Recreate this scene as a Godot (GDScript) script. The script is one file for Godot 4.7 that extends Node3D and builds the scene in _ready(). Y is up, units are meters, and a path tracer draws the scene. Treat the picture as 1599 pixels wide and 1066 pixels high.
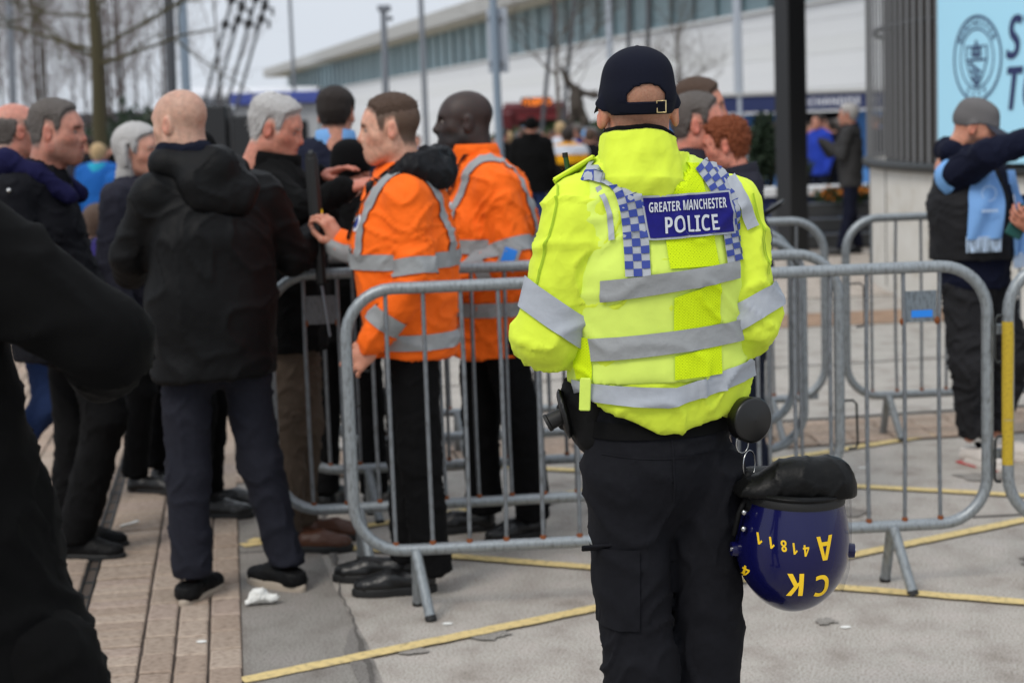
extends Node3D
# A crowd-control queue outside a stadium: police officer seen from behind, stewards, supporters, steel barriers.

var noise := FastNoiseLite.new()
var used := {}
var rng := RandomNumberGenerator.new()


# ------------------------------------------------------------------ naming
func numbered(called: String) -> String:
	var n: int = used.get(called, 0)
	used[called] = n + 1
	return called if n == 0 else "%s_%03d" % [called, n]


func thing(called: String, label: String, category: String, at: Vector3, group := "") -> Node3D:
	var o := Node3D.new()
	o.name = numbered(called)
	add_child(o)
	o.position = at
	o.set_meta("label", label)
	o.set_meta("category", category)
	if group:
		o.set_meta("group", group)
	return o


func piece(called: String, mesh: Mesh, m: Material, parent: Node) -> MeshInstance3D:
	var o := MeshInstance3D.new()
	o.name = called
	o.mesh = mesh
	o.material_override = m
	parent.add_child(o, true)
	return o


func structure(called: String, mesh: Mesh, m: Material) -> MeshInstance3D:
	var o := piece(numbered(called), mesh, m, self)
	o.set_meta("kind", "structure")
	return o


# ------------------------------------------------------------------ mesh soup
class Soup:
	var v := PackedVector3Array()
	var n := PackedVector3Array()
	var c := PackedColorArray()
	var i := PackedInt32Array()
	var tint := Color(1, 1, 1)

	func vert(p: Vector3, nn: Vector3) -> int:
		v.append(p)
		n.append(nn)
		c.append(tint)
		return v.size() - 1

	func tri(a: int, b: int, d: int) -> void:
		i.append(a)
		i.append(b)
		i.append(d)

	func quad(a: int, b: int, d: int, e: int) -> void:
		tri(a, b, d)
		tri(a, d, e)

	# four corners, counter-clockwise seen from outside
	func face(p: Vector3, q: Vector3, r: Vector3, s: Vector3) -> void:
		var nn := (q - p).cross(r - p).normalized()
		var a := vert(p, nn)
		var b := vert(q, nn)
		var d := vert(r, nn)
		var e := vert(s, nn)
		quad(a, e, d, b)

	func box(t: Transform3D, size: Vector3, bevel := 0.0) -> void:
		var h := size * 0.5
		var b := minf(bevel, minf(h.x, minf(h.y, h.z)) * 0.9)
		var P := func(x: float, y: float, z: float) -> Vector3: return t * Vector3(x, y, z)
		for ax in 3:
			for sg in [-1.0, 1.0]:
				var u := (ax + 1) % 3
				var w := (ax + 2) % 3
				var cs: Array[Vector3] = []
				for k in [[-1, -1], [1, -1], [1, 1], [-1, 1]]:
					var p := Vector3()
					p[ax] = sg * h[ax]
					p[u] = k[0] * (h[u] - b)
					p[w] = k[1] * (h[w] - b)
					cs.append(t * p)
				if sg > 0:
					face(cs[0], cs[1], cs[2], cs[3])
				else:
					face(cs[3], cs[2], cs[1], cs[0])
		if b <= 0.0:
			return
		for ax in 3:
			var u := (ax + 1) % 3
			var w := (ax + 2) % 3
			for su in [-1.0, 1.0]:
				for sw in [-1.0, 1.0]:
					var q: Array[Vector3] = []
					for k in [[-1, 0], [1, 0], [1, 1], [-1, 1]]:
						var p := Vector3()
						p[ax] = k[0] * (h[ax] - b)
						p[u] = su * (h[u] - (b if k[1] == 1 else 0.0))
						p[w] = sw * (h[w] - (b if k[1] == 0 else 0.0))
						q.append(t * p)
					if su * sw < 0:
						face(q[0], q[1], q[2], q[3])
					else:
						face(q[3], q[2], q[1], q[0])

	# a tube along points; radii one per point
	func tube(pts: PackedVector3Array, radii: PackedFloat32Array, sides := 10, closed := false, caps := true) -> void:
		var m := pts.size()
		var prev := Vector3.ZERO
		var rings: Array[int] = []
		for k in m:
			var a := pts[(k - 1 + m) % m] if closed or k > 0 else pts[0]
			var b := pts[(k + 1) % m] if closed or k < m - 1 else pts[m - 1]
			var t := (b - a).normalized()
			if prev == Vector3.ZERO:
				prev = t.cross(Vector3.UP if absf(t.y) < 0.9 else Vector3.RIGHT).normalized()
			prev = (prev - t * prev.dot(t)).normalized()
			var o := t.cross(prev)
			rings.append(v.size())
			for s in sides:
				var an := TAU * s / sides
				var d := prev * cos(an) + o * sin(an)
				vert(pts[k] + d * radii[k], d)
		for k in (m if closed else m - 1):
			var r0 := rings[k]
			var r1 := rings[(k + 1) % m]
			for s in sides:
				var s1 := (s + 1) % sides
				quad(r0 + s, r1 + s, r1 + s1, r0 + s1)
		if caps and not closed:
			for e in [0, m - 1]:
				var t := (pts[1] - pts[0]).normalized() if e == 0 else (pts[m - 1] - pts[m - 2]).normalized()
				var nn := -t if e == 0 else t
				var c0 := vert(pts[e], nn)
				var first := v.size()
				for s in sides:
					vert(v[rings[e] + s], nn)
				for s in sides:
					if e == 0:
						tri(c0, first + s, first + (s + 1) % sides)
					else:
						tri(c0, first + (s + 1) % sides, first + s)

	func rod(a: Vector3, b: Vector3, ra: float, rb := -1.0, sides := 10) -> void:
		tube(PackedVector3Array([a, b]), PackedFloat32Array([ra, ra if rb < 0 else rb]), sides)

	# a turned profile (radius, height) about t's y axis
	func lathe(t: Transform3D, prof: PackedVector2Array, sides := 24, sx := 1.0, sz := 1.0) -> void:
		var first := v.size()
		for k in prof.size():
			var a := prof[maxi(k - 1, 0)]
			var b := prof[mini(k + 1, prof.size() - 1)]
			var tn := (b - a).normalized()
			for s in sides:
				var an := TAU * s / sides
				var nn := Vector3(cos(an) * tn.y / sx, -tn.x, sin(an) * tn.y / sz).normalized()
				vert(t * Vector3(cos(an) * prof[k].x * sx, prof[k].y, sin(an) * prof[k].x * sz), (t.basis * nn).normalized())
		for k in prof.size() - 1:
			for s in sides:
				var s1 := (s + 1) % sides
				var p := first + k * sides
				quad(p + s, p + s1, p + sides + s1, p + sides + s)

	# rows of points, all rows alike; smooth
	func sheet(rows: Array, wrap := false) -> void:
		var first := v.size()
		var w: int = rows[0].size()
		for r in rows:
			for p in r:
				vert(p, Vector3.ZERO)
		for k in rows.size() - 1:
			for s in (w if wrap else w - 1):
				var s1 := (s + 1) % w
				quad(first + k * w + s, first + (k + 1) * w + s, first + (k + 1) * w + s1, first + k * w + s1)
		smooth(first)

	# normals from faces for the vertices from first on (triangles are clockwise seen from outside)
	func smooth(first := 0) -> void:
		for k in range(first, v.size()):
			n[k] = Vector3.ZERO
		for k in range(0, i.size(), 3):
			var a := i[k]
			if a < first:
				continue
			var b := i[k + 1]
			var d := i[k + 2]
			var f := (v[d] - v[a]).cross(v[b] - v[a])
			n[a] += f
			n[b] += f
			n[d] += f
		for k in range(first, v.size()):
			n[k] = n[k].normalized() if n[k].length_squared() > 1e-20 else Vector3.UP

	func join(o: Soup, t := Transform3D()) -> void:
		var first := v.size()
		var nb := t.basis.inverse().transposed()
		for k in o.v.size():
			v.append(t * o.v[k])
			n.append((nb * o.n[k]).normalized())
			c.append(o.c[k])
		for k in o.i:
			i.append(k + first)

	func mesh() -> ArrayMesh:
		var m := ArrayMesh.new()
		if i.is_empty():
			return m
		var arr := []
		arr.resize(Mesh.ARRAY_MAX)
		arr[Mesh.ARRAY_VERTEX] = v
		arr[Mesh.ARRAY_NORMAL] = n
		arr[Mesh.ARRAY_COLOR] = c
		arr[Mesh.ARRAY_INDEX] = i
		m.add_surface_from_arrays(Mesh.PRIMITIVE_TRIANGLES, arr)
		return m


# ------------------------------------------------------------------ distance field bodies
class Prim:
	var kind := 0  # 0 tapered capsule, 1 ellipsoid, 2 half-space that is cut away
	var a: Vector3
	var ab: Vector3
	var inv := 0.0
	var ra := 0.0
	var dr := 0.0
	var k := 0.03
	var f := Vector3.ZERO
	var fq := 0.0
	var op := 0  # 0 joined, 1 removed
	var r: Vector3
	var turn := Basis()
	var lo: Vector3
	var hi: Vector3

	func dist(p: Vector3) -> float:
		if kind == 0:
			var pa := p - a
			var t := clampf(pa.dot(ab) * inv, 0.0, 1.0)
			var q := pa - ab * t
			if fq != 0.0:
				q += f * (q.dot(f) * fq)
			return q.length() - (ra + dr * t)
		if kind == 1:
			var q := turn * (p - a)
			var k0 := (q / r).length()
			var k1 := (q / (r * r)).length()
			return k0 * (k0 - 1.0) / k1 if k1 > 1e-6 else -r.x
		return (p - a).dot(f)


func cone(a: Vector3, b: Vector3, ra: float, rb: float, k := 0.03, f := Vector3.ZERO, q := 1.0) -> Prim:
	var p := Prim.new()
	p.a = a
	p.ab = b - a
	p.inv = 1.0 / maxf(p.ab.length_squared(), 1e-9)
	p.ra = ra
	p.dr = rb - ra
	p.k = k
	p.f = f.normalized()
	p.fq = 1.0 / q - 1.0 if f != Vector3.ZERO else 0.0
	var m := maxf(ra, rb) * maxf(1.0, q)
	p.lo = a.min(b) - Vector3.ONE * m
	p.hi = a.max(b) + Vector3.ONE * m
	return p


func ball(c: Vector3, r: Vector3, k := 0.02, turn := Basis()) -> Prim:
	var p := Prim.new()
	p.kind = 1
	p.a = c
	p.r = r
	p.k = k
	p.turn = turn.inverse()
	var m := maxf(r.x, maxf(r.y, r.z)) if turn != Basis() else 0.0
	var e := r if m == 0.0 else Vector3.ONE * m
	p.lo = c - e
	p.hi = c + e
	return p


func dig(p: Prim) -> Prim:
	p.op = 1
	return p


func cut(at: Vector3, n: Vector3, k := 0.01) -> Prim:
	var p := Prim.new()
	p.kind = 2
	p.a = at
	p.f = n.normalized()
	p.k = k
	return p


class Field:
	var prims: Array[Prim] = []
	var cell := 0.01
	var lo: Vector3
	var nx := 0
	var ny := 0
	var nz := 0
	var F := PackedFloat32Array()
	var fold := 0.0
	var fold_scale := Vector3(7, 9, 7)
	var fold_at := Vector3.ZERO
	var noise: FastNoiseLite

	func at(p: Vector3) -> float:
		var d := 1.0
		for pr in prims:
			var e := pr.dist(p)
			if pr.kind == 2:
				d = maxf(d, e)
			elif pr.op == 0:
				var h := maxf(pr.k - absf(d - e), 0.0) / pr.k
				d = minf(d, e) - h * h * pr.k * 0.25
			else:
				var h := maxf(pr.k - absf(d + e), 0.0) / pr.k
				d = maxf(d, -e) + h * h * pr.k * 0.25
		return d

	func grad(p: Vector3) -> Vector3:
		var e := 0.004
		var d := at(p)
		var g := Vector3(at(p + Vector3(e, 0, 0)) - d, at(p + Vector3(0, e, 0)) - d, at(p + Vector3(0, 0, e)) - d)
		return g.normalized() if g.length_squared() > 1e-16 else Vector3.UP

	func crease(p: Vector3) -> float:
		if fold == 0.0:
			return 0.0
		var q := p * fold_scale + fold_at
		var w := noise.get_noise_3dv(q * 0.4)
		q += Vector3(w, -w, w) * 0.9
		var r := maxf(0.0, 1.0 - absf(noise.get_noise_3dv(q)) * 2.6)
		var r2 := maxf(0.0, 1.0 - absf(noise.get_noise_3dv(q * 1.9 + Vector3(5, 9, 2))) * 2.6)
		return fold * (0.85 * r * r + 0.16 * r2 * r2 - 0.3 + 0.7 * noise.get_noise_3dv(q * 0.5 + Vector3(7, 3, 1)))

	func fill() -> void:
		lo = Vector3.ONE * 1e9
		var hi := Vector3.ONE * -1e9
		for pr in prims:
			if pr.kind != 2 and pr.op == 0:
				lo = lo.min(pr.lo)
				hi = hi.max(pr.hi)
		lo -= Vector3.ONE * (cell * 2.5 + 0.004)
		hi += Vector3.ONE * (cell * 2.5 + 0.004)
		nx = int((hi.x - lo.x) / cell) + 2
		ny = int((hi.y - lo.y) / cell) + 2
		nz = int((hi.z - lo.z) / cell) + 2
		F.resize(nx * ny * nz)
		F.fill(1.0)
		for pr in prims:
			var m := Vector3.ONE * (pr.k + cell * 2.0)
			var x0 := 0
			var x1 := nx - 1
			var y0 := 0
			var y1 := ny - 1
			var z0 := 0
			var z1 := nz - 1
			if pr.kind != 2:
				var a := (pr.lo - m - lo) / cell
				var b := (pr.hi + m - lo) / cell
				x0 = clampi(int(a.x), 0, nx - 1)
				x1 = clampi(int(b.x) + 1, 0, nx - 1)
				y0 = clampi(int(a.y), 0, ny - 1)
				y1 = clampi(int(b.y) + 1, 0, ny - 1)
				z0 = clampi(int(a.z), 0, nz - 1)
				z1 = clampi(int(b.z) + 1, 0, nz - 1)
			var k := pr.k
			var ik := 1.0 / maxf(k, 1e-6)
			var kq := k * 0.25
			var mode := 2 if pr.kind == 2 else pr.op
			var pa0 := pr.a
			var ab := pr.ab
			var inv := pr.inv
			var ra := pr.ra
			var dr := pr.dr
			var fl := pr.f
			var fq := pr.fq
			var rr := pr.r
			var r2 := rr * rr
			var tn := pr.turn
			var turned := tn != Basis()
			var kd := pr.kind
			var reach := k + cell * 3.0
			for z in range(z0, z1 + 1):
				for y in range(y0, y1 + 1):
					var at0 := (z * ny + y) * nx
					var p := lo + Vector3(x0, y, z) * cell - pa0
					for x in range(at0 + x0, at0 + x1 + 1):
						var e := 0.0
						if kd == 0:
							var q := p - ab * clampf(p.dot(ab) * inv, 0.0, 1.0)
							var u := clampf(p.dot(ab) * inv, 0.0, 1.0)
							if fq != 0.0:
								q += fl * (q.dot(fl) * fq)
							e = q.length() - (ra + dr * u)
						elif kd == 1:
							var q := tn * p if turned else p
							var k0 := (q / rr).length()
							var k1 := (q / r2).length()
							e = k0 * (k0 - 1.0) / k1 if k1 > 1e-6 else -rr.x
						else:
							e = p.dot(fl)
						p.x += cell
						var d := F[x]
						if mode == 0:
							if e < d + k and e < reach:
								var h := maxf(k - absf(d - e), 0.0) * ik
								F[x] = minf(d, e) - h * h * kq
						elif mode == 1:
							var h := maxf(k - absf(d + e), 0.0) * ik
							F[x] = maxf(d, -e) + h * h * kq
						elif e > d:
							F[x] = e

	# surface nets over F
	func net() -> Soup:
		var s := Soup.new()
		var ids := PackedInt32Array()
		ids.resize(F.size())
		ids.fill(-1)
		var sx := 1
		var sy := nx
		var sz := nx * ny
		var cells := PackedInt32Array()
		var off := PackedInt32Array([0, sx, sy, sx + sy, sz, sx + sz, sy + sz, sx + sy + sz])
		var limit := maxf(cell * 4.0, 0.03)
		for z in nz - 1:
			for y in ny - 1:
				var b := (z * ny + y) * nx
				for c in range(b, b + nx - 1):
					var d0 := F[c]
					if d0 > limit or d0 < -limit:
						continue
					var neg := d0 < 0.0
					if (F[c + sx] < 0.0) == neg and (F[c + sy] < 0.0) == neg and (F[c + sz] < 0.0) == neg and (F[c + off[3]] < 0.0) == neg and (F[c + off[5]] < 0.0) == neg and (F[c + off[6]] < 0.0) == neg and (F[c + off[7]] < 0.0) == neg:
						continue
					var sum := Vector3.ZERO
					var cnt := 0
					for e in 12:
						var i0: int = EDGE_A[e]
						var i1: int = EDGE_B[e]
						var f0 := F[c + off[i0]]
						var f1 := F[c + off[i1]]
						if (f0 < 0.0) != (f1 < 0.0):
							var t := f0 / (f0 - f1)
							var p0 := Vector3(i0 & 1, (i0 >> 1) & 1, i0 >> 2)
							var p1 := Vector3(i1 & 1, (i1 >> 1) & 1, i1 >> 2)
							sum += p0.lerp(p1, t)
							cnt += 1
					ids[c] = s.vert(lo + (Vector3(c - b, y, z) + sum / cnt) * cell, Vector3.ZERO)
					cells.append(c)
		for c in cells:
			var neg := F[c] < 0.0
			if neg != (F[c + sx] < 0.0):
				_q(s, neg, ids[c], ids[c - sy], ids[c - sy - sz], ids[c - sz])
			if neg != (F[c + sy] < 0.0):
				_q(s, neg, ids[c], ids[c - sz], ids[c - sx - sz], ids[c - sx])
			if neg != (F[c + sz] < 0.0):
				_q(s, neg, ids[c], ids[c - sx], ids[c - sx - sy], ids[c - sy])
		s.smooth()
		if fold > 0.0:
			for k in s.v.size():
				s.v[k] += s.n[k] * crease(s.v[k])
			s.smooth()
		return s

	func _q(s: Soup, neg: bool, a: int, b: int, c: int, d: int) -> void:
		if a < 0 or b < 0 or c < 0 or d < 0:
			return
		if neg:
			s.quad(a, d, c, b)
		else:
			s.quad(a, b, c, d)

	const EDGE_A = [0, 2, 4, 6, 0, 1, 4, 5, 0, 1, 2, 3]
	const EDGE_B = [1, 3, 5, 7, 2, 3, 6, 7, 4, 5, 6, 7]

	# a point near the surface brought onto it (along dir if given), then out by `by`
	func snap(p: Vector3, by: float, dir := Vector3.ZERO) -> Vector3:
		if dir != Vector3.ZERO:
			var start := p
			for it in 16:
				var d := at(p)
				if absf(d) < 0.0006:
					break
				p += dir * minf(d * 0.9, 0.06)
			if absf(at(p)) > 0.004:
				# missed: slide the nearest point of the ray onto the body
				var best := 9.0
				for it in 12:
					var q := start + dir * 0.04 * it
					var d := at(q)
					if d < best:
						best = d
						p = q
				dir = Vector3.ZERO
		if dir == Vector3.ZERO:
			for it in 6:
				var d := at(p)
				if absf(d) < 0.0006:
					break
				p -= grad(p) * d
		return p + grad(p) * (crease(p) + by)


func field(prims: Array, cell: float, fold := 0.0, scale := Vector3(7, 9, 7), at := Vector3.ZERO) -> Field:
	var f := Field.new()
	f.prims.assign(prims)
	f.cell = cell
	f.fold = fold
	f.fold_scale = scale
	f.fold_at = at
	f.noise = noise
	return f


func solid(prims: Array, cell: float, fold := 0.0, scale := Vector3(7, 9, 7), at := Vector3.ZERO) -> Soup:
	var f := field(prims, cell, fold, scale, at)
	f.fill()
	return f.net()


# a strip of cloth glued on a body: rows of target points brought onto the field
func patch(f: Field, rows: Array, by := 0.004, dir := Vector3.ZERO) -> Soup:
	var s := Soup.new()
	var out := []
	for r in rows:
		var o := PackedVector3Array()
		for p in r:
			o.append(f.snap(p, by, dir))
		out.append(o)
	s.sheet(out)
	turn_out(s, f)
	return s


func turn_out(s: Soup, f: Field) -> void:
	var agree := 0
	for k in range(0, s.v.size(), maxi(1, s.v.size() / 9)):
		agree += 1 if s.n[k].dot(f.grad(s.v[k])) > 0.0 else -1
	if agree < 0:
		for k in range(0, s.i.size(), 3):
			var t := s.i[k + 1]
			s.i[k + 1] = s.i[k + 2]
			s.i[k + 2] = t
		s.smooth()


# band round a limb or trunk: axis a-b, between shares t0 and t1, angles in turns measured from ref
func band(f: Field, a: Vector3, b: Vector3, t0: float, t1: float, ref: Vector3, w0: float, w1: float, reach: float, nu := 28, nv := 4, by := 0.004, tilt := Vector3.ZERO) -> Soup:
	var ax := (b - a).normalized()
	var e1 := (ref - ax * ref.dot(ax)).normalized()
	var e2 := ax.cross(e1)
	var s := Soup.new()
	var out := []
	for j in nv + 1:
		var c := a.lerp(b, lerpf(t0, t1, float(j) / nv))
		var o := PackedVector3Array()
		for k in nu + 1:
			var an := TAU * lerpf(w0, w1, float(k) / nu)
			var d := e1 * cos(an) + e2 * sin(an)
			var start := c + d * reach
			start += ax * d.dot(tilt) * 0.12
			o.append(f.snap(start, by, -d))
		out.append(o)
	s.sheet(out)
	turn_out(s, f)
	return s


# a strip along a path on the body
func strap(f: Field, pts: PackedVector3Array, side: Vector3, w: float, n := 20, nv := 3, by := 0.004, dir := Vector3.ZERO) -> Soup:
	var c := Curve3D.new()
	c.bake_interval = 0.02
	for k in pts.size():
		var a := pts[maxi(k - 1, 0)]
		var b := pts[mini(k + 1, pts.size() - 1)]
		var t := (b - a) / 6.0
		c.add_point(pts[k], -t, t)
	var rows := []
	var L := c.get_baked_length()
	for k in n + 1:
		var p := c.sample_baked(L * k / n, true)
		var q := c.sample_baked(minf(L, L * k / n + 0.01), true) - c.sample_baked(maxf(0.0, L * k / n - 0.01), true)
		var g := f.grad(p) if dir == Vector3.ZERO else -dir
		var sd := q.cross(g).normalized()
		if side != Vector3.ZERO and sd.dot(side) < 0.0:
			sd = -sd
		var r := PackedVector3Array()
		for j in nv + 1:
			r.append(p + sd * w * (float(j) / nv - 0.5))
		rows.append(r)
	return patch(f, rows, by, dir)


# ------------------------------------------------------------------ materials
var tex := {}


func noise_tex(key: String, freq: float, seed_: int, octaves := 4, kind := FastNoiseLite.TYPE_SIMPLEX_SMOOTH, ramp: Gradient = null, size := 512, ridged := false) -> NoiseTexture2D:
	if tex.has(key):
		return tex[key]
	var n := FastNoiseLite.new()
	n.noise_type = kind
	n.seed = seed_
	n.frequency = freq
	n.fractal_octaves = octaves
	if ridged:
		n.fractal_type = FastNoiseLite.FRACTAL_RIDGED
	var t := NoiseTexture2D.new()
	t.width = size
	t.height = size
	t.seamless = true
	t.noise = n
	if ramp:
		t.color_ramp = ramp
	tex[key] = t
	return t


func ramp(stops: Array) -> Gradient:
	var g := Gradient.new()
	var o := PackedFloat32Array()
	var c := PackedColorArray()
	for s in stops:
		o.append(s[0])
		c.append(s[1])
	g.offsets = o
	g.colors = c
	return g


func plain(c: Color, rough := 0.8, metal := 0.0) -> StandardMaterial3D:
	var m := StandardMaterial3D.new()
	m.albedo_color = c
	m.roughness = rough
	m.metallic = metal
	return m


# woven or coated cloth: creased relief that stays with the object
func cloth(c: Color, rough := 0.85, relief := 0.35, scale := 5.0, sheen := 0.0) -> StandardMaterial3D:
	var m := plain(c, rough)
	m.uv1_triplanar = true
	m.uv1_scale = Vector3.ONE * scale
	m.heightmap_enabled = true
	m.heightmap_texture = noise_tex("creases", 0.008, 5, 3, FastNoiseLite.TYPE_SIMPLEX_SMOOTH, null, 512)
	m.heightmap_scale = relief * 0.3
	m.metallic_specular = 0.28
	m.albedo_texture = noise_tex("cloth_tone", 0.02, 9, 5, FastNoiseLite.TYPE_SIMPLEX_SMOOTH, ramp([[0.0, Color(0.86, 0.86, 0.86)], [0.5, Color(0.95, 0.95, 0.95)], [1.0, Color(1, 1, 1)]]))
	if sheen > 0.0:
		m.rim_enabled = true
		m.rim = sheen
		m.rim_tint = 0.5
	return m


# bright coated cloth: even colour, soft broad creases
func smooth_cloth(c: Color, rough: float, relief: float, scale: float, sheen := 0.0) -> StandardMaterial3D:
	var m := cloth(c, rough, relief, scale, sheen)
	m.heightmap_texture = noise_tex("crumple", 0.0075, 77, 3, FastNoiseLite.TYPE_SIMPLEX_SMOOTH, null, 512, true)
	m.albedo_texture = noise_tex("even_tone", 0.012, 29, 3, FastNoiseLite.TYPE_SIMPLEX_SMOOTH, ramp([[0.0, Color(0.95, 0.95, 0.95)], [1.0, Color(1, 1, 1)]]))
	return m


func skin_mat() -> StandardMaterial3D:
	var m := plain(Color(1, 1, 1), 0.55)
	m.vertex_color_use_as_albedo = true
	m.subsurf_scatter_enabled = true
	m.subsurf_scatter_strength = 0.12
	m.uv1_triplanar = true
	m.uv1_scale = Vector3.ONE * 14.0
	m.albedo_texture = noise_tex("skin_tone", 0.02, 21, 4, FastNoiseLite.TYPE_SIMPLEX_SMOOTH, ramp([[0.0, Color(0.88, 0.8, 0.77)], [0.5, Color(0.97, 0.95, 0.94)], [1.0, Color(1, 1, 1)]]))
	return m


func hair_mat(c: Color) -> StandardMaterial3D:
	var m := plain(c, 0.7)
	m.uv1_triplanar = true
	m.uv1_scale = Vector3(14, 14, 14)
	m.heightmap_enabled = true
	m.heightmap_texture = noise_tex("strands", 0.035, 31, 3, FastNoiseLite.TYPE_SIMPLEX_SMOOTH, null, 512, true)
	m.heightmap_scale = 0.35
	m.albedo_texture = noise_tex("strand_tone", 0.05, 33, 3, FastNoiseLite.TYPE_SIMPLEX_SMOOTH, ramp([[0.0, Color(0.6, 0.6, 0.6)], [0.6, Color(0.95, 0.95, 0.95)], [1.0, Color(1, 1, 1)]]))
	return m


func lin(r: float, g: float, b: float) -> Color:
	return Color(r, g, b).srgb_to_linear()


# ------------------------------------------------------------------ people
# head space: y up, z towards the face, x to the person's left; 0 at eye height
func lerp_keys(keys: Array, x: float) -> float:
	if x <= keys[0][0]:
		return keys[0][1]
	for k in range(1, keys.size()):
		if x < keys[k][0]:
			return lerpf(keys[k - 1][1], keys[k][1], (x - keys[k - 1][0]) / (keys[k][0] - keys[k - 1][0]))
	return keys[-1][1]


func head_prims(o: Dictionary) -> Array:
	var fat: float = o.get("fat", 0.0)
	var nose: float = o.get("nose", 1.0)
	var brow: float = o.get("brow", 1.0)
	var P := [
		ball(Vector3(0, 0.035, -0.014), Vector3(0.0755, 0.084, 0.098), 0.03),
		ball(Vector3(0, 0.012, 0.03), Vector3(0.066, 0.075, 0.062), 0.035),
		ball(Vector3(0, -0.045, 0.03), Vector3(0.055 + fat * 0.6, 0.06, 0.054), 0.035),
		cone(Vector3(0.04 + fat * 0.5, -0.065, -0.002), Vector3(0.012, -0.098, 0.066), 0.022 + fat, 0.02 + fat * 0.4, 0.035),
		cone(Vector3(-0.04 - fat * 0.5, -0.065, -0.002), Vector3(-0.012, -0.098, 0.066), 0.022 + fat, 0.02 + fat * 0.4, 0.035),
		cone(Vector3(-0.03, 0.024, 0.078), Vector3(0.03, 0.024, 0.078), 0.0105 * brow, 0.0105 * brow, 0.028),
		cone(Vector3(0.047, -0.022, 0.046), Vector3(0.03, -0.034, 0.066), 0.018, 0.014, 0.03),
		cone(Vector3(-0.047, -0.022, 0.046), Vector3(-0.03, -0.034, 0.066), 0.018, 0.014, 0.03),
		dig(ball(Vector3(0.031, 0.002, 0.099), Vector3(0.017, 0.011, 0.016), 0.018)),
		dig(ball(Vector3(-0.031, 0.002, 0.099), Vector3(0.017, 0.011, 0.016), 0.018)),
		cone(Vector3(0, 0.014, 0.086), Vector3(0, -0.028, 0.1 + 0.005 * nose), 0.008, 0.0118 * nose, 0.018),
		ball(Vector3(0, -0.066, 0.062), Vector3(0.032, 0.034, 0.034), 0.03),
		cone(Vector3(0.011, -0.034, 0.095), Vector3(-0.011, -0.034, 0.095), 0.0085, 0.0085, 0.01),
		cone(Vector3(0.016, -0.057, 0.088), Vector3(-0.016, -0.057, 0.088), 0.0085, 0.0085, 0.012),
		cone(Vector3(0.015, -0.07, 0.087), Vector3(-0.015, -0.07, 0.087), 0.009, 0.009, 0.012),
		dig(cone(Vector3(0.021, -0.0635, 0.1), Vector3(-0.021, -0.0635, 0.1), 0.003, 0.0028, 0.006)),
	]
	for s in [1.0, -1.0]:
		var t := Basis(Vector3.UP, s * 0.42) * Basis(Vector3.RIGHT, -0.16)
		P.append(ball(Vector3(s * 0.08, -0.006, -0.014), Vector3(0.009, 0.033, 0.021), 0.008, t))
		P.append(dig(ball(Vector3(s * 0.092, -0.002, -0.006), Vector3(0.007, 0.018, 0.011), 0.008, t)))
	var nr: float = o.get("neck", 0.056)
	P.append(cone(Vector3(0, -0.05, -0.03), Vector3(0, -0.21, -0.055), nr, nr + 0.006, 0.03))
	if o.get("beard", 0.0) > 0.0:
		P.append(cone(Vector3(0.03, -0.085, 0.045), Vector3(-0.03, -0.085, 0.045), 0.036, 0.036, 0.03))
	return P


# height of the hairline at each depth of the head
const HAIRLINE = [[-0.12, -0.068], [-0.05, -0.064], [-0.036, -0.03], [-0.022, 0.034], [0.008, 0.03], [0.02, -0.012], [0.034, -0.006], [0.043, 0.05], [0.07, 0.072], [0.1, 0.085]]
const CAPLINE = [[-0.12, 0.0], [-0.05, 0.002], [0.0, 0.03], [0.05, 0.04], [0.11, 0.042]]


func hair_depth(p: Vector3, o: Dictionary) -> float:
	var style: String = o.get("hair", "short")
	var top: float = o.get("top", 0.012)
	var side: float = o.get("side", 0.006)
	var shift: float = o.get("hairline", 0.0)
	if style == "cap" or style == "beanie":
		var line := lerp_keys(CAPLINE, p.z) if style == "cap" else lerp_keys([[-0.1, -0.035], [0.1, 0.035]], p.z)
		line += o.get("cap_low", 0.0)
		var t := (0.005 + (0.013 if style == "cap" else 0.012) * smoothstep(0.05, 0.12, p.y)) * (1.0 if p.y > line else 0.0)
		if style == "cap" and o.get("opening", false) and p.z < -0.03:
			var e := pow(p.x / 0.04, 2) + pow((p.y - 0.026) / 0.027, 2)
			if e < 1.0 and p.y > 0.018:
				return -0.006
		return t if p.y > line else -0.006
	var line := lerp_keys(HAIRLINE, p.z) + shift + 0.005 * noise.get_noise_3dv(p * 55.0) + 0.003 * noise.get_noise_3dv(p * 130.0)
	var m := smoothstep(0.0, 0.032, p.y - line)
	if style == "bald":
		m *= 1.0 - smoothstep(0.035, 0.06, p.y + p.z * 0.1)
	if style == "long":
		m = smoothstep(0.0, 0.014, p.y - line) if p.z > 0.0 else 1.0
	var d := lerpf(side, top, smoothstep(0.035, 0.085, p.y + p.z * 0.12))
	return d * m - 0.005 * (1.0 - m)


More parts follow.
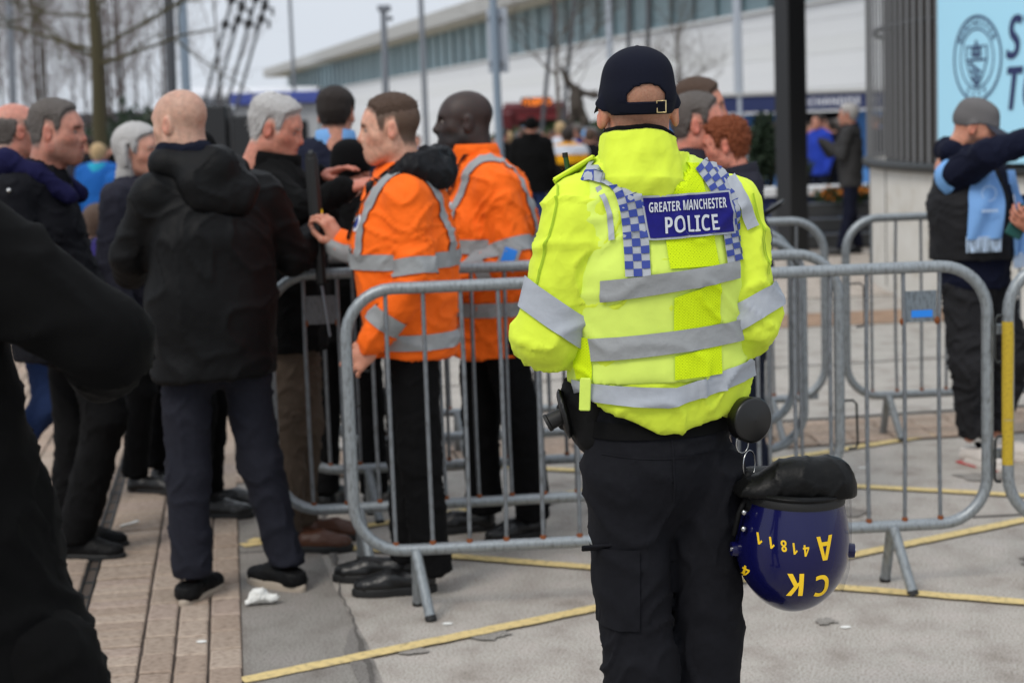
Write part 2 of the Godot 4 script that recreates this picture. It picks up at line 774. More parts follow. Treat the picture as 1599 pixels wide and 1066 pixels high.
func skin_color(p: Vector3, o: Dictionary) -> Color:
	var base: Color = o.get("skin", Color(0.78, 0.58, 0.48))
	var c := base
	var red := Color(base.r * 0.95, base.g * 0.72, base.b * 0.68)
	var lips := (1.0 - smoothstep(0.006, 0.014, absf(p.y + 0.064))) * (1.0 - smoothstep(0.016, 0.024, absf(p.x))) * smoothstep(0.07, 0.085, p.z)
	c = c.lerp(Color(base.r * 0.8, base.g * 0.6, base.b * 0.58), lips * 0.8)
	var cheek := 1.0 - smoothstep(0.012, 0.036, p.distance_to(Vector3(signf(p.x) * 0.045, -0.03, 0.06)))
	c = c.lerp(red, 0.28 * cheek)
	c = c.lerp(red, 0.35 * (1.0 - smoothstep(0.01, 0.024, p.distance_to(Vector3(0, -0.028, 0.108)))))
	c = c.lerp(red, 0.5 * smoothstep(0.078, 0.088, absf(p.x)) * (1.0 if p.z < 0.02 else 0.0))
	var brow := (1.0 - smoothstep(0.003, 0.008, absf(p.y - 0.021 + absf(absf(p.x) - 0.03) * 0.15))) * smoothstep(0.008, 0.014, absf(p.x)) * (1.0 - smoothstep(0.046, 0.054, absf(p.x))) * smoothstep(0.05, 0.065, p.z)
	var hair: Color = o.get("hair_color", Color(0.25, 0.18, 0.13))
	c = c.lerp(o.get("brow_color", hair), brow * 0.6)
	var stub: float = o.get("stubble", 0.0)
	if stub > 0.0:
		var jaw := smoothstep(-0.03, -0.055, p.y - p.z * 0.1) * smoothstep(-0.03, 0.0, p.z) * smoothstep(-0.13, -0.1, p.y)
		c = c.lerp(Color(hair.r * 0.7, hair.g * 0.7, hair.b * 0.7), stub * jaw * (1.0 - lips))
	c = c * (1.0 + 0.07 * noise.get_noise_3dv(p * 38.0) + 0.05 * noise.get_noise_3dv(p * 90.0))
	c = c.lerp(red, 0.18 * maxf(0.0, noise.get_noise_3dv(p * 24.0 + Vector3(4, 4, 4))))
	c.a = 1.0
	if o.get("hair", "short") in ["short", "long", "bald"]:
		# roots showing along the hairline
		var root_line: float = lerp_keys(HAIRLINE, p.z) + o.get("hairline", 0.0) + 0.006 * noise.get_noise_3dv(p * 70.0)
		c = c.lerp(hair, 0.75 * smoothstep(-0.012, 0.016, p.y - root_line) * (1.0 if o.get("hair", "short") != "bald" else 1.0 - smoothstep(0.03, 0.06, p.y)))
	var fade: float = o.get("fade", 0.0)
	if fade > 0.0:
		var line = lerp_keys(HAIRLINE, p.z) + o.get("hairline", 0.0)
		c = c.lerp(hair, fade * smoothstep(-0.01, 0.03, p.y - line) * (1.0 - smoothstep(0.03, 0.08, p.y) * o.get("bare_top", 0.0)))
	return c.srgb_to_linear()


# head, neck and ears joined to the body's soup; hair or hat as a mesh of its own
func add_head(person: Node3D, body: Soup, t: Transform3D, o: Dictionary, cell: float) -> void:
	var f := field(head_prims(o), cell)
	f.fill()
	var s := f.net()
	for k in s.v.size():
		s.c[k] = skin_color(s.v[k], o)
	body.join(s, t)
	var style: String = o.get("hair", "short")
	if style != "none":
		var h := field([], cell)
		h.lo = f.lo
		h.nx = f.nx
		h.ny = f.ny
		h.nz = f.nz
		h.F = f.F.duplicate()
		var at := 0
		for z in f.nz:
			for y in f.ny:
				var p := f.lo + Vector3(0, y, z) * cell
				for x in f.nx:
					if h.F[at] < 0.05 and p.y > -0.14 and h.F[at] > -0.05:
						h.F[at] -= hair_depth(p, o)
					elif h.F[at] <= 0.05:
						h.F[at] += 0.006
					p.x += cell
					at += 1
		var hs := h.net()
		var rough: float = o.get("tousle", 0.0025)
		if style != "cap" and style != "beanie":
			for k in hs.v.size():
				var p := hs.v[k]
				hs.v[k] += hs.n[k] * rough * (noise.get_noise_3dv(p * Vector3(95, 60, 60)) + 0.7 * noise.get_noise_3dv(p * Vector3(190, 120, 120)))
			hs.smooth()
		var hr := Soup.new()
		hr.join(hs, t)
		var fuzz := Soup.new()
		if style != "cap" and style != "beanie" and cell < 0.009:
			fuzz = hair_strands(hs, o)
		var called := "cap" if style == "cap" else "beanie" if style == "beanie" else "hair"
		var hm := piece(called, hr.mesh(), o.get("hair_mat", mats.hair_brown), person)
		if fuzz.v.size() > 0:
			var fz := Soup.new()
			fz.join(fuzz, t)
			var fm: StandardMaterial3D = (o.get("hair_mat", mats.hair_brown) as StandardMaterial3D).duplicate()
			fm.heightmap_enabled = false
			fm.albedo_texture = null
			fm.vertex_color_use_as_albedo = true
			piece("strands", fz.mesh(), fm, hm).set_meta("kind", "stuff")
		if style == "cap":
			var b := Soup.new()
			var rows := []
			for sgn in [0, 1]:
				for j in 7:
					var row := PackedVector3Array()
					var q := float(j) / 6 if sgn == 0 else 1.0 - float(j) / 6
					for k in 13:
						var an := lerpf(-1.25, 1.25, k / 12.0)
						var rr := lerpf(0.0, 1.0, q)
						var base := Vector3(sin(an) * 0.082, 0.044 + o.get("cap_low", 0.0), cos(an) * 0.088 + 0.002)
						var tip := Vector3(sin(an) * 0.082, 0.028 + o.get("cap_low", 0.0) - 0.018 * pow(sin(an), 2.0), 0.088 + 0.075 * sqrt(maxf(0.0, 1.0 - pow(sin(an) / 0.96, 2.0))))
						row.append(t * (base.lerp(tip, rr) - Vector3(0, 0.0035 * sgn, 0)))
					rows.append(row)
			b.sheet(rows)
			piece("brim", b.mesh(), o.get("brim_mat", o.get("hair_mat", mats.hair_brown)), hm)
			var bt := Soup.new()
			bt.lathe(t * Transform3D(Basis(), Vector3(0, 0.136, -0.014)), PackedVector2Array([Vector2(0.007, -0.004), Vector2(0.006, 0.0005), Vector2(0.003, 0.002), Vector2(0.0001, 0.0025)]), 10)
			piece("button", bt.mesh(), o.get("hair_mat", mats.hair_brown), hm)
	if o.get("eyes", false):
		for sx in [1.0, -1.0]:
			var e := Soup.new()
			e.lathe(t * Transform3D(Basis(Vector3.RIGHT, PI / 2), Vector3(sx * 0.031, 0.001, 0.0755)), ball_profile(0.0115), 14)
			var eye := piece("eye", e.mesh(), mats.eye_white, person)
			var ir := Soup.new()
			ir.lathe(t * Transform3D(Basis(Vector3.RIGHT, PI / 2), Vector3(sx * 0.031, 0.001, 0.0812)), ball_profile(0.0064), 10)
			piece("iris", ir.mesh(), mats.iris, eye)


# single hairs standing on the hair's surface, combed down and back
func hair_strands(hs: Soup, o: Dictionary) -> Soup:
	var s := Soup.new()
	var g := RandomNumberGenerator.new()
	g.seed = 4242 + int(o.get("top", 0.01) * 10000.0)
	var len0: float = o.get("strand", 0.012)
	var curl: float = o.get("strand_curl", 0.25)
	var lift: float = o.get("strand_lift", 0.35)
	var n: int = o.get("strand_count", 3200)
	for k in n:
		var i := g.randi() % hs.v.size()
		var p := hs.v[i]
		var nn := hs.n[i]
		var d := hair_depth(p, o)
		if d < -0.0038 or (d < 0.0 and g.randf() < 0.55):
			continue
		p += Vector3(g.randfn(), g.randfn(), g.randfn()) * 0.002 - nn * 0.0015
		var up := smoothstep(0.05, 0.1, p.y)
		var comb := Vector3(0.25 * g.randfn(), -0.9 + 0.8 * up, -0.3 - 0.5 * up)
		comb = (comb - nn * comb.dot(nn)).normalized()
		var dir := (comb + nn * lift * g.randf_range(0.2, 1.4) + Vector3(g.randfn(), g.randfn(), g.randfn()) * curl).normalized()
		var L := len0 * g.randf_range(0.5, 1.3) * (0.6 if d < 0.002 else 1.0)
		var w := dir.cross(nn).normalized() * 0.00075
		var q := p + dir * L * 0.55
		var e := q + (dir - nn * 0.25 + Vector3(g.randfn(), g.randfn(), g.randfn()) * curl * 0.7).normalized() * L * 0.45
		var tn := g.randf_range(0.65, 1.2)
		s.tint = Color(tn, tn, tn)
		var a := s.vert(p - w, nn)
		var b := s.vert(p + w, nn)
		var c := s.vert(q + w * 0.8, nn)
		var f := s.vert(q - w * 0.8, nn)
		var h := s.vert(e, nn)
		if (s.v[c] - s.v[a]).cross(s.v[b] - s.v[a]).dot(nn) > 0.0:
			s.tri(a, b, c)
			s.tri(a, c, f)
			s.tri(f, c, h)
		else:
			s.tri(a, c, b)
			s.tri(a, f, c)
			s.tri(f, h, c)
	return s


func ball_profile(r: float) -> PackedVector2Array:
	var p := PackedVector2Array()
	for k in 9:
		var a := -PI / 2 + PI * k / 8
		p.append(Vector2(maxf(cos(a) * r, 0.00005), sin(a) * r))
	return p


# hand space: wrist at 0, fingers along y, palm towards z, thumb on the side x * -side
func hand_soup(side: float, curl: float, spread: float, cell := 0.004) -> Soup:
	var P := [
		cone(Vector3(0, -0.02, 0), Vector3(0, 0.03, 0), 0.027, 0.034, 0.02, Vector3(0, 0, 1), 0.62),
		cone(Vector3(-0.018, 0.03, 0), Vector3(-0.022, 0.083, 0), 0.021, 0.019, 0.02, Vector3(0, 0, 1), 0.62),
		cone(Vector3(0.018, 0.03, 0), Vector3(0.022, 0.078, 0), 0.021, 0.018, 0.02, Vector3(0, 0, 1), 0.62),
	]
	var len := [0.074, 0.084, 0.077, 0.06]
	for k in 4:
		var x := -0.031 + 0.0205 * k
		var p := Vector3(x, 0.088 - absf(k - 1.2) * 0.004, 0)
		var an := curl * (0.35 + 0.05 * k)
		var yaw := (k - 1.5) * spread
		var r := 0.0092 - 0.0006 * absf(k - 1.0)
		for seg in 3:
			var d := Vector3(sin(yaw), cos(an), sin(an)).normalized()
			var q: Vector3 = p + d * len[k] * [0.45, 0.31, 0.24][seg]
			P.append(cone(p, q, r, r - 0.0008, 0.004))
			p = q
			r -= 0.0008
			an += curl * [0.75, 0.6, 0.4][seg]
	var th := [Vector3(-0.02, 0.012, 0.006), Vector3(-0.046, 0.042, 0.016 + 0.01 * curl), Vector3(-0.05 + 0.012 * curl, 0.074, 0.026 + 0.02 * curl), Vector3(-0.046 + 0.022 * curl, 0.096, 0.03 + 0.026 * curl)]
	P.append(cone(th[0], th[1], 0.017, 0.0125, 0.015))
	P.append(cone(th[1], th[2], 0.0122, 0.0102, 0.005))
	P.append(cone(th[2], th[3], 0.0102, 0.0085, 0.004))
	var s := solid(P, cell)
	if side < 0.0:
		var m := Soup.new()
		m.join(s, Transform3D(Basis(Vector3(-1, 0, 0), Vector3(0, 1, 0), Vector3(0, 0, 1)), Vector3.ZERO))
		for k in range(0, m.i.size(), 3):
			var t := m.i[k + 1]
			m.i[k + 1] = m.i[k + 2]
			m.i[k + 2] = t
		return m
	return s


func hand_frame(at: Vector3, along: Vector3, palm: Vector3) -> Transform3D:
	var y := along.normalized()
	var z := (palm - y * palm.dot(y)).normalized()
	return Transform3D(Basis(y.cross(z), y, z), at)


func look(dir: Vector3, tilt := 0.0) -> Basis:
	var z := dir.normalized()
	var x := Vector3.UP.cross(z).normalized()
	return Basis(x, z.cross(x), z) * Basis(Vector3.FORWARD, tilt)


# a shoe pointing along z, heel at -0.1, sole on the ground
var shoe_cache := {}


func shoe_meshes(style: String) -> Array:
	if shoe_cache.has(style):
		return shoe_cache[style]
	var boot := style == "boot"
	var up := 0.17 if boot else 0.085
	var upper := solid([
		cone(Vector3(0, 0.045, -0.06), Vector3(0, up, -0.055), 0.04, 0.046 if boot else 0.04, 0.02),
		cone(Vector3(0, 0.042, -0.055), Vector3(0, 0.05, 0.06), 0.039, 0.04, 0.03),
		ball(Vector3(0, 0.038, 0.115), Vector3(0.047, 0.036, 0.078), 0.04),
		cut(Vector3(0, 0.02, 0), Vector3(0, -1, 0)),
		cut(Vector3(0, up, 0), Vector3(0, 1, -0.15)),
	], 0.0075, 0.003, Vector3(22, 22, 22))
	var sole := Soup.new()
	var rows := []
	for y in [0.0, 0.004, 0.025, 0.031]:
		var row := PackedVector3Array()
		for k in 28:
			var a := TAU * k / 28
			var zz := cos(a)
			var w := 0.048 + 0.008 * smoothstep(-0.2, 0.6, zz) - 0.008 * (1.0 - smoothstep(0.0, 0.3, absf(zz + 0.1)))
			var g := 1.0 if y > 0.002 and y < 0.03 else 0.96
			row.append(Vector3(sin(a) * w * g, y, 0.045 + cos(a) * 0.154 * g))
		rows.append(row)
	var top := PackedVector3Array()
	var bot := PackedVector3Array()
	for k in 28:
		top.append(Vector3(0, 0.031, 0.045))
		bot.append(Vector3(0, 0.0, 0.045))
	rows.append(top)
	rows.push_front(bot)
	sole.sheet(rows, true)
	shoe_cache[style] = [upper.mesh(), sole.mesh()]
	return shoe_cache[style]


func shoe(person: Node3D, at: Vector3, dir: Vector3, style: String, m: Material, sole: Material, pitch := 0.0) -> MeshInstance3D:
	var ms := shoe_meshes(style)
	var o := piece("boot" if style == "boot" else "shoe", ms[0], m, person)
	o.transform = Transform3D(look(Vector3(dir.x, 0, dir.z)) * Basis(Vector3.RIGHT, pitch), at)
	piece("sole", ms[1], sole, o)
	return o


func flat(v: Vector3) -> Vector3:
	return Vector3(v.x, 0, v.z).normalized()


# joints of a standing person; any can be given in o.j
func joints(o: Dictionary) -> Dictionary:
	var H: float = o.get("H", 1.76)
	var f: Vector3 = flat(o.get("f", Vector3(0, 0, 1)))
	var l := Vector3(f.z, 0, -f.x)
	var w: float = o.get("shoulder", 0.185)
	var j := {
		"f": f, "l": l, "hip": Vector3(0, 0.53 * H, 0), "waist": Vector3(0, 0.62 * H, 0), "chest": Vector3(0, 0.74 * H, 0), "neck": Vector3(0, 0.83 * H, 0) - f * 0.02,
		"head": Vector3(0, 0.935 * H, 0) + f * 0.025, "look": f,
		"shL": Vector3(0, 0.812 * H, 0) + l * w, "shR": Vector3(0, 0.812 * H, 0) - l * w,
		"elL": Vector3(0, 0.635 * H, 0) + l * (w + 0.06) - f * 0.03, "elR": Vector3(0, 0.635 * H, 0) - l * (w + 0.06) - f * 0.03,
		"wrL": Vector3(0, 0.495 * H, 0) + l * (w + 0.05) + f * 0.07, "wrR": Vector3(0, 0.495 * H, 0) - l * (w + 0.05) + f * 0.07,
		"hpL": Vector3(0, 0.5 * H, 0) + l * 0.085, "hpR": Vector3(0, 0.5 * H, 0) - l * 0.085,
		"knL": Vector3(0, 0.285 * H, 0) + l * 0.1 + f * 0.02, "knR": Vector3(0, 0.285 * H, 0) - l * 0.1 + f * 0.02,
		"anL": Vector3(0, 0.06 * H, 0) + l * 0.11 - f * 0.03, "anR": Vector3(0, 0.06 * H, 0) - l * 0.11 - f * 0.03,
	}
	j.merge(o.get("j", {}), true)
	return j


func coat_prims(o: Dictionary, j: Dictionary) -> Array:
	var c: Dictionary = o.coat
	var r: float = c.get("r", 0.2)
	var q: float = c.get("q", 0.66)
	var f: Vector3 = j.f
	var hem: float = c.get("hem", 0.8)
	var hr: float = c.get("hem_r", r * 0.95)
	var sr: float = c.get("sleeve", 0.066)
	var low = Vector3(j.hip.x, hem - 0.12, j.hip.z) + c.get("hem_shift", Vector3.ZERO)
	var P := [
		cone(low, j.waist, hr, r * c.get("waist", 0.93), 0.08, f, q),
		cone(j.waist, j.chest, r * c.get("waist", 0.93), r * 0.97, 0.08, f, q),
		cone(j.chest, (j.shL + j.shR) * 0.5 + Vector3(0, -0.03, 0), r * 0.95, r * 0.72, 0.08, f, q),
		cone(j.shL.lerp(j.neck, 0.12), j.neck + Vector3(0, -0.01, 0), sr * 1.05, 0.075, 0.06),
		cone(j.shR.lerp(j.neck, 0.12), j.neck + Vector3(0, -0.01, 0), sr * 1.05, 0.075, 0.06),
	]
	for s in ["L", "R"]:
		var ec: float = c.get("elbow", 0.9)
		var arm := [cone(j["sh" + s], j["el" + s], sr * 1.12, sr * ec, c.get("arm_k", 0.022)), cone(j["el" + s], j["wr" + s], sr * ec, sr * c.get("cuff", 0.72), 0.02)]
		P.append_array(arm)
	if c.has("belly"):
		P.append(ball(j.waist + f * 0.05 + Vector3(0, 0.02, 0), Vector3(r * 0.85, 0.17, r * c.belly), 0.08))
	for e in c.get("extra", []):
		P.append(e)
	for n in c.get("cuts", [Vector3(0, -1, 0)]):
		P.append(cut(Vector3(j.hip.x, hem, j.hip.z), n, 0.012))
	return P


func trouser_prims(o: Dictionary, j: Dictionary) -> Array:
	var c: Dictionary = o.trousers
	var r: float = c.get("r", 0.165)
	var th: float = c.get("thigh", 0.088)
	var kn: float = c.get("knee", 0.07)
	var an: float = c.get("ankle", 0.062)
	var top: float = c.get("top", j.hip.y + 0.12)
	var P := [cone(Vector3(j.hip.x, top, j.hip.z), j.hip + Vector3(0, -0.01, 0), r * 0.92, r, 0.05, j.f, c.get("q", 0.72))]
	for s in ["L", "R"]:
		P.append(cone(j["hp" + s], j["kn" + s], th, kn, 0.03 if s == "L" else 0.009))
		P.append(cone(j["kn" + s], j["an" + s], kn, an, 0.03))
	for e in c.get("extra", []):
		P.append(e)
	P.append(cut(Vector3(0, minf(j.anL.y, j.anR.y) - c.get("cut", 0.02), 0), Vector3(0, -1, 0), 0.006))
	return P


func core_soup(j: Dictionary, tone: Color) -> Soup:
	var P := [cone(j.hip, j.chest, 0.1, 0.11, 0.05, j.f, 0.6), cone(j.chest, j.neck + Vector3(0, -0.02, 0), 0.1, 0.045, 0.05, j.f, 0.6)]
	for s in ["L", "R"]:
		P.append(cone(j.neck + Vector3(0, -0.05, 0), j["sh" + s], 0.035, 0.035, 0.03))
		P.append(cone(j["sh" + s], j["el" + s], 0.038, 0.033, 0.03))
		P.append(cone(j["el" + s], j["wr" + s], 0.033, 0.026, 0.03))
		P.append(cone(j["hp" + s], j["kn" + s], 0.055, 0.045, 0.03))
		P.append(cone(j["kn" + s], j["an" + s], 0.045, 0.035, 0.03))
	var s := solid(P, 0.03)
	for k in s.v.size():
		s.c[k] = tone
	return s


# builds a whole person; returns {node, coat (field), j}
func person(called: String, label: String, at: Vector3, o: Dictionary, group := "") -> Dictionary:
	var root := thing(called, label, "person", at, group)
	var j := joints(o)
	var cell: float = o.get("cell", 0.013)
	var h: Dictionary = o.get("head", {})
	var body := Soup.new()
	var tone: Color = h.get("skin", Color(0.78, 0.58, 0.48))
	body.join(core_soup(j, tone.srgb_to_linear()))
	var hs: float = h.get("size", 1.0)
	var ht := Transform3D(look(j.look, h.get("tilt", 0.0)).scaled(Vector3.ONE * hs), j.head)
	add_head(root, body, ht, h, h.get("cell", 0.0055))
	for hd in o.get("hands", []):
		var hsoup := hand_soup(hd.side, hd.get("curl", 0.5), hd.get("spread", 0.06), hd.get("cell", 0.0045))
		for k in hsoup.v.size():
			hsoup.c[k] = Color(tone.r * 0.98, tone.g * 0.9, tone.b * 0.88).srgb_to_linear()
		body.join(hsoup, hand_frame(hd.at, hd.along, hd.palm))
	piece("body", body.mesh(), mats.skin, root)
	var f := field(coat_prims(o, j), cell, o.coat.get("fold", 0.009), o.coat.get("fold_scale", Vector3(7, 11, 7)), at * 3.7)
	f.fill()
	var coat := piece(o.coat.get("name", "jacket"), f.net().mesh(), o.coat.mat, root)
	var tf := field(trouser_prims(o, j), cell, o.trousers.get("fold", 0.008), o.trousers.get("fold_scale", Vector3(8, 9, 8)), at * 2.3)
	tf.fill()
	piece("trousers", tf.net().mesh(), o.trousers.mat, root)
	var sh: Dictionary = o.get("shoes", {})
	for s in ["L", "R"]:
		var d: Vector3 = sh.get("dir" + s, j.f)
		var a: Vector3 = j["an" + s]
		shoe(root, sh.get("at" + s, Vector3(a.x, 0, a.z) + flat(d) * 0.06), d, sh.get("style", "shoe"), sh.get("mat", mats.black_leather), sh.get("sole", mats.black_rubber))
	if o.has("collar"):
		var c: Dictionary = o.collar
		var cs := Soup.new()
		var rows := []
		var n: Vector3 = j.neck
		for k in [[0.0, 0.95], [0.3, 1.02], [0.8, 1.02], [1.0, 0.97], [0.97, 0.88], [0.5, 0.86], [0.0, 0.8]]:
			var row := PackedVector3Array()
			for a in 28:
				var an := TAU * a / 28
				var rr: float = c.get("r", 0.078) * k[1]
				var dir: Vector3 = j.f * cos(an) * 1.08 + j.l * sin(an)
				var wob := 1.0 + 0.05 * noise.get_noise_3dv(Vector3(cos(an), k[0], sin(an)) * 2.0 + at)
				row.append(n + c.get("shift", Vector3.ZERO) + dir * rr * wob + Vector3(0, lerpf(-0.05, c.get("h", 0.075) - c.get("dip", 0.015) * cos(an), k[0]), 0) + j.f * 0.015 * k[0])
			rows.append(row)
		cs.sheet(rows, true)
		piece("collar", cs.mesh(), c.mat, coat)
	return {"node": root, "coat": coat, "field": f, "j": j, "head": ht, "legs": tf}


# ------------------------------------------------------------------ setting
func ground_y(d: float) -> float:
	return 0.0 if d < 22.0 else -minf((d - 22.0) * 0.02, 1.0)


func make_ground() -> void:
	var s := Soup.new()
	var rows := []
	for d in [-12.0, 0.0, 8.0, 16.0, 22.0, 30.0, 40.0, 50.0, 60.0, 72.0, 110.0, 200.0, 500.0, 1500.0]:
		var row := PackedVector3Array()
		for x in [-900.0, -200.0, -60.0, -20.0, 0.0, 20.0, 60.0, 200.0, 900.0]:
			row.append(Vector3(x, ground_y(d), -d))
		rows.append(row)
	s.sheet(rows)
	if s.n[0].y < 0.0:
		face_up(s)
	structure("ground", s.mesh(), mats.concrete)


# a flat sheet on the ground through corner points (x, depth)
func ground_sheet(called: String, pts: Array, y: float, m: Material, parent: Node = null) -> MeshInstance3D:
	var s := Soup.new()
	for p in pts:
		s.vert(Vector3(p.x, y, -p.y), Vector3.UP)
	for k in range(1, pts.size() - 1):
		s.tri(0, k, k + 1)
	s.smooth()
	face_up(s)
	if parent:
		return piece(called, s.mesh(), m, parent)
	return structure(called, s.mesh(), m)


func face_up(s: Soup) -> void:
	if s.n[0].y < 0.0:
		for k in range(0, s.i.size(), 3):
			var e := s.i[k + 1]
			s.i[k + 1] = s.i[k + 2]
			s.i[k + 2] = e
	for k in s.n.size():
		s.n[k] = Vector3.UP


func line_on_ground(a: Vector2, b: Vector2, w: float, seed_: int) -> void:
	# painted line, edges slightly uneven
	var s := Soup.new()
	var n := int(a.distance_to(b) / 0.05) + 1
	var d := (b - a).normalized()
	var o := Vector2(-d.y, d.x)
	var l := PackedVector3Array()
	var r := PackedVector3Array()
	for k in n + 1:
		var p := a.lerp(b, float(k) / n)
		var e := 0.005 * noise.get_noise_2d(k * 0.9 + seed_ * 31, 3.0)
		var g := 0.005 * noise.get_noise_2d(k * 0.9 + seed_ * 31, 9.0)
		var q := p + o * (w * 0.5 + e)
		l.append(Vector3(q.x, 0.0085, -q.y))
		q = p - o * (w * 0.5 + g)
		r.append(Vector3(q.x, 0.0085, -q.y))
	s.sheet([l, r])
	face_up(s)
	structure("painted_line", s.mesh(), mats.yellow_paint)


func brick_mesh(L: float, W: float, H: float, seed_: int) -> ArrayMesh:
	var s := Soup.new()
	var r := RandomNumberGenerator.new()
	r.seed = seed_
	s.tint = Color(1, 1, 1)
	var b := 0.006
	var top: Array[Vector3] = []
	var mid: Array[Vector3] = []
	var low: Array[Vector3] = []
	for k in [[-1, -1], [1, -1], [1, 1], [-1, 1]]:
		var jx := r.randf_range(-0.0015, 0.0015)
		var jz := r.randf_range(-0.0015, 0.0015)
		top.append(Vector3(k[0] * (W / 2 - b) + jx, H + r.randf_range(-0.001, 0.001), k[1] * (L / 2 - b) + jz))
		mid.append(Vector3(k[0] * W / 2 + jx, H - b * 0.8, k[1] * L / 2 + jz))
		low.append(Vector3(k[0] * W / 2 + jx, 0, k[1] * L / 2 + jz))
	s.face(top[3], top[2], top[1], top[0])
	for k in 4:
		var n := (k + 1) % 4
		s.face(top[k], top[n], mid[n], mid[k])
		s.face(mid[k], mid[n], low[n], low[k])
	return s.mesh()


func make_paving() -> void:
	var root := Node3D.new()
	root.name = numbered("brick_paving")
	add_child(root)
	root.set_meta("kind", "structure")
	var far := Node3D.new()
	far.name = numbered("brick_paving_band")
	add_child(far)
	far.set_meta("kind", "structure")
	var W := 0.108
	var L := 0.204
	var variants: Array[ArrayMesh] = []
	for k in 4:
		variants.append(brick_mesh(L - 0.014, W - 0.0105, 0.03, 40 + k))
	var dir := Vector3(-0.155, 0, -0.988).normalized()
	var side := Vector3(dir.z, 0, -dir.x)  # to the left of the way the rows run
	var basis := Basis(-side, Vector3.UP, -dir)
	var o := Vector3(-0.978, -0.016, -5.99)
	var spots := []
	rng.seed = 77
	var headers: Array[ArrayMesh] = []
	for k in 4:
		headers.append(brick_mesh(0.5 * L - 0.014, 2.0 * W - 0.0105, 0.03, 50 + k))
	for col in 22:
		if col == 4:
			continue
		var header := col == 3  # one course laid crosswise beside the drain
		var u := (col + (1.0 if header else 0.5)) * W + (0.045 if col >= 5 else 0.0)
		var shift := rng.randf() * L
		for row in range(-18 if header else -9, 120 if header else 60):
			var v := row * L * (0.5 if header else 1.0) + shift
			if col > 4 and v > 6.5 and col > 16:
				continue
			var p := o + side * u + dir * v
			p.y += rng.randf_range(-0.0025, 0.0025)
			var t := Transform3D(basis.rotated(Vector3.UP, rng.randf_range(-0.008, 0.008)), p)
			var front := -p.z
			if front < 4.6:
				continue
			spots.append([front + (100.0 if p.x < -front * 0.32 - 0.2 else 0.0), t, (headers if header else variants)[rng.randi() % 4], rng.randi() % 5, root])
	# the band across the far side of the queue
	var bd := Vector3(0.988, 0, -0.155).normalized()
	var bs := Vector3(bd.z, 0, -bd.x)
	var bb := Basis(-bs, Vector3.UP, -bd)
	for col in 6:
		var shift := rng.randf() * L
		for row in range(-9, 26):
			var p := Vector3(0.3, -0.016, -8.5) - bs * -1.0 * (col + 0.5) * W + bd * (row * L + shift)
			p.y += rng.randf_range(-0.002, 0.002)
			spots.append([-p.z + 0.6, Transform3D(bb, p), variants[rng.randi() % 4], rng.randi() % 5, far])
	spots.sort_custom(func(a, b): return a[0] < b[0])
	var n := 0
	var rest := {"root": [], "header": [], "far": []}
	for s in spots:
		if n < 300:
			var m := piece("brick", s[2], mats.bricks[s[3]], s[4])
			m.transform = s[1]
			n += 1
		else:
			rest["far" if s[4] == far else "header" if s[2] in headers else "root"].append(s)
	for r in rest:
		if rest[r].is_empty():
			continue
		var mm := MultiMesh.new()
		mm.transform_format = MultiMesh.TRANSFORM_3D
		mm.use_colors = true
		mm.mesh = headers[0] if r == "header" else variants[0]
		mm.instance_count = rest[r].size()
		for k in rest[r].size():
			mm.set_instance_transform(k, rest[r][k][1])
			mm.set_instance_color(k, [Color(0.92, 0.9, 0.88), Color(1, 1, 1), Color(1.05, 1.0, 0.98), Color(0.85, 0.82, 0.8), Color(0.97, 0.93, 0.9)][rest[r][k][3]])
		var mi := MultiMeshInstance3D.new()
		mi.name = "distant_bricks"
		mi.multimesh = mm
		mi.material_override = mats.brick_rest
		mi.set_meta("kind", "stuff")
		(far if r == "far" else root).add_child(mi, true)
	# sand bed and drain slot
	var a := o + side * 0.0
	var bed := []
	for q in [[0.0, -1.9], [0.0, 12.5], [2.5, 12.5], [2.5, -1.9]]:
		var p = o + side * q[0] + dir * q[1]
		bed.append(Vector2(p.x, -p.z))
	bed.reverse()
	ground_sheet("sand_bed", bed, 0.004, mats.joint_sand, root)
	var bed2 := []
	for q in [[-0.02, -2.0], [-0.02, 5.5], [0.67, 5.5], [0.67, -2.0]]:
		var p = Vector3(0.3, 0, -8.5) + bs * q[0] + bd * q[1]
		bed2.append(Vector2(p.x, -p.z))
	bed2.reverse()
	ground_sheet("sand_bed", bed2, 0.0045, mats.joint_sand, far)
	# drain slot: two steel lips with a dark gap
	var slot := Soup.new()
	for e in [0.002, 0.043]:
		var p0 = o + side * (5 * W + e) + dir * -1.8
		var p1 = o + side * (5 * W + e) + dir * 8.0
		var mid = (p0 + p1) * 0.5
		slot.box(Transform3D(basis, Vector3(mid.x, 0.003, mid.z)), Vector3(0.006, 0.02, p0.distance_to(p1)), 0.001)
	var sl := piece("drain_channel", slot.mesh(), mats.dark_steel, root)
	for k in 46:
		var w := Soup.new()
		var p := o + side * (5 * W + 0.0225) + dir * (-1.75 + k * 0.21)
		w.box(Transform3D(basis, Vector3(p.x, 0.002, p.z)), Vector3(0.035, 0.012, 0.02), 0.001)
		piece("drain_bar", w.mesh(), mats.dark_steel, sl)


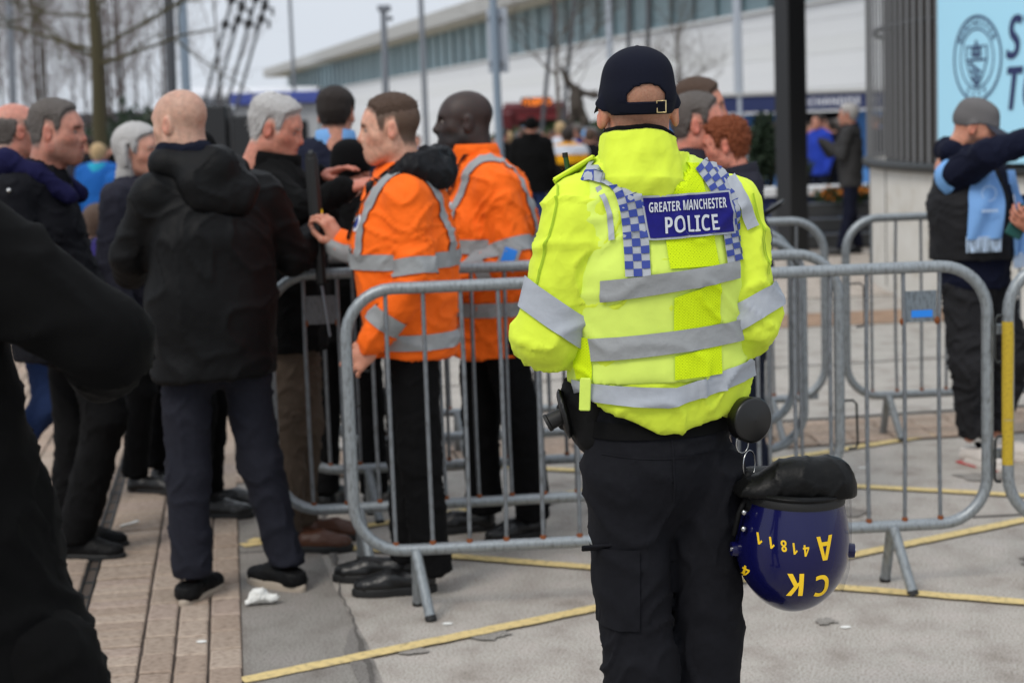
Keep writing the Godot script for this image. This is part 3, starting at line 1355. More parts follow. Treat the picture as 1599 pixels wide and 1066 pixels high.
func make_ground_marks() -> void:
	# darker tarmac strip along the paving
	var dir := Vector2(-0.155, 0.988)
	var e := Vector2(-0.978, 5.99)
	var r := Vector2(0.988, 0.155)
	ground_sheet("tarmac_strip", [e - dir * 2.0, e + dir * 5.0, e + dir * 5.0 + r * 0.34, e + dir * 1.2 + r * 0.3, e + dir * 0.2 + r * 0.34, e - dir * 0.5 + r * 0.4, e - dir * 1.1 + r * 0.42, e - dir * 2.0 + r * 0.5], 0.004, mats.tarmac)
	# rough worn edge of the tarmac: a broad stain with a dark broken core
	for lay in 2:
		var s := Soup.new()
		var pl := PackedVector3Array()
		var pr := PackedVector3Array()
		for k in 150:
			var p := e + dir * (-1.7 + k * 0.026) + r * (0.37 + 0.03 * noise.get_noise_1d(k * 0.026) + 0.008 * noise.get_noise_1d(k * 0.2))
			var blot := maxf(0.0, noise.get_noise_1d(k * 0.034 + 3.3) + 0.25)
			var w0: float = (0.05 if lay == 0 else 0.01) * blot + 0.004 * noise.get_noise_1d(k * 0.11 + 20.0)
			var w1: float = (0.012 if lay == 0 else 0.006) * blot + 0.004 * noise.get_noise_1d(k * 0.13 + 80.0)
			pl.append(Vector3(p.x - maxf(w0, 0.002), 0.0062 + 0.0012 * lay, -p.y))
			pr.append(Vector3(p.x + maxf(w1, 0.002), 0.0062 + 0.0012 * lay, -p.y))
		s.sheet([pl, pr])
		face_up(s)
		structure("tarmac_edge", s.mesh(), mats.tar_stain if lay == 0 else mats.tar_core)
	# hatched yellow box
	line_on_ground(Vector2(-0.86, 5.2), Vector2(2.6, 7.27), 0.067, 1)
	line_on_ground(Vector2(-1.12, 6.96), Vector2(3.2, 9.48), 0.067, 2)
	line_on_ground(Vector2(-1.1, 7.06), Vector2(2.6, 5.33), 0.067, 3)
	line_on_ground(Vector2(-0.5, 8.63), Vector2(3.0, 6.99), 0.067, 4)
	# joints in the concrete and a kerb line beyond the queue
	var js := Soup.new()
	js.box(Transform3D(Basis(Vector3.UP, 0.157), Vector3(1.6, 0.001, -9.45)), Vector3(9.0, 0.012, 0.03))
	structure("channel_line", js.mesh(), mats.tar)
	for q in [[Vector3(1.0, 0.0, -6.98), 5.0, 0.06], [Vector3(2.5, 0.0, -11.6), 9.0, 0.16]]:
		var jj := Soup.new()
		jj.box(Transform3D(Basis(Vector3.UP, q[2]), q[0]), Vector3(q[1], 0.009, 0.014))
		structure("concrete_joint", jj.mesh(), mats.tar)
	# stains on the concrete
	rng.seed = 64
	for q in [[0.62, 5.35, 0.05], [1.0, 5.62, 0.035], [-0.1, 5.6, 0.06], [0.75, 6.2, 0.08], [1.75, 5.55, 0.05], [-0.35, 5.45, 0.04], [1.35, 7.2, 0.1], [0.1, 7.6, 0.08], [1.9, 6.3, 0.07], [2.1, 7.8, 0.1], [1.5, 8.0, 0.06]]:
		var st := Soup.new()
		var c0 := st.vert(Vector3(q[0], 0.006, -q[1]), Vector3.UP)
		for k in 22:
			var an := TAU * k / 22
			var rr: float = q[2] * (1.0 + 0.5 * noise.get_noise_2d(cos(an) * 1.3 + q[0] * 9.0, sin(an) * 1.3))
			st.vert(Vector3(q[0] + cos(an) * rr, 0.006, -q[1] + sin(an) * rr * 0.9), Vector3.UP)
		for k in 22:
			st.tri(c0, 1 + k, 1 + (k + 1) % 22)
		structure("ground_stain", st.mesh(), mats.stain)
	# strip of orange brick in the far road, paler slabs behind it
	ground_sheet("brick_strip", [Vector2(-6, 13.0), Vector2(-6, 13.9), Vector2(9, 15.0), Vector2(9, 14.1)], 0.006, mats.far_brick)
	ground_sheet("far_slabs", [Vector2(-8, 15.2), Vector2(-8, 21.8), Vector2(14, 21.8), Vector2(14, 16.2)], 0.006, mats.far_slab)


# steel crowd barrier: x along it, feet on the ground; o.z runs away from its left end
func rounded_frame(w: float, y0: float, y1: float, r: float) -> PackedVector3Array:
	var p := PackedVector3Array()
	var c := [[Vector2(w - r, y1 - r), 0.0], [Vector2(r, y1 - r), 0.25], [Vector2(r, y0 + r), 0.5], [Vector2(w - r, y0 + r), 0.75]]
	for q in c:
		for k in 9:
			var an: float = TAU * (q[1] + 0.25 * k / 8.0)
			p.append(Vector3(q[0].x + cos(an) * r, q[0].y + sin(an) * r, 0))
	return p


func barrier(label: String, a: Vector3, b: Vector3, o: Dictionary) -> Node3D:
	var t := thing("crowd_barrier", label, "barrier", a, "steel crowd barriers of the queue")
	var w := a.distance_to(b)
	t.rotation.y = atan2(-(b.z - a.z), b.x - a.x)
	var m: Material = o.get("mat", mats.zinc)
	var fr := rounded_frame(w, 0.225, 1.125, 0.165)
	var s := Soup.new()
	var rad := PackedFloat32Array()
	rad.resize(fr.size())
	rad.fill(0.0205)
	s.tube(fr, rad, 14, true)
	var frame := piece("frame", s.mesh(), m, t)
	# sleeve joint on each upright
	for x in [0.0, w]:
		var j := Soup.new()
		j.rod(Vector3(x, 0.585, 0), Vector3(x, 0.592, 0), 0.0212, 0.0212, 14)
		piece("sleeve", j.mesh(), m, frame)
	var x: float = o.get("first", 0.14)
	var k := 0
	var weld := Soup.new()
	while x < w - 0.1:
		var bs := Soup.new()
		var bow := Vector3(0.006 * noise.get_noise_2d(x * 9.0, a.x * 7.0 + a.z), 0, 0.008 * noise.get_noise_2d(x * 7.0 + 30.0, a.x * 5.0))
		bs.tube(PackedVector3Array([Vector3(x, 0.235, 0), Vector3(x, 0.5, 0) + bow, Vector3(x, 0.85, 0) + bow, Vector3(x, 1.115, 0)]), PackedFloat32Array([0.0075, 0.0075, 0.0075, 0.0075]), 8)
		piece("bar", bs.mesh(), mats.zinc_dull, t)
		weld.lathe(Transform3D(Basis(), Vector3(x, 0.247, 0)), PackedVector2Array([Vector2(0.013, -0.006), Vector2(0.011, 0.003), Vector2(0.008, 0.009)]), 8)
		x += 0.1265
		k += 1
	var wd := piece("weld", weld.mesh(), mats.rust, t)
	wd.set_meta("kind", "stuff")
	for lx in o.get("legs", [0.2, w - 0.33]):
		for sg in [1.0, -1.0]:
			var l := Soup.new()
			var foot := Vector3(lx + 0.02 * sg + 0.02, 0.012, 0.1 * sg + 0.0)
			l.rod(Vector3(lx, 0.222, 0.012 * sg), foot, 0.0185, 0.0185, 12)
			var leg := piece("leg", l.mesh(), m, t)
			var c := Soup.new()
			var dn := (foot - Vector3(lx, 0.222, 0.012 * sg)).normalized()
			c.rod(foot - dn * 0.006, foot + dn * 0.012, 0.0198, 0.0198, 12)
			piece("foot_cap", c.mesh(), mats.black_rubber, leg)
	if o.has("plate"):
		var px: float = o.plate
		var ps := Soup.new()
		ps.box(Transform3D(Basis(), Vector3(px + 0.063, 0.99, 0.001)), Vector3(0.118, 0.108, 0.004), 0.001)
		var pl := piece("plate", ps.mesh(), o.get("plate_mat", mats.zinc_plate), t)
		for cx in [0.003, 0.123]:
			var rs := Soup.new()
			rs.lathe(Transform3D(Basis(Vector3.RIGHT, PI / 2), Vector3(px + cx, 0.94, 0.004)), PackedVector2Array([Vector2(0.011, 0.0), Vector2(0.009, 0.0035), Vector2(0.0005, 0.005)]), 9, 1.0, 1.3)
			piece("rust_spot", rs.mesh(), mats.rust, pl)
		if o.has("sticker"):
			var ss := Soup.new()
			ss.box(Transform3D(Basis(), Vector3(px + 0.07, 0.965, 0.0045)), Vector3(0.073, 0.024, 0.001))
			piece("sticker", ss.mesh(), mats.blue_sticker, pl)
	for hk in o.get("hooks", []):
		# bent hook: x, y, reach, drop
		var h := Soup.new()
		var pth := PackedVector3Array([Vector3(hk[0], hk[1], 0), Vector3(hk[0] + hk[2] * 0.8, hk[1], 0), Vector3(hk[0] + hk[2], hk[1] - 0.015, 0), Vector3(hk[0] + hk[2] * 1.05, hk[1] - hk[3] + 0.015, 0), Vector3(hk[0] + hk[2] * 0.9, hk[1] - hk[3], 0), Vector3(hk[0] + hk[2] * 0.55, hk[1] - hk[3], 0)])
		var hr := PackedFloat32Array([0.005, 0.005, 0.005, 0.005, 0.005, 0.005])
		h.tube(pth, hr, 8)
		piece("hook", h.mesh(), mats.dark_steel, t)
	for tb in o.get("tabs", []):
		var ts := Soup.new()
		ts.box(Transform3D(Basis(), Vector3(tb[0], tb[1], 0)), Vector3(0.075, 0.035, 0.02), 0.003)
		piece("socket", ts.mesh(), m, t)
	if o.has("stripe"):
		var ys := Soup.new()
		var rows := []
		for kk in 12:
			var row := PackedVector3Array()
			for n in 7:
				var an := lerpf(-0.2, 2.2, n / 6.0) + 0.2 * noise.get_noise_2d(kk * 1.7, n * 0.0)
				row.append(Vector3(-cos(an) * 0.0213 * (1 if o.stripe == 0.0 else -1) + o.stripe, lerpf(0.43, 0.93, kk / 11.0), sin(an) * 0.0213))
			rows.append(row)
		ys.sheet(rows)
		piece("paint_stripe", ys.mesh(), mats.yellow_worn, frame)
	return t


func make_barriers() -> void:
	barrier("galvanised steel barrier in front, between orange steward and officer's helmet, blue sticker on its plate", Vector3(-0.559, 0, -5.886), Vector3(1.64, 0, -6.02), {"plate": 1.903, "sticker": true, "first": 0.138, "legs": [0.205, 1.866], "tabs": [[2.235, 0.9], [2.235, 0.465]]})
	barrier("steel barrier at the right edge with worn yellow paint on its upright", Vector3(1.705, 0, -5.995), Vector3(3.89, 0, -6.1), {"stripe": 0.0, "hooks": [[0.0, 0.95, -0.045, 0.16], [0.0, 0.53, -0.045, 0.16]]})
	barrier("steel barrier standing just behind the orange stewards' legs, square plate near its left end", Vector3(-0.915, 0, -6.576), Vector3(1.262, 0, -6.739), {"plate": 0.138, "plate_mat": mats.zinc_plate_dark, "first": 0.138, "legs": [0.31, 1.87], "hooks": [[2.18, 0.55, 0.07, 0.19], [0.33, 0.62, -0.03, 0.22], [0.4, 0.99, -0.05, 0.24]]})
	barrier("second steel barrier behind the stewards, with one end beside the black jeans", Vector3(-0.93, 0, -7.36), Vector3(1.25, 0, -7.5), {"legs": [0.3, 1.9], "tabs": [[2.23, 0.98]], "stripe_blue": true})
	barrier("third steel barrier back, its curved end showing beside the hanging riot helmet", Vector3(-0.86, 0, -8.05), Vector3(1.31, 0, -8.15), {"legs": [0.3, 1.92]})
	barrier("farthest steel barrier behind the officer, ending beside the barrier with the concrete drum behind", Vector3(-0.59, 0, -8.75), Vector3(1.585, 0, -8.83), {"legs": [0.3, 1.9], "tabs": [[2.1, 0.235]]})
	barrier("far steel barrier in front of the man with the grey cap and scarf", Vector3(1.69, 0, -8.815), Vector3(3.88, 0, -8.93), {"legs": [0.21, 1.9], "first": 0.13, "hooks": [[0.0, 0.8, 0.09, 0.22]]})


# ------------------------------------------------------------------ buildings and street
func drum_at(an: float, y: float, r: float) -> Vector3:
	return Vector3(10.46 - cos(an) * r, y, -(16.09 - sin(an) * r))


func make_drum() -> void:
	# an = 0 points left (-x); positive turns towards the camera
	var t := thing("drum_building", "round concrete building with vertical metal slat screen, right edge of the view", "building", Vector3.ZERO)
	var base := Soup.new()
	var rows := []
	for q in [[0.0, 7.0], [1.17, 7.0], [1.17, 6.85]]:
		var row := PackedVector3Array()
		for k in 97:
			row.append(drum_at(TAU * k / 96, q[0], q[1]))
		rows.append(row)
	base.sheet(rows)
	var wall := piece("concrete_wall", base.mesh(), mats.drum_concrete, t)
	for k in 12:
		var g := Soup.new()
		var an := -0.4 + k * 0.2
		var p := drum_at(an, 0.6, 7.0)
		g.box(Transform3D(Basis(Vector3.UP, an), p), Vector3(0.012, 1.1, 0.012))
		piece("wall_joint", g.mesh(), mats.tar, wall)
	var ring := Soup.new()
	var pts := PackedVector3Array()
	var rad := PackedFloat32Array()
	for k in 96:
		pts.append(drum_at(TAU * k / 96, 1.16, 7.03))
		rad.append(0.045)
	ring.tube(pts, rad, 8, true)
	piece("bottom_rail", ring.mesh(), mats.dark_steel, t)
	var back := Soup.new()
	rows = []
	for y in [1.2, 6.0]:
		var row := PackedVector3Array()
		for k in 97:
			row.append(drum_at(TAU * k / 96, y, 6.86))
		rows.append(row)
	back.sheet(rows)
	piece("inner_wall", back.mesh(), mats.screen_back, t)
	for y in [2.4, 3.6]:
		var rr := Soup.new()
		var pp := PackedVector3Array()
		var ra := PackedFloat32Array()
		for k in 96:
			pp.append(drum_at(TAU * k / 96, y, 6.95))
			ra.append(0.025)
		rr.tube(pp, ra, 6, true)
		piece("screen_rail", rr.mesh(), mats.dark_steel, t)
	var fin := Soup.new()
	fin.box(Transform3D(), Vector3(0.012, 4.6, 0.05), 0.002)
	var fm := fin.mesh()
	for k in 40:
		var an := -0.16 + k * 0.0229
		var f := piece("slat", fm, mats.slat, t)
		f.transform = Transform3D(Basis(Vector3.UP, an), drum_at(an, 3.5, 7.03))
	var roof := Soup.new()
	roof.lathe(Transform3D(Basis(), Vector3(10.46, 5.8, -16.09)), PackedVector2Array([Vector2(7.05, 0), Vector2(7.05, 0.3), Vector2(0.01, 0.5)]), 64)
	piece("roof", roof.mesh(), mats.dark_steel, t)


# lays a flat soup (x along the wall from angle a0, y up, z out) on the drum
func on_drum(s: Soup, a0: float, r: float) -> Soup:
	for k in s.v.size():
		var p := s.v[k]
		s.v[k] = drum_at(a0 + p.x / r, p.y, r + p.z)
	s.smooth()
	return s


func text_soup(txt: String, h: float, font: Font, depth := 0.004, squeeze := 1.0, slant := 0.0) -> Soup:
	var tm := TextMesh.new()
	tm.text = txt
	tm.font = font
	tm.font_size = 64
	tm.pixel_size = 0.01
	tm.depth = depth
	tm.curve_step = 1.5
	var a := tm.get_mesh_arrays()
	var s := Soup.new()
	if a.is_empty():
		return s
	var lo := Vector3.ONE * 1e9
	var hi := -lo
	for p in a[Mesh.ARRAY_VERTEX]:
		lo = lo.min(p)
		hi = hi.max(p)
	var k := h / maxf(hi.y - lo.y, 1e-6)
	for p in a[Mesh.ARRAY_VERTEX]:
		var q: Vector3 = p - (lo + hi) * 0.5
		s.vert(Vector3(q.x * k * squeeze + q.y * k * slant, q.y * k, q.z), Vector3(0, 0, 1))
	var ix: PackedInt32Array = a[Mesh.ARRAY_INDEX]
	for n in range(0, ix.size(), 3):
		# the front faces only: print has no thickness
		if s.v[ix[n]].z > 0.0 and s.v[ix[n + 1]].z > 0.0 and s.v[ix[n + 2]].z > 0.0:
			s.tri(ix[n], ix[n + 1], ix[n + 2])
	return s


func font_of(name_: String, bold := true) -> SystemFont:
	var f := SystemFont.new()
	f.font_names = PackedStringArray([name_])
	f.font_weight = 700 if bold else 400
	return f


func disc_ring(s: Soup, c: Vector2, r0: float, r1: float, z: float, sides := 64) -> void:
	var rows := []
	for r in [r0, r1]:
		var row := PackedVector3Array()
		for k in sides + 1:
			var a := TAU * k / sides
			row.append(Vector3(c.x + cos(a) * r, c.y + sin(a) * r, z))
		rows.append(row)
	s.sheet(rows)


func poly_flat(s: Soup, pts: PackedVector2Array, z: float) -> void:
	var idx := Geometry2D.triangulate_polygon(pts)
	var first := s.v.size()
	for p in pts:
		s.vert(Vector3(p.x, p.y, z), Vector3(0, 0, 1))
	for k in idx:
		s.i.append(first + k)


func make_banner() -> void:
	var a0 := 0.228
	var r := 7.1
	var t := thing("banner", "light blue banner with round club crest and slanted dark capitals on the drum", "banner", drum_at(a0, 0, r))
	var inv := Transform3D(Basis(), -t.position)
	var s := Soup.new()
	var rows := []
	for q in [[1.22, 0.0], [3.9, 0.0], [3.9, -0.012], [1.22, -0.012]]:
		var row := PackedVector3Array()
		for k in 41:
			row.append(Vector3(k * 0.08, q[0], q[1]))
		rows.append(row)
	rows.append(rows[0])
	s.sheet(rows)
	var put := func(called: String, sp: Soup, m: Material, parent: Node) -> MeshInstance3D:
		var o := Soup.new()
		o.join(on_drum(sp, a0, r), inv)
		return piece(called, o.mesh(), m, parent)
	var sheet_: MeshInstance3D = put.call("sheet", s, mats.banner_blue, t)
	# crest
	var c := Vector2(0.61, 2.03)
	var crest := Soup.new()
	disc_ring(crest, c, 0.315, 0.335, 0.006)
	disc_ring(crest, c, 0.222, 0.234, 0.006)
	var em: MeshInstance3D = put.call("crest_rings", crest, mats.banner_navy, sheet_)
	var font := font_of("Droid Sans")
	var word := "MANCHESTER"
	for k in word.length():
		var an := lerpf(2.55, 0.59, k / 9.0)
		var l := text_soup(word[k], 0.05, font, 0.001)
		var rot := Soup.new()
		rot.join(l, Transform3D(Basis(Vector3.BACK, an - PI / 2), Vector3(c.x + cos(an) * 0.275, c.y + sin(an) * 0.275, 0.006)))
		put.call("letter", rot, mats.banner_navy, sheet_)
	word = "CITY"
	for k in word.length():
		var an := lerpf(-2.0, -1.14, k / 3.0)
		var l := text_soup(word[k], 0.05, font, 0.001)
		var rot := Soup.new()
		rot.join(l, Transform3D(Basis(Vector3.BACK, an + PI / 2), Vector3(c.x + cos(an) * 0.275, c.y + sin(an) * 0.275, 0.006)))
		put.call("letter", rot, mats.banner_navy, sheet_)
	var sh := Soup.new()
	var outer := PackedVector2Array()
	var inner := PackedVector2Array()
	for k in 25:
		var u := lerpf(-1.0, 1.0, k / 24.0)
		outer.append(c + Vector2(u * 0.15, -0.215 + 0.2 * pow(absf(u), 1.7)))
	outer.append(c + Vector2(0.15, 0.1))
	outer.append(c + Vector2(-0.15, 0.1))
	for p in outer:
		inner.append(c + (p - c) * 0.9)
	var rw := []
	var ra := PackedVector3Array()
	var rb := PackedVector3Array()
	for k in outer.size() + 1:
		var q := k % outer.size()
		ra.append(Vector3(outer[q].x, outer[q].y, 0.007))
		rb.append(Vector3(inner[q].x, inner[q].y, 0.007))
	sh.sheet([ra, rb])
	for k in 3:
		var y0 := -0.03 - k * 0.055
		var w0 := 0.12 - k * 0.025
		poly_flat(sh, PackedVector2Array([c + Vector2(-w0, y0), c + Vector2(-w0 + 0.05, y0), c + Vector2(w0 * 0.6, y0 - 0.07 + k * 0.012), c + Vector2(w0 * 0.35, y0 - 0.085 + k * 0.012)]), 0.007)
	poly_flat(sh, PackedVector2Array([c + Vector2(-0.12, 0.0), c + Vector2(0.12, 0.0), c + Vector2(0.12, -0.018), c + Vector2(-0.12, -0.018)]), 0.007)
	# ship over the shield
	poly_flat(sh, PackedVector2Array([c + Vector2(-0.08, 0.045), c + Vector2(0.08, 0.045), c + Vector2(0.055, 0.015), c + Vector2(-0.055, 0.015)]), 0.008)
	for k in 3:
		var x := -0.05 + 0.05 * k
		poly_flat(sh, PackedVector2Array([c + Vector2(x - 0.018, 0.055), c + Vector2(x + 0.018, 0.055), c + Vector2(x + 0.014, 0.1 + (0.04 if k == 1 else 0.0)), c + Vector2(x - 0.014, 0.1 + (0.04 if k == 1 else 0.0))]), 0.008)
	put.call("crest_shield", sh, mats.banner_navy, sheet_)
	for q in [["ST", 2.17, 1.2], ["TO", 1.79, 1.21]]:
		var l := text_soup(q[0], 0.33, font, 0.001, 0.8, 0.17)
		var mv := Soup.new()
		mv.join(l, Transform3D(Basis(), Vector3(q[2], q[1], 0.006)))
		put.call("lettering", mv, mats.banner_navy, sheet_)


func make_black_post() -> void:
	var t := thing("black_post", "tall black square steel post behind the officer's right shoulder", "post", Vector3(3.3, 0, -20.4))
	var s := Soup.new()
	s.box(Transform3D(Basis(Vector3.UP, 0.5), Vector3(0, 3.0, 0)), Vector3(0.27, 6.0, 0.27), 0.012)
	piece("shaft", s.mesh(), mats.black_steel, t)
	var b := Soup.new()
	b.box(Transform3D(Basis(Vector3.UP, 0.5), Vector3(0, 0.015, 0)), Vector3(0.42, 0.03, 0.42), 0.005)
	piece("base_plate", b.mesh(), mats.black_steel, t)


func make_white_building() -> void:
	# runs from (10.5, 52) along (-0.25, 1) in (x, depth)
	var t := thing("white_building", "long white clad building with rising glazed strip under a sloping pale roof", "building", Vector3(10.5, 0, -52))
	var dir := Vector3(-0.2425, 0, -0.9701)
	var out := Vector3(-0.9701, 0, 0.2425)
	var bs := Basis(dir, Vector3.UP, dir.cross(Vector3.UP))
	var L := 124.0
	for k in 12:
		var y := -1.2 + k * 0.51
		var s := Soup.new()
		s.box(Transform3D(bs, dir * (L / 2 - 15.0) + Vector3(0, y + 0.25, 0) + out * 0.01 * (k % 2)), Vector3(L + 30.0, 0.506, 0.3), 0.006)
		piece("wall_panel", s.mesh(), mats.white_clad if k % 3 else mats.white_clad_warm, t)
	var sill := Soup.new()
	sill.box(Transform3D(bs, dir * (L / 2 - 15.0) + Vector3(0, 4.98, 0) + out * 0.12), Vector3(L + 30.0, 0.1, 0.4), 0.01)
	piece("sill", sill.mesh(), mats.white_clad_warm, t)
	var pane := Soup.new()
	pane.box(Transform3D(), Vector3(2.3, 2.2, 0.08), 0.01)
	var pm := pane.mesh()
	var mul := Soup.new()
	mul.box(Transform3D(), Vector3(0.1, 2.2, 0.16), 0.01)
	var mm := mul.mesh()
	for k in 62:
		var x := -15.0 + 2.4 * k
		var p := piece("window", pm, mats.far_glass if k % 4 else mats.far_glass_dark, t)
		p.transform = Transform3D(bs, dir * (x + 1.2) + Vector3(0, 6.1, 0))
		var q := piece("mullion", mm, mats.far_mullion, t)
		q.transform = Transform3D(bs, dir * x + Vector3(0, 6.1, 0) + out * 0.08)
	var f := Soup.new()
	f.box(Transform3D(bs, dir * (L / 2 - 10.0) + Vector3(0, 7.6, 0) + out * 0.5), Vector3(L + 52.0, 0.85, 2.6), 0.05)
	piece("roof_edge", f.mesh(), mats.roof_edge, t)
	var sf := Soup.new()
	sf.box(Transform3D(bs, dir * (L / 2 - 10.0) + Vector3(0, 7.15, 0) + out * 0.4), Vector3(L + 50.0, 0.05, 2.2))
	piece("soffit", sf.mesh(), mats.soffit, t)
	var rf := Soup.new()
	rf.box(Transform3D(bs, dir * (L / 2 - 10.0) + Vector3(0, 8.1, 0) - out * 20.0), Vector3(L + 50.0, 0.3, 38.0), 0.05)
	piece("roof", rf.mesh(), mats.roof_edge, t)
	var en := Soup.new()
	en.box(Transform3D(bs, dir * L + Vector3(0, 3.2, 0) - out * 12.0), Vector3(0.4, 8.0, 24.0), 0.02)
	piece("end_wall", en.mesh(), mats.soffit, t)


func pole(called: String, label: String, cat: String, base: Vector3, top: Vector3, r0: float, r1: float, m: Material, group := "") -> Node3D:
	var t := thing(called, label, cat, base, group)
	var s := Soup.new()
	s.rod(Vector3.ZERO, top - base, r0, r1, 12)
	piece("shaft", s.mesh(), m, t)
	var b := Soup.new()
	b.rod(Vector3.ZERO, Vector3(0, 0.5, 0), r0 * 1.5, r0 * 1.4, 12)
	piece("base", b.mesh(), m, t)
	return t


func make_poles() -> void:
	pole("flag_pole", "thin grey pole at the far left edge above grey-haired heads", "pole", Vector3(-12.5, -0.5, -45), Vector3(-12.3, 7, -45), 0.11, 0.09, mats.pole_grey)
	pole("mast_pole", "thick dark pole right of the bare tree's trunk", "pole", Vector3(-8.45, -0.5, -45), Vector3(-8.3, 7, -45), 0.15, 0.13, mats.pole_dark)
	pole("flag_pole", "pale blue-grey pole above the bald man's head", "pole", Vector3(-8.05, -0.5, -45), Vector3(-7.98, 7, -45), 0.13, 0.11, mats.pole_blue)
	pole("flag_pole", "faint thin pole left of the white building's roof tip", "pole", Vector3(-9.4, -1.0, -80), Vector3(-9.4, 13, -80), 0.09, 0.07, mats.pole_grey)
	pole("flag_pole", "pole rising behind the roof over the steward's head", "pole", Vector3(-3.1, -1.0, -70), Vector3(-3.1, 14, -70), 0.11, 0.1, mats.pole_grey)
	pole("lamp_column", "pale column in front of white building, right of the officer's cap", "pole", Vector3(5.98, -0.5, -45), Vector3(5.93, 8, -45), 0.12, 0.1, mats.pole_pale)
	pole("flag_pole", "thin pale pole in front of the glazed strip left of the officer's cap", "pole", Vector3(3.05, -0.6, -50), Vector3(3.0, 8, -50), 0.09, 0.08, mats.pole_pale)
	var l := pole("street_lamp", "grey street lamp with short head in front of the glazed strip", "street lamp", Vector3(-2.68, -0.4, -40), Vector3(-2.62, 4.3, -40), 0.09, 0.07, mats.pole_grey)
	var s := Soup.new()
	s.rod(Vector3(0.06, 4.6, 0), Vector3(0.22, 4.66, 0), 0.04, 0.04, 8)
	piece("arm", s.mesh(), mats.pole_grey, l)
	var hd := Soup.new()
	hd.box(Transform3D(Basis(), Vector3(0.08, 4.68, 0)), Vector3(0.3, 0.14, 0.2), 0.03)
	var hm := piece("lamp_head", hd.mesh(), mats.pole_grey, l)
	var gl := Soup.new()
	gl.box(Transform3D(Basis(), Vector3(0.2, 4.45, 0)), Vector3(0.12, 0.1, 0.12), 0.02)
	piece("bracket", gl.mesh(), mats.pole_dark, hm)
	var p := pole("sign_post", "grey sign post with back of a tall panel, behind the dark-skinned steward", "sign post", Vector3(-0.06, -0.04, -24), Vector3(-0.12, 5.5, -24), 0.055, 0.05, mats.pole_blue)
	var b := Soup.new()
	b.box(Transform3D(Basis(), Vector3(0.01, 2.8, -0.09)), Vector3(0.28, 0.86, 0.05), 0.01)
	var bp := piece("sign_panel", b.mesh(), mats.pole_pale, p)
	for y in [2.5, 3.1]:
		var c := Soup.new()
		c.box(Transform3D(Basis(), Vector3(-0.02, y, -0.04)), Vector3(0.2, 0.05, 0.07), 0.005)
		piece("bracket", c.mesh(), mats.pole_grey, bp)


func make_cables() -> void:
	# pairs of stay rods with couplers, leaning to the right
	var n := 0
	var names := ["leftmost stay rod of the four leaning rods, dark couplers", "second stay rod from the left among the four leaning rods", "third stay rod from the left among the four leaning rods", "rightmost stay rod of the four leaning rods, dark couplers"]
	for q in [[-10.9, -8.6], [-10.55, -8.15], [-10.1, -7.75], [-9.75, -7.35]]:
		var a := Vector3(q[0], 1.3, -62)
		var b := Vector3(q[1], 8.3, -62)
		var t := thing("stay_rod", names[n], "cable stay", a, "leaning stay rods of the stadium mast")
		var s := Soup.new()
		s.rod(Vector3.ZERO, b - a, 0.055, 0.055, 8)
		piece("rod", s.mesh(), mats.pole_dark, t)
		for u in ([0.58, 0.7, 0.8] if n % 2 == 0 else [0.6, 0.66, 0.77]):
			var c := Soup.new()
			var p := (b - a) * (u as float)
			var d := (b - a).normalized()
			c.rod(p - d * 0.14, p + d * 0.14, 0.13, 0.13, 8)
			c.box(Transform3D(Basis(), p + Vector3(0.26, -0.18, 0)), Vector3(0.1, 0.3, 0.1), 0.02)
			c.rod(p, p + Vector3(0.26, -0.1, 0), 0.03, 0.03, 6)
			piece("coupler", c.mesh(), mats.cable_black, t)
		var anc := Soup.new()
		anc.rod(Vector3.ZERO, Vector3(0, -2.2, 0), 0.12, 0.18, 8)
		piece("anchor", anc.mesh(), mats.pole_dark, t)
		n += 1
	n = 0
	for q in [[1.04, 1.7], [1.62, 2.25]]:
		var a := Vector3(q[0], 1.3, -50)
		var b := Vector3(q[1], 6.4, -50)
		var t := thing("stay_rod", ["dark leaning stay rod left of the bent bronze figure", "dark leaning stay rod rising behind the bent bronze figure"][n], "cable stay", a)
		var s := Soup.new()
		s.rod(Vector3.ZERO, b - a, 0.06, 0.06, 8)
		piece("rod", s.mesh(), mats.pole_dark, t)
		var anc := Soup.new()
		anc.rod(Vector3.ZERO, Vector3(0, -2.0, 0), 0.1, 0.14, 8)
		piece("anchor", anc.mesh(), mats.pole_dark, t)
		n += 1
	for x in [3.55, 4.1]:
		var a := Vector3(x - 0.1, -0.6, -50)
		var t := thing("stay_rod", "dark thin rod above the officer's cap, left one" if x < 4.0 else "dark thin rod above the officer's cap, right one", "cable stay", a)
		var s := Soup.new()
		s.rod(Vector3.ZERO, Vector3(0.2, 8, 0), 0.06, 0.06, 8)
		piece("rod", s.mesh(), mats.pole_dark, t)


# ------------------------------------------------------------------ trees
func grow(s: Soup, r: RandomNumberGenerator, p: Vector3, d: Vector3, len: float, rad: float, level: int, droop: float) -> void:
	var pts := PackedVector3Array([p])
	var ra := PackedFloat32Array([rad])
	var n := 4
	for k in n:
		d = (d + Vector3(r.randf_range(-0.2, 0.2), r.randf_range(-0.1, 0.16) - droop, r.randf_range(-0.2, 0.2))).normalized()
		p += d * len / n
		pts.append(p)
		ra.append(rad * lerpf(1.0, 0.45, float(k + 1) / n))
	s.tube(pts, ra, 6 if level > 1 else 4, false, false)
	if level <= 0:
		return
	var kids := 3 + (r.randi() % 3)
	for k in kids:
		var u := r.randf_range(0.25, 1.0)
		var i := clampi(int(u * n), 0, n - 1)
		var q := pts[i].lerp(pts[i + 1], u * n - i)
		var ax := Vector3(r.randf_range(-1, 1), r.randf_range(-0.3, 0.7), r.randf_range(-1, 1)).normalized()
		var nd := (d * 0.75 + ax).normalized()
		grow(s, r, q, nd, len * r.randf_range(0.45, 0.72), rad * 0.42, level - 1, droop)


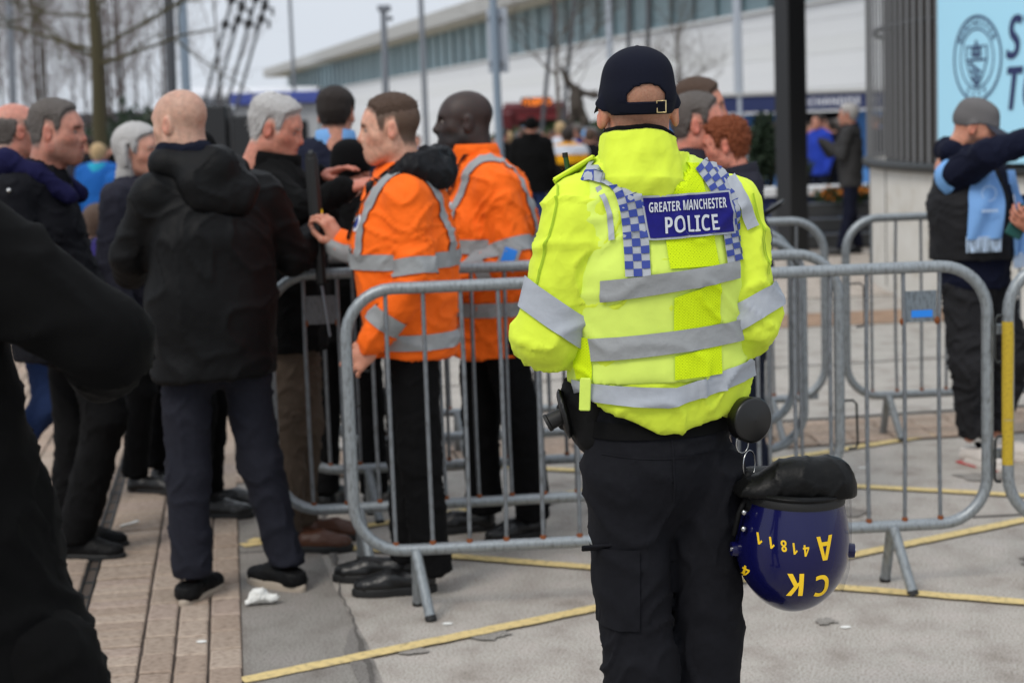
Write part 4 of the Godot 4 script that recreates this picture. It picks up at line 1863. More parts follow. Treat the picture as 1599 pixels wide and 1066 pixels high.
func bare_tree(label: String, at: Vector3, h: float, r0: float, seed_: int, levels: int, limbs: int, group := "", upright := 0.4, bark: Material = null) -> Node3D:
	var t := thing("bare_tree", label, "tree", at, group)
	var r := RandomNumberGenerator.new()
	r.seed = seed_
	var s := Soup.new()
	var pts := PackedVector3Array()
	var ra := PackedFloat32Array()
	for k in 9:
		pts.append(Vector3(r.randf_range(-1, 1) * r0 * 0.6 * (k / 8.0), h * k / 8.0, r.randf_range(-1, 1) * r0 * 0.5))
		ra.append(r0 * lerpf(1.25 if k == 0 else 1.0, 0.25, k / 8.0))
	s.tube(pts, ra, 8)
	piece("trunk", s.mesh(), bark if bark else mats.bark, t)
	var c := Soup.new()
	for k in limbs:
		var u := r.randf_range(0.35, 0.98)
		var q := pts[int(u * 8)].lerp(pts[mini(int(u * 8) + 1, 8)], u * 8 - int(u * 8))
		var an := TAU * r.randf()
		var d := Vector3(cos(an), upright + r.randf_range(0.0, 0.5), sin(an)).normalized()
		grow(c, r, q, d, h * r.randf_range(0.28, 0.45) * (1.2 - u * 0.6), r0 * lerpf(0.3, 0.16, u), levels, 0.0)
	piece("crown", c.mesh(), bark if bark else mats.twig, t)
	return t


func copy_thing(o: Node3D, called: String, label: String, at: Vector3, turn: float, size := 1.0) -> Node3D:
	var c := o.duplicate()
	c.name = numbered(called)
	add_child(c)
	c.position = at
	c.rotation.y = turn
	c.scale = Vector3.ONE * size
	c.set_meta("label", label)
	return c


func make_trees() -> void:
	var main := bare_tree("large bare tree with mossy trunk above the grey-haired man", Vector3(-7.75, -0.25, -34), 8.0, 0.17, 11, 3, 26, "", 0.15, mats.moss_bark)
	main.scale = Vector3(1, 1, 1)
	bare_tree("slim bare tree in front of the white building, right of the cap", Vector3(4.55, -0.5, -46), 4.6, 0.07, 23, 3, 22, "", 0.8, mats.bark_brown)
	bare_tree("slim bare tree standing beside the bent bronze figure", Vector3(1.35, -0.4, -44), 5.6, 0.075, 29, 3, 14, "", 0.5, mats.bark_brown)
	var kinds: Array[Node3D] = []
	rng.seed = 5
	for k in 4:
		kinds.append(bare_tree("slender bare tree in the row behind the crowd at left", Vector3(-15 + k * 1.6, -0.9, -58 - k * 2), 9.0, 0.075, 60 + k, 3, 12, "row of slender bare trees", 1.2))
	for k in 24:
		var d := rng.randf_range(55, 80)
		var px := rng.randf_range(-0.31, -0.195)
		copy_thing(kinds[k % 4], "bare_tree", "slender bare tree in the row behind the crowd at left", Vector3(px * d, ground_y(d), -d), rng.randf() * TAU, rng.randf_range(0.75, 1.15))


func leaf_soup(c: Vector3, r: Vector3, n: int, size: float, seed_: int) -> Soup:
	var s := Soup.new()
	var g := RandomNumberGenerator.new()
	g.seed = seed_
	for k in n:
		var d := Vector3(g.randfn(), g.randfn(), g.randfn()).normalized()
		var q := pow(g.randf(), 0.4)
		var lump := 1.0 + 0.3 * noise.get_noise_3dv(d * 2.3 + Vector3.ONE * seed_)
		var p := c + d * r * q * lump
		var u := Vector3(g.randfn(), g.randfn(), g.randfn()).normalized() * size * g.randf_range(0.6, 1.3)
		var w := u.cross(Vector3(g.randfn(), g.randfn(), g.randfn())).normalized() * u.length() * 0.5
		var t := g.randf_range(0.65, 1.25)
		s.tint = Color(t, t * g.randf_range(0.92, 1.05), t * 0.9)
		s.face(p - u, p - w, p + u, p + w)
	return s


func bush(called: String, label: String, cat: String, at: Vector3, r: Vector3, n: int, size: float, seed_: int, m: Material) -> Node3D:
	var t := thing(called, label, cat, at)
	var s := leaf_soup(Vector3(0, r.y, 0), r, n, size, seed_)
	var f := piece("foliage", s.mesh(), m, t)
	f.set_meta("kind", "stuff")
	var st := Soup.new()
	st.rod(Vector3.ZERO, Vector3(0.02, r.y, 0.01), 0.04, 0.02, 6)
	piece("stem", st.mesh(), mats.bark, t)
	return t


func make_greenery() -> void:
	bush("evergreen_shrub", "dark conical evergreen in front of the blue stall wall", "shrub", Vector3(3.5, 0.72, -24), Vector3(0.22, 0.48, 0.22), 2600, 0.045, 3, mats.leaf_dark)
	bush("round_shrub", "low round green shrub beside the dark evergreen", "shrub", Vector3(3.95, 0.72, -24.2), Vector3(0.25, 0.18, 0.22), 1500, 0.04, 8, mats.leaf_mid)
	bush("hedge", "clipped green hedge behind the crowd left of the officer's cap", "hedge", Vector3(2.35, 0.4, -56), Vector3(1.5, 0.62, 0.7), 5200, 0.1, 4, mats.leaf_mid)
	bush("hedge", "mid green hedge below the sign with orange lights", "hedge", Vector3(0.2, 0.2, -58), Vector3(1.2, 0.6, 0.6), 3200, 0.1, 14, mats.leaf_mid)
	bush("laurel_bush", "rounded dark green bush at the foot of the bare trees", "bush", Vector3(-8.3, -0.4, -40), Vector3(1.5, 1.3, 1.0), 5200, 0.1, 6, mats.leaf_dark)
	bush("laurel_bush", "second dark bush under the mossy tree trunk", "bush", Vector3(-10.6, -0.4, -42), Vector3(1.7, 1.1, 1.0), 4200, 0.1, 7, mats.leaf_dark)
	bush("laurel_bush", "low olive bush behind the two blue coats", "bush", Vector3(-6.9, -0.3, -37), Vector3(1.0, 1.2, 0.8), 3000, 0.09, 17, mats.leaf_mid)


func make_stall() -> void:
	var t := thing("market_stall", "blue merchandise stall with navy sign board and dark opening", "stall", Vector3(7.0, -0.46, -45))
	var w := Soup.new()
	w.box(Transform3D(Basis(), Vector3(-1.1, 1.05, -1.2)), Vector3(3.9, 2.1, 0.2), 0.02)
	w.box(Transform3D(Basis(), Vector3(2.3, 1.05, -1.2)), Vector3(1.0, 2.1, 0.2), 0.02)
	piece("wall", w.mesh(), mats.stall_blue, t)
	var c := Soup.new()
	c.box(Transform3D(Basis(), Vector3(0.0, 0.45, 0.4)), Vector3(5.6, 0.9, 0.4), 0.02)
	piece("counter", c.mesh(), mats.stall_blue, t)
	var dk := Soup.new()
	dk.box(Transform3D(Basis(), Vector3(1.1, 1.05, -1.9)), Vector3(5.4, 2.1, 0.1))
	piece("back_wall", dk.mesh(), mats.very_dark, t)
	var f := Soup.new()
	f.box(Transform3D(Basis(), Vector3(0.1, 2.35, 0.0)), Vector3(6.2, 0.4, 0.2), 0.02)
	var fb := piece("sign_board", f.mesh(), mats.stall_navy, t)
	var r := Soup.new()
	r.box(Transform3D(Basis(), Vector3(0.1, 2.6, -1.0)), Vector3(6.3, 0.08, 2.3), 0.01)
	piece("roof", r.mesh(), mats.roof_edge, t)
	var tx := Soup.new()
	tx.join(text_soup("MERCHANDISE", 0.2, font_of("Droid Sans"), 0.01), Transform3D(Basis(), Vector3(1.1, 2.36, 0.11)))
	piece("lettering", tx.mesh(), mats.white_print, fb)
	for x in [-1.6, 2.35]:
		var e := Soup.new()
		disc_ring(e, Vector2(x, 2.36), 0.06, 0.085, 0.106, 24)
		poly_flat(e, PackedVector2Array([Vector2(x - 0.03, 2.33), Vector2(x + 0.03, 2.33), Vector2(x + 0.03, 2.39), Vector2(x - 0.03, 2.39)]), 0.106)
		piece("emblem", e.mesh(), mats.white_print, fb)
	# pale wall with planters in front of it
	var b := thing("low_wall", "white topped low wall behind the black post", "wall", Vector3(3.9, 0, -22.6))
	var wl := Soup.new()
	wl.box(Transform3D(Basis(), Vector3(0, 0.66, 0)), Vector3(4.2, 0.12, 0.34), 0.01)
	piece("coping", wl.mesh(), mats.white_clad, b)
	var wb := Soup.new()
	wb.box(Transform3D(Basis(), Vector3(0, 0.3, -0.02)), Vector3(4.1, 0.6, 0.2), 0.01)
	piece("wall", wb.mesh(), mats.stall_navy, b)
	for k in 6:
		var po := Soup.new()
		po.box(Transform3D(Basis(), Vector3(-1.9 + k * 0.75, 0.3, 0.1)), Vector3(0.05, 0.58, 0.03))
		piece("post", po.mesh(), mats.stall_blue, b)
	var st := thing("dark_steps", "dark grey stepped bench between the black post and the drum", "steps", Vector3(4.6, 0, -21.4))
	for k in 3:
		var ss := Soup.new()
		ss.box(Transform3D(Basis(), Vector3(0, 0.1 + k * 0.17, -0.3 * k)), Vector3(2.6, 0.165, 0.32), 0.01)
		piece("step", ss.mesh(), mats.step_grey, st)
		var ed := Soup.new()
		ed.box(Transform3D(Basis(), Vector3(0, 0.185 + k * 0.17, -0.3 * k + 0.155)), Vector3(2.6, 0.02, 0.03), 0.004)
		piece("nosing", ed.mesh(), mats.pole_grey, st)
	var fl := bush("flower_bed", "planter of orange and yellow flowers right of the black post", "flower bed", Vector3(4.2, 0.5, -21.9), Vector3(0.42, 0.12, 0.16), 900, 0.035, 91, mats.leaf_mid)
	var petals := leaf_soup(Vector3(0, 0.16, 0.06), Vector3(0.4, 0.1, 0.14), 160, 0.035, 92)
	piece("blossom", petals.mesh(), mats.flower, fl).set_meta("kind", "stuff")


func make_truck() -> void:
	var t := thing("food_truck", "dark red food truck with orange lit sign on its roof", "truck", Vector3(0.95, -0.76, -60))
	var b := Soup.new()
	b.box(Transform3D(Basis(), Vector3(0.05, 1.95, 0)), Vector3(2.3, 2.2, 1.6), 0.15)
	piece("body", b.mesh(), mats.truck_red, t)
	var c := Soup.new()
	c.box(Transform3D(Basis(), Vector3(-0.9, 2.35, 0.5)), Vector3(0.6, 0.9, 0.9), 0.12)
	piece("cab", c.mesh(), mats.truck_red, t)
	var a := Soup.new()
	a.box(Transform3D(Basis(Vector3.RIGHT, 0.25), Vector3(0.3, 2.55, 1.0)), Vector3(1.6, 0.06, 0.7), 0.01)
	piece("awning", a.mesh(), mats.truck_red, t)
	var h := Soup.new()
	h.box(Transform3D(Basis(), Vector3(0.3, 2.15, 0.805)), Vector3(1.5, 0.7, 0.05), 0.01)
	piece("hatch", h.mesh(), mats.very_dark, t)
	for x in [-0.7, 0.75]:
		var w := Soup.new()
		w.rod(Vector3(x, 0.38, 0.6), Vector3(x, 0.38, 0.82), 0.38, 0.38, 20)
		var ty := piece("wheel", w.mesh(), mats.black_rubber, t)
		var rm := Soup.new()
		rm.rod(Vector3(x, 0.38, 0.821), Vector3(x, 0.38, 0.84), 0.2, 0.18, 16)
		piece("rim", rm.mesh(), mats.zinc, ty)
	var s := Soup.new()
	s.box(Transform3D(Basis(), Vector3(0.15, 3.0, 0.7)), Vector3(1.05, 0.42, 0.12), 0.01)
	var sg := piece("light_sign", s.mesh(), mats.very_dark, t)
	rng.seed = 12
	var l := Soup.new()
	for y in 6:
		for x in 18:
			if rng.randf() < 0.62:
				l.box(Transform3D(Basis(), Vector3(-0.33 + x * 0.0565, 2.85 + y * 0.06, 0.765)), Vector3(0.045, 0.045, 0.01))
	piece("led_light", l.mesh(), mats.led_orange, sg)


func make_sculpture() -> void:
	# plain bent figure on a plinth, standing in for an artwork
	var t := thing("bronze_sculpture", "dark bronze bent figure with reaching arm on a plinth", "sculpture", Vector3(1.7, -0.4, -42))
	var s := solid([
		cone(Vector3(-0.12, 2.02, 0), Vector3(0.02, 2.35, 0), 0.1, 0.13, 0.08),
		cone(Vector3(0.22, 2.02, 0.1), Vector3(0.04, 2.34, 0.06), 0.1, 0.13, 0.08),
		cone(Vector3(0.02, 2.36, 0.03), Vector3(0.02, 2.72, 0.02), 0.17, 0.15, 0.1),
		cone(Vector3(0.02, 2.72, 0.02), Vector3(-0.2, 3.0, 0.1), 0.09, 0.07, 0.05),
		cone(Vector3(0.02, 2.72, 0), Vector3(0.42, 2.64, -0.05), 0.09, 0.07, 0.06),
		cone(Vector3(-0.2, 3.0, 0.1), Vector3(-0.32, 3.3, 0.15), 0.07, 0.05, 0.04),
		ball(Vector3(0.45, 2.62, 0), Vector3(0.13, 0.11, 0.11), 0.05),
		cone(Vector3(0.22, 2.02, 0.1), Vector3(0.14, 1.85, 0.1), 0.09, 0.1, 0.05),
	], 0.03, 0.03, Vector3(6, 6, 6))
	piece("figure", s.mesh(), mats.bronze, t)
	var b := Soup.new()
	b.box(Transform3D(Basis(), Vector3(0.05, 0.9, 0.05)), Vector3(0.8, 1.95, 0.7), 0.03)
	piece("plinth", b.mesh(), mats.pole_grey, t)


func make_distance() -> void:
	var t := thing("distant_stand", "low distant stand with dark band and pale curved roof", "building", Vector3(-30, -1, -150))
	var s := Soup.new()
	s.box(Transform3D(Basis(), Vector3(-44, 4.1, 0)), Vector3(114, 0.9, 10), 0.1)
	piece("canopy_edge", s.mesh(), mats.far_dark, t)
	var w := Soup.new()
	w.box(Transform3D(Basis(), Vector3(-44, 2.0, -3)), Vector3(114, 3.4, 8), 0.1)
	piece("wall", w.mesh(), mats.far_pale, t)
	var r := Soup.new()
	r.box(Transform3D(Basis(Vector3.BACK, -0.03), Vector3(8.0, 5.6, -4)), Vector3(14, 1.5, 10), 0.6)
	piece("roof", r.mesh(), mats.far_white, t)
	var u := Soup.new()
	u.box(Transform3D(Basis(), Vector3(12, 4.3, 5.5)), Vector3(18, 0.6, 1), 0.1)
	piece("upper_edge", u.mesh(), mats.pole_grey, t)
	var bl := thing("ticket_kiosk", "low kiosk with royal blue fascia behind white-haired heads", "kiosk", Vector3(-9.3, -1, -70))
	var f := Soup.new()
	f.box(Transform3D(Basis(), Vector3(0.4, 3.9, 0)), Vector3(3.4, 0.45, 2), 0.03)
	piece("fascia", f.mesh(), mats.royal_blue, bl)
	var kw := Soup.new()
	kw.box(Transform3D(Basis(), Vector3(0.4, 1.8, -0.2)), Vector3(3.2, 3.7, 1.6), 0.03)
	piece("wall", kw.mesh(), mats.far_pale, bl)
	var kd := Soup.new()
	kd.box(Transform3D(Basis(), Vector3(0.9, 1.7, 0.65)), Vector3(1.4, 2.6, 0.1), 0.01)
	piece("door", kd.mesh(), mats.very_dark, bl)
	var sg := thing("tall_speaker_box", "tall black cabinet behind the white-haired man's head", "cabinet", Vector3(-2.02, 0, -13))
	var q := Soup.new()
	q.box(Transform3D(Basis(), Vector3(-0.1, 0.93, 0)), Vector3(0.22, 1.86, 0.3), 0.015)
	piece("case", q.mesh(), mats.black_steel, sg)
	var h := Soup.new()
	h.box(Transform3D(Basis(), Vector3(0.16, 0.89, 0.04)), Vector3(0.22, 1.78, 0.3), 0.015)
	piece("door", h.mesh(), mats.black_steel, sg)


# ------------------------------------------------------------------ the cast
func grid(a: Vector3, b: Vector3, c: Vector3, d: Vector3, nu: int, nv: int) -> Array:
	# bilinear grid from corners top-left, top-right, bottom-right, bottom-left
	var rows := []
	for j in nv + 1:
		var r := PackedVector3Array()
		var v := float(j) / nv
		for k in nu + 1:
			var u := float(k) / nu
			r.append(a.lerp(b, u).lerp(d.lerp(c, u), v))
		rows.append(r)
	return rows


func q4(p: Array, z: float) -> Array:
	var o := []
	for k in 4:
		o.append(Vector3(p[k * 2], p[k * 2 + 1], z))
	return o


func cloth_text(f: Field, txt: String, h: float, c: Vector3, squeeze: float, by: float, dir: Vector3, turn := 0.0) -> Soup:
	var s := text_soup(txt, h, font_of("Droid Sans"), 0.0006, squeeze)
	# bring every letter onto the cloth
	var o := Soup.new()
	var rot := Basis(Vector3.BACK, turn)
	for k in s.v.size():
		var p := rot * s.v[k] + c
		var q := f.snap(Vector3(p.x, p.y, c.z), by, dir)
		o.vert(q, -dir)
	o.i = s.i
	return o


func make_officer() -> void:
	var F := Vector3(-0.3, 0, -0.954)
	var j := {
		"hip": Vector3(-0.005, 0.955, 0), "waist": Vector3(0.0, 1.13, 0), "chest": Vector3(-0.005, 1.35, 0.0), "neck": Vector3(-0.03, 1.545, 0.015),
		"head": Vector3(-0.032, 1.681, -0.01), "look": Vector3(-0.12, 0.0, -1),
		"shL": Vector3(-0.165, 1.468, 0.05), "shR": Vector3(0.155, 1.462, -0.05),
		"elL": Vector3(-0.235, 1.222, 0.06), "elR": Vector3(0.196, 1.232, -0.02), "wrL": Vector3(-0.16, 1.19, -0.19), "wrR": Vector3(0.06, 1.19, -0.25),
		"hpL": Vector3(-0.078, 0.9, 0.02), "hpR": Vector3(0.092, 0.9, -0.02), "knL": Vector3(-0.062, 0.5, 0.04), "knR": Vector3(0.088, 0.53, -0.04),
		"anL": Vector3(-0.04, 0.1, 0.05), "anR": Vector3(0.085, 0.1, -0.02),
	}
	var P := person("person", "police officer from behind, neon yellow jacket, navy cap, black trousers", Vector3(0.311, 0, -3.7), {
		"f": F, "j": j, "cell": 0.009,
		"coat": {"r": 0.192, "q": 0.68, "hem": 1.015, "hem_r": 0.178, "sleeve": 0.07, "elbow": 0.98, "cuff": 0.8, "arm_k": 0.016, "mat": mats.neon, "fold": 0.012, "fold_scale": Vector3(6, 8, 6),
			"cuts": [Vector3(-0.48, -0.87, 0), Vector3(0.2, -0.98, 0)]},
		"trousers": {"mat": mats.black_trouser, "r": 0.162, "thigh": 0.092, "knee": 0.077, "ankle": 0.07, "fold": 0.0095, "top": 1.03, "fold_scale": Vector3(5, 6.5, 5)},
		"shoes": {"style": "boot", "dirL": Vector3(-0.3, 0, -1), "dirR": Vector3(0.1, 0, -1)},
		"head": {"hair": "cap", "opening": true, "cap_low": -0.012, "hair_mat": mats.navy_cap, "skin": Color(0.8, 0.58, 0.47), "size": 0.97, "fade": 0.4, "hair_color": Color(0.45, 0.35, 0.28), "cell": 0.0045, "neck": 0.055},
	})
	var root: Node3D = P.node
	var jf: Field = P.field
	var back := Vector3(0, 0, -1)
	# stand-up collar with its black lining
	for lay in 2:
		var cs0 := Soup.new()
		var crow := []
		var prof := [[-0.04, 0.085], [-0.012, 0.096], [0.002, 0.1], [0.008, 0.0955], [0.02, 0.092], [0.035, 0.0895], [0.05, 0.0875], [0.065, 0.085], [0.08, 0.081], [0.096, 0.078], [0.1, 0.074], [0.09, 0.071], [0.0, 0.075]] if lay == 0 else [[0.04, 0.076], [0.09, 0.0735], [0.106, 0.072], [0.109, 0.068], [0.1, 0.066], [0.02, 0.068]]
		for q in prof:
			var row := PackedVector3Array()
			for k in 48:
				var an := TAU * k / 48
				var w := 1.0 + 0.05 * noise.get_noise_3dv(Vector3(sin(an) * 1.8, q[0] * 16.0 + an * 0.6, cos(an) * 1.8)) + 0.05 * noise.get_noise_3dv(Vector3(sin(an) * 4.5, q[0] * 40.0 + sin(an) * 2.0, cos(an) * 4.5))
				var lift := 0.006 * sin(an + 2.4) + (0.004 * noise.get_noise_1d(an * 1.5) if q[0] > 0.08 else 0.0)
				row.append(Vector3(-0.033 + sin(an) * q[1] * w, 1.54 + q[0] + lift - 0.012 * (1.0 - cos(an)), 0.032 + cos(an) * q[1] * w * 1.02 - q[0] * 0.12))
			crow.append(row)
		cs0.sheet(crow, true)
		piece("collar" if lay == 0 else "collar_lining", cs0.mesh(), mats.neon if lay == 0 else mats.black_fleece, P.coat)
	# cap strap, buckle
	var hf := field(head_prims({"neck": 0.055}), 0.005)
	var ht: Transform3D = P.head
	var cs := Soup.new()
	cs.join(strap(hf, PackedVector3Array([Vector3(0.06, 0.008, -0.085), Vector3(0.03, 0.003, -0.11), Vector3(0, 0.002, -0.115), Vector3(-0.03, 0.003, -0.11), Vector3(-0.06, 0.008, -0.085)]), Vector3.UP, 0.02, 16, 2, 0.009), ht)
	var cap := root.get_node("cap")
	piece("strap", cs.mesh(), mats.navy_cap, cap)
	var bk := Soup.new()
	var bp := hf.snap(Vector3(-0.033, 0.003, -0.12), 0.0115)
	var fr := PackedVector3Array()
	var frr := PackedFloat32Array()
	for q in [[-0.009, -0.012], [0.009, -0.012], [0.009, 0.012], [-0.009, 0.012]]:
		fr.append(bp + Vector3(q[0], q[1], 0.002 * signf(q[0])))
		frr.append(0.0019)
	bk.tube(fr, frr, 6, true)
	var bk2 := Soup.new()
	bk2.join(bk, ht)
	piece("buckle", bk2.mesh(), mats.brass, cap)
	# the vest: body of the jacket a little larger, arms taken out
	var vp := []
	var jp := coat_prims({"coat": {"r": 0.199, "q": 0.69, "hem": 1.125, "hem_r": 0.186, "sleeve": 0.072}}, P.j)
	for k in 5:
		vp.append(jp[k])
	vp.append(dig(cone(Vector3(-0.215, 1.5, 0.055), Vector3(-0.262, 1.2, 0.065), 0.082, 0.078, 0.02)))
	vp.append(dig(cone(Vector3(0.2, 1.5, -0.055), Vector3(0.222, 1.2, -0.02), 0.076, 0.074, 0.02)))
	vp.append(dig(cone(Vector3(-0.033, 1.575, 0.03), Vector3(-0.033, 1.75, 0.02), 0.1, 0.09, 0.012)))
	vp.append(cut(Vector3(0, 1.125, 0), Vector3(0, -1, 0.0), 0.01))
	var vf := field(vp, 0.009, 0.007, Vector3(5, 8, 5), root.position * 3.7)
	vf.fill()
	var vest := piece("vest", vf.net().mesh(), mats.pale_lime, root)
	var Z := 0.3
	var put := func(called: String, p: Array, nu: int, nv: int, by: float, m: Material) -> MeshInstance3D:
		var q := q4(p, Z)
		return piece(called, patch(vf, grid(q[0], q[1], q[2], q[3], nu, nv), by, back).mesh(), m, vest)
	put.call("mesh_panel", [-0.008, 1.572, 0.09, 1.57, 0.122, 1.36, 0.014, 1.36], 16, 28, 0.004, mats.mesh_yellow)
	put.call("mesh_panel", [0.022, 1.3, 0.124, 1.33, 0.119, 1.24, 0.02, 1.225], 16, 14, 0.004, mats.mesh_yellow)
	put.call("mesh_panel", [0.02, 1.18, 0.121, 1.198, 0.119, 1.136, 0.018, 1.132], 16, 10, 0.004, mats.mesh_yellow)
	put.call("mesh_panel", [-0.185, 1.225, -0.15, 1.222, -0.146, 1.135, -0.18, 1.135], 8, 12, 0.004, mats.mesh_yellow)
	put.call("reflective_band", [-0.126, 1.341, 0.166, 1.365, 0.166, 1.329, -0.127, 1.297], 48, 6, 0.007, mats.silver)
	put.call("reflective_band", [-0.15, 1.222, 0.166, 1.242, 0.166, 1.198, -0.147, 1.174], 48, 6, 0.007, mats.silver)
	# chequered braid over both shoulders
	for pth in [[Vector3(-0.142, 1.566, 0.2), Vector3(-0.1, 1.556, 0.2), Vector3(-0.072, 1.53, 0.2), Vector3(-0.058, 1.48, 0.2), Vector3(-0.053, 1.42, 0.2), Vector3(-0.052, 1.348, 0.2)], [Vector3(0.1, 1.572, 0.2), Vector3(0.124, 1.535, 0.2), Vector3(0.143, 1.49, 0.2), Vector3(0.155, 1.44, 0.2), Vector3(0.163, 1.365, 0.2)]]:
		var pts := PackedVector3Array(pth)
		var base := strap(vf, pts, Vector3.RIGHT, 0.05, 36, 6, 0.0065, back)
		var br := piece("chequered_braid", base.mesh(), mats.silver_light, vest)
		var chk := Soup.new()
		var n := 18
		var fine := strap(vf, pts, Vector3.RIGHT, 0.05, n, 3, 0.0085, back)
		for r in n:
			for c in 3:
				if (r + c) % 2 == 0:
					var a := r * 4 + c
					var v0 := chk.v.size()
					for id in [a, a + 4, a + 5, a + 1]:
						chk.vert(fine.v[id], fine.n[id])
					if (chk.v[v0 + 2] - chk.v[v0]).cross(chk.v[v0 + 1] - chk.v[v0]).dot(chk.n[v0]) > 0.0:
						chk.quad(v0, v0 + 1, v0 + 2, v0 + 3)
					else:
						chk.quad(v0, v0 + 3, v0 + 2, v0 + 1)
		piece("blue_check", chk.mesh(), mats.police_blue_light, br).set_meta("kind", "stuff")
	# title panel
	var frame_ := put.call("panel_border", [-0.041, 1.507, 0.15, 1.509, 0.159, 1.421, -0.028, 1.417], 40, 14, 0.009, mats.silver_light) as MeshInstance3D
	var pq := q4([-0.037, 1.503, 0.146, 1.505, 0.154, 1.425, -0.025, 1.421], Z)
	piece("name_panel", patch(vf, grid(pq[0], pq[1], pq[2], pq[3], 40, 14), 0.0105, back).mesh(), mats.police_blue, vest)
	var t1 := cloth_text(vf, "GREATER MANCHESTER", 0.021, Vector3(0.056, 1.484, Z), 0.53, 0.0128, back, 0.01)
	piece("lettering", t1.mesh(), mats.silver_print, vest)
	var t2 := cloth_text(vf, "POLICE", 0.034, Vector3(0.061, 1.446, Z), 0.72, 0.0128, back, 0.01)
	piece("lettering", t2.mesh(), mats.silver_print, vest)
	# jacket bands
	var rows := []

	rows = []
	for v in 7:
		var row := PackedVector3Array()
		for k in 61:
			var u := k / 60.0
			var top := lerp_keys([[0.0, 1.143], [0.55, 1.128], [1.0, 1.17]], u)
			var bot := lerp_keys([[0.0, 1.108], [0.5, 1.088], [1.0, 1.128]], u)
			row.append(Vector3(lerpf(-0.186, 0.19, u), lerpf(top, bot, v / 6.0) - 0.012, Z))
		rows.append(row)
	piece("reflective_band", patch(jf, rows, 0.0075, back).mesh(), mats.silver_light, P.coat)
	var jr: Dictionary = P.j
	var aL := arm_field(jf, jr, "L")
	var aR := arm_field(jf, jr, "R")
	piece("reflective_band", band(aL, jr.shL, jr.elL, 0.68, 0.93, Vector3(0, 0, 1), -0.42, 0.42, 0.14, 44, 8, 0.007, Vector3(0.25, 0, 0)).mesh(), mats.silver_light, P.coat)
	piece("reflective_band", band(aR, jr.shR, jr.elR, 0.8, 1.03, Vector3(0, 0, 1), -0.4, 0.42, 0.14, 44, 8, 0.007, Vector3(-0.2, 0, 0)).mesh(), mats.silver_light, P.coat)
	piece("reflective_band", band(aL, jr.elL, jr.wrL, 0.25, 0.5, Vector3(0, -1, 0), -0.4, 0.4, 0.14, 40, 8, 0.007).mesh(), mats.silver_light, P.coat)
	piece("shoulder_tape", strap(jf, PackedVector3Array([Vector3(0.158, 1.535, 0.2), Vector3(0.178, 1.49, 0.2), Vector3(0.2, 1.43, 0.2)]), Vector3.ZERO, 0.026, 20, 3, 0.007, back).mesh(), mats.silver_light, P.coat)
	piece("shoulder_tape", strap(jf, PackedVector3Array([Vector3(-0.125, 1.53, 0.2), Vector3(-0.107, 1.48, 0.2), Vector3(-0.1, 1.42, 0.2)]), Vector3.ZERO, 0.012, 20, 2, 0.007, back).mesh(), mats.silver_light, P.coat)
	for sd in [-1.0, 1.0]:
		var sp := PackedVector3Array([Vector3(-0.205, 1.535, 0.3), Vector3(-0.222, 1.45, 0.3), Vector3(-0.25, 1.36, 0.3), Vector3(-0.27, 1.28, 0.3)]) if sd < 0.0 else PackedVector3Array([Vector3(0.205, 1.5, 0.3), Vector3(0.222, 1.42, 0.3), Vector3(0.235, 1.33, 0.3)])
		piece("seam", strap(jf, sp, Vector3.ZERO, 0.0035, 40, 1, 0.0035, back).mesh(), mats.neon_seam, P.coat)
	# epaulette flap on the left shoulder
	var ep := Soup.new()
	ep.box(Transform3D(Basis(Vector3.BACK, 0.5) * Basis(Vector3.RIGHT, -0.3), Vector3(-0.168, 1.562, 0.02)), Vector3(0.1, 0.008, 0.05), 0.003)
	piece("shoulder_flap", ep.mesh(), mats.neon, P.coat)
	var tag := Soup.new()
	tag.box(Transform3D(Basis(Vector3.BACK, -0.06), Vector3(-0.165, 1.108, 0.135)), Vector3(0.023, 0.068, 0.006), 0.002)
	piece("strap_end", tag.mesh(), mats.pale_lime, P.coat)
	# trousers: belt, pocket, flap
	var tf: Field = P.legs
	var tr := root.get_node("trousers")
	piece("belt", band(tf, Vector3(0, 1.005, 0), Vector3(0, 1.04, 0), 0.0, 1.0, Vector3(0, 0, 1), 0.0, 1.0, 0.3, 48, 3, 0.006).mesh(), mats.black_cloth, tr)
	var kq := q4([-0.2, 0.775, -0.06, 0.772, -0.065, 0.6, -0.19, 0.6], 0.3)
	piece("cargo_pocket", patch(tf, grid(kq[0], kq[1], kq[2], kq[3], 10, 12), 0.006, back).mesh(), mats.black_trouser, tr)
	var fl := Soup.new()
	fl.box(Transform3D(Basis(Vector3.BACK, 0.03) * Basis(Vector3.RIGHT, -0.5), Vector3(-0.115, 0.775, 0.085)), Vector3(0.13, 0.006, 0.03), 0.002)
	piece("pocket_flap", fl.mesh(), mats.black_trouser, tr)
	for sx in [0.0]:
		piece("seam", strap(tf, PackedVector3Array([Vector3(0.012, 1.02, 0.3), Vector3(0.014, 0.94, 0.3), Vector3(0.014, 0.87, 0.3)]), Vector3.ZERO, 0.004, 12, 1, 0.002, back).mesh(), mats.black_trouser, tr)
	piece("yoke_seam", strap(tf, PackedVector3Array([Vector3(-0.13, 0.975, 0.3), Vector3(0.0, 0.965, 0.3), Vector3(0.15, 0.97, 0.3)]), Vector3.ZERO, 0.004, 16, 1, 0.002, back).mesh(), mats.black_trouser, tr)
	# hip pouch on the left
	var pouch := thing("hip_pouch", "black hip pouch with protruding torch on the officer's belt, left side", "pouch", root.position + Vector3(-0.16, 0.98, 0.0))
